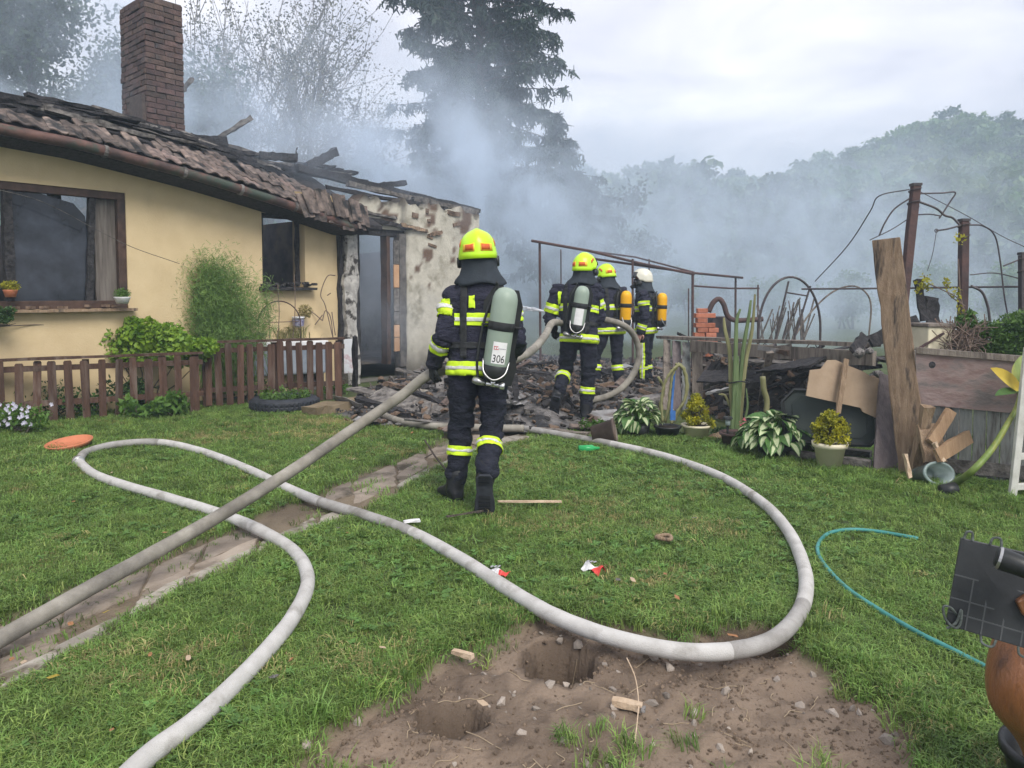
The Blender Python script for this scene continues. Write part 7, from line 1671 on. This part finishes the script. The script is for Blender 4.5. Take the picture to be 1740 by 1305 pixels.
# tipped pot
t = thing('tipped_pot', 'dark brown plant pot lying tipped over at the left end of the row', 'flower pot', gnd(1030, 740)); R3 = Matrix.Rotation(R(78), 3, 'Y') @ Matrix.Rotation(R(10), 3, 'X'); c = gnd(1026, 736, .10); MB().lathe([(.001, -.11), (.085, -.11), (.115, .09), (.125, .09), (.125, .115), (.11, .115), (.095, .0)], c, 24, R3).build('pot', mat('brown_pot', (.05, .035, .03), (.11, .08, .065), rough=.6, scale=6, c3=(.2, .17, .14), s3=4), t, smooth=True); MB().lathe([(.001, .06), (.10, .07)], c, 16, R3).build('soil', M['soil'], t)
low_plant('small weeds beside the tipped brown pot', 1010, 736, 260, .04, 'leaf_mid', 61, .12, .14, group='weeds by the pots')
# hostas
def hosta(label, px, py, n, rad, hgt, lmin, seed, potr=.12):
    b = gnd(px, py); t = thing('hosta', label, 'hosta', b, 'variegated hostas'); r = np.random.default_rng(seed); MB().lathe([(.001, 0), (potr * .85, 0), (potr, .12), (potr * .92, .12)], b, 20).build('pot', M['black_plastic'], t, smooth=True)
    shared = []
    for v in range(4):
        L_, W = 1.0, .30 + .05 * v; g, f, mi = [], [], []; seg = 7; cols = (-1, -.55, 0, .55, 1)
        for i in range(seg + 1):
            u = i / seg; ww = W * (math.sin(math.pi * min(1, u ** .8)) ** .8 if 0 < u < 1 else .03)
            for c in cols: g.append((c * ww, u * L_, .10 * abs(c) * ww / W + .28 * u - (.50 + .08 * v) * u * u))
        for i in range(seg):
            for k in range(4): q = i * 5 + k; f.append((q, q + 1, q + 6, q + 5)); mi.append(1 if k in (1, 2) and (v % 2 == 0 or k == 1) else 0)
        shared.append(mesh_of('leaf', g, f, [M['hosta_green'], M['hosta_white']], True, mi))
    mb = MB()
    for i in range(n):
        a = r.uniform(0, 6.28); ring = r.random(); k = rad * (.25 + .65 * ring); L_ = lmin * r.uniform(.8, 1.35); o_ = Vector((math.cos(a) * k, math.sin(a) * k * .8, hgt * (1.05 - .75 * ring ** 1.3) + .06)); tilt = .55 - 1.15 * ring + r.normal(0, .15)
        M3 = Matrix.Rotation(a - math.pi / 2 + r.normal(0, .3), 3, 'Z') @ Matrix.Rotation(tilt, 3, 'X') @ Matrix.Rotation(r.normal(0, .25), 3, 'Y'); piece('leaf', shared[int(r.integers(0, 4))], t, b + o_, M3, (L_,) * 3); mb.tube([b + Vector((0, 0, .10)), b + o_ * .6 + Vector((0, 0, .05)), b + o_], .004, 4)
    mb.build('stalk', M['leaf_mid'], t)
hosta('smaller white-and-green hosta between the tipped pot and the black pot', 1084, 740, 95, .22, .25, .105, 71); hosta('larger white-and-green hosta right of the tall cactus', 1318, 775, 140, .32, .27, .12, 72, .16)
# tall cactus in a dark pot
t, b = pot('dark pot with a group of tall green column cacti tied with black string', 1252, 758, .12, .15, .13, 'rust', name='column_cactus', cat='cactus')
for i, q in enumerate((((1244, 738), (1247, 680), (1250, 600), (1252, 545), (1258, 525)), ((1252, 738), (1256, 670), (1262, 600), (1272, 540), (1276, 510)), ((1246, 738), (1242, 660), (1240, 600), (1232, 560), (1230, 540)), ((1256, 738), (1262, 660), (1268, 610), (1278, 560), (1283, 500)), ((1250, 738), (1252, 690), (1252, 640), (1254, 605)), ((1264, 720), (1270, 690), (1268, 660)), ((1240, 690), (1232, 672), (1221, 670)))):
    sp = spline([at(*p, 7.02 + .035 * (i % 4)) for p in q], 7); mb = MB(); r0 = .021 if i < 5 else .012; mb.tube(sp, [r0 * (1 - .55 * (k / (len(sp) - 1)) ** 3) for k in range(len(sp))], 6); mb.build('cactus_stem', M['cactus_yellow'] if i in (2, 3, 6) else M['cactus'], t, smooth=False)
mb = MB(); c = at(1254, 648, 7.06); mb.tube([c + Vector((.11 * math.cos(s), .08 * math.sin(s), .01 * math.sin(3 * s))) for s in np.linspace(0, 6.283, 18)], .007, 5); mb.build('string', M['strap'], t)
t = thing('solar_lamp', 'small black solar garden lamp before the tall cactus', 'garden lamp', gnd(1236, 758)); b = gnd(1236, 758); MB().tube([b, b + Vector((0, 0, .20))], .011, 8).build('stake', M['black_plastic'], t); MB().lathe([(.015, .19), (.024, .20), (.024, .25)], b, 14).build('lens', M['glass_grey'], t, smooth=True); MB().lathe([(.03, .25), (.045, .255), (.04, .275), (.001, .28)], b, 16).build('cap', M['black_plastic'], t)
t = thing('pink_flower', 'small pink flowering plant between the solar lamp and the larger hosta', 'flowers', gnd(1262, 762)); r = np.random.default_rng(3); b = gnd(1258, 760); V, F = leaf_cloud([tuple(b + Vector((0, -.05, .22))), tuple(b + Vector((.03, -.05, .15)))], np.array([.05, .05]), 90, .03, r, 1.2); obj_np('blossom', V, F, mat('pink_petal', (.5, .10, .14), (.62, .2, .24), trans=.2), t)
low_plant('small dark plant in the dark pot foot beside the tall cactus', 1225, 745, 220, .035, 'leaf_dark', 62, .10, .10, group='weeds by the pots')
o = link('stone', chunk('stone', M['terracotta'], rr, .45)); o.location = gnd(1222, 740, .03); o.scale = (.14, .10, .10); o.data.materials.clear(); o.data.materials.append(M['wood_brown']); tag(o, 'flat tan stone between the round cream pot and the lamp', 'stone')

# ================================================================== LITTER ON THE LAWN
def wrapper(label, px, py, yaw, seed):
    r = np.random.default_rng(seed); b = gnd(px, py, .035); t = thing('paper_wrapper', label, 'wrapper', b, 'red and white wrappers on the grass'); R3 = Matrix.Rotation(yaw, 3, 'Z')
    for nm, x0, x1, m in (('white_part', -.055, .012, 'paper'), ('red_part', .012, .055, 'red_plastic')):
        g, f = [], []
        for i in range(5):
            for j in range(4): x = x0 + (x1 - x0) * i / 4; y = -.032 + .064 * j / 3; g.append(b + R3 @ Vector((x, y, .012 * math.sin(x * 70 + j * 1.7 + seed) + .012 * math.cos(y * 80) + (.0 if 0 < i < 4 else .0))))
        for i in range(4):
            for j in range(3): q = i * 4 + j; f.append((q, q + 4, q + 5, q + 1))
        mb = MB(); mb.add(g, f); o = mb.build(nm, M[m], t, smooth=False); o.modifiers.new('thick', 'SOLIDIFY').thickness = .002
    mb = MB()
    for k in range(3): mb.box(b + R3 @ Vector((-.03 + .016 * k, -.005 + .008 * k, .026)), (.010, .022, .002), R3)
    mb.build('grey_print', M['ink_grey'], t)
wrapper('crumpled red and white wrapper lying alone on the grass', 1008, 964, -.75, 1); wrapper('crumpled red and white wrapper touching the pale hose', 846, 972, -.4, 5)
mb = MB(); b = gnd(1000, 762, .03); mb.tube([b + Vector((-.09, -.02, 0)), b + Vector((.03, 0, 0)), b + Vector((.06, .01, 0)), b + Vector((.10, .015, 0))], [.032, .034, .016, .013], 14); tag(mb.build('green_bottle', M['green_glass'], None, smooth=True), 'green plastic bottle lying on the grass below the tipped pot', 'bottle')
r = random.Random(12)
def chip(px, py, L_, w, h_, yaw, mt, label, name='wood_chip', cat='wood chip', z=.02): tag(MB().beam(gnd(px, py, z) - Vector((math.cos(yaw), math.sin(yaw), 0)) * L_ / 2, gnd(px, py, z) + Vector((math.cos(yaw), math.sin(yaw), 0)) * L_ / 2, w, h_, jag=.003, segs=3).build(name, M[mt], None), label, cat)
chip(1066, 1197, .105, .035, .022, -.35, 'chip', 'pale wood chip on the bare earth right of the deep hole', z=-.03); chip(786, 1111, .09, .022, .018, -.5, 'chip', 'pale wood splinter at the grass edge left of the deep hole'); chip(900, 852, .42, .012, .010, .0, 'chip', 'thin straw-coloured stick on the grass right of the walking boots', 'dry_stick', 'stick', .05)
chip(700, 885, .10, .035, .012, .3, 'paper', 'pale flat scrap beside the pale hose left of the boots', 'scrap', 'scrap', .05); chip(790, 873, .25, .012, .010, .5, 'bark', 'dark twig by the rear boot of the nearest man', 'twig', 'twig', .05); chip(1092, 1205, .02, .02, .015, 0, 'rub_grey', 'little stone touching the wood chip on the earth', 'pebble', 'pebble', -.03)
mb = MB(); mb.tube(spline([gnd(722, 748, .05), gnd(740, 776, .05), gnd(760, 800, .05)], 4), .008, 5); mb.tube([gnd(736, 770, .05), gnd(722, 778, .05)], .005, 5); tag(mb.build('twig', M['bark'], None), 'forked brown twig on the path left of the nearest man', 'twig')
mb = MB(); b = gnd(1128, 913, .04); mb.tube([b + Vector((.042 * math.cos(s), .034 * math.sin(s), .004 * math.sin(2 * s))) for s in np.linspace(0, 6.283, 22)], .012, 7); tag(mb.build('wooden_ring', M['wood_brown'], None, smooth=True), 'small brown ring lying on the grass above the loose wrapper', 'ring')
mb = MB(); mb.tube(spline([gnd(1065, 1118, .0), gnd(1079, 1150, -.02), gnd(1085, 1190, -.02), gnd(1083, 1225, -.025), gnd(1078, 1268, -.03)], 5), .0025, 4); tag(mb.build('dry_straw', M['chip'], None), 'long thin dry stem bent across the bare earth', 'dry straw')
LM = []
for k, mt in enumerate(('chip', 'terracotta', 'dry_leaf', 'rub_grey')):
    b = MB(); b.add([(-1, 0, .12), (-.3, .5, 0), (.6, .35, .16), (1, -.1, .05), (.2, -.5, .2), (-.6, -.4, .05), (0, 0, .14)], [(6, i, (i + 1) % 6) for i in range(6)]); LM.append(mesh_of('fallen_leaf', b.v, b.f, M[mt] if mt != 'terracotta' else mat('brown_leaf', (.22, .10, .045), (.33, .17, .08), rough=.8, scale=9)))
spots = [(125, 852), (190, 803), (280, 905), (420, 830), (330, 745), (365, 752), (530, 756), (560, 720), (640, 712), (700, 735), (470, 735), (655, 745), (590, 905), (575, 897), (20, 1120), (40, 1125), (120, 1060), (180, 1040), (320, 1118), (495, 1120), (465, 1150), (190, 1240), (650, 1100), (1110, 830), (1055, 785), (1075, 985), (1130, 975), (1050, 985), (1150, 1015), (600, 780), (255, 1112), (90, 1150), (820, 1195), (1245, 1080), (1180, 880), (640, 760)]
for i, (px, py) in enumerate(spots):
    o = link('fallen_leaf', LM[[1, 0, 1, 2, 0, 1, 3][i % 7]]); o.location = gnd(px, py, .036); o.rotation_euler = (r.uniform(-.3, .3), r.uniform(-.3, .3), r.uniform(0, 6.3)); o.scale = (r.uniform(.012, .024),) * 3; tag(o, 'dry fallen leaf or flake lying in the lawn grass', 'fallen leaf', 'fallen leaves and flakes on the lawn')

# ================================================================== OBJECT AT THE RIGHT EDGE, CLOSE TO US
YF = 1.95
t = thing('wooden_trunk_seat', 'varnished brown carved wooden trunk with a black gridded sheet laced to it, right edge', 'garden ornament', gb(1760, YF)); rings = []
for py, x0, x1, y0 in ((1010, 1716, 1830, YF + .06), (1055, 1704, 1840, YF + .04), (1090, 1694, 1850, YF + .02), (1130, 1684, 1862, YF), (1165, 1679, 1870, YF), (1200, 1683, 1876, YF), (1228, 1700, 1880, YF), (1252, 1724, 1882, YF), (1290, 1748, 1884, YF), (1400, 1768, 1884, YF)):
    a, b = at(x0, py, y0), at(x1, py, y0); c = (a + b) / 2; w = (b - a).length / 2; rings.append([c + Vector((w * math.cos(k * .3927) * (1 + .03 * math.sin(k * 3 + py * .05)), w * .75 * math.sin(k * .3927), 0)) for k in range(16)])
o = MB().loft(rings).build('trunk', M['leather_brown'], t, smooth=True); sb = o.modifiers.new('smooth', 'SUBSURF'); sb.levels = sb.render_levels = 2
pl0, pl1, pl2, pl3 = at(1633, 914, YF - .05), at(1607, 1062, YF - .06), at(1775, 1112, YF - .14), at(1800, 952, YF - .12); nrm = (pl1 - pl0).cross(pl3 - pl0).normalized(); nrm = nrm if nrm.y < 0 else -nrm
sh_ = MB().add([pl0, pl1, pl2, pl3] + [p - nrm * .008 for p in (pl0, pl1, pl2, pl3)], [(0, 1, 2, 3), (7, 6, 5, 4), (0, 4, 5, 1), (1, 5, 6, 2), (2, 6, 7, 3), (3, 7, 4, 0)]).build('black_sheet', M['plate_black'], t, bevel=.002); mb = MB()
def plp(u, v): return pl0.lerp(pl3, u).lerp(pl1.lerp(pl2, u), v) + nrm * .0005
for u in (.20, .36, .56, .76, .96): mb.beam(plp(u, .42), plp(u, .99), .0035, .0016, nrm)
for v in (.42, .68, .84): mb.beam(plp(.0, v), plp(1, v + .0), .0035, .0018, nrm)
mb.build('grid_line', M['plate_line'], sh_); mb = MB()
for u0, u1, v0, s in ((.03, .12, .0, -1), (.30, .42, .0, -1), (.36, .52, 1.0, 1), (.74, .86, 1.0, 1)):
    a, b = plp(u0, v0), plp(u1, v0); mb.tube(spline([a, a.lerp(b, .2) + (pl1 - pl0).normalized() * .018 * s, a.lerp(b, .8) + (pl1 - pl0).normalized() * .02 * s, b], 6), .0032, 6)
mb.tube(spline([plp(.10, .86), plp(.0, .78) + nrm * .012, plp(-.07, .80) + nrm * .012, plp(-.03, .92) + nrm * .014, plp(.08, .99) + nrm * .012, plp(.13, .92) + nrm * .01, plp(.12, .78) + nrm * .006, plp(.085, .93) + nrm * .01, plp(.0, 1.02) + nrm * .012], 6), .0034, 6)
mb.build('lacing_cord', mat('grey_cord', (.05, .06, .055), (.13, .15, .14), rough=.7, scale=60), t)
a, b = at(1692, 946, YF - .16), at(1790, 982, YF - .22); mb = MB(); d = (b - a).normalized(); mb.tube([a, a + d * .006, a + d * .012, a + d * .05, b], [.020, .026, .028, .026, .026], 20); mb.build('handle_tube', M['black_plastic'], t, smooth=True); mb = MB(); mb.tube([a + d * .004, a + d * .010], [.0272, .0288], 20); mb.build('grey_ring', M['metal'], t)
mb = MB(); q = plp(.62, .52) + nrm * .012; mb.prism([(0, 0), (.03, .035), (.08, .04), (.12, .02), (.12, -.06), (.06, -.05), (.02, -.03)], (pl3 - pl0).normalized(), -(pl1 - pl0).normalized(), nrm, q - nrm * .01, .02); mb.build('wood_end', M['leather_brown'], t, bevel=.005)
c = gnd(1790, 1345, .0); bk = thing('black_bucket', 'black bucket rim just showing in the bottom right corner', 'bucket', c); MB().lathe([(.10, -.02), (.125, .10), (.135, .10), (.135, .125), (.12, .125), (.105, .02), (.001, .01)], c, 30).build('bucket', M['black_plastic'], bk, smooth=True)
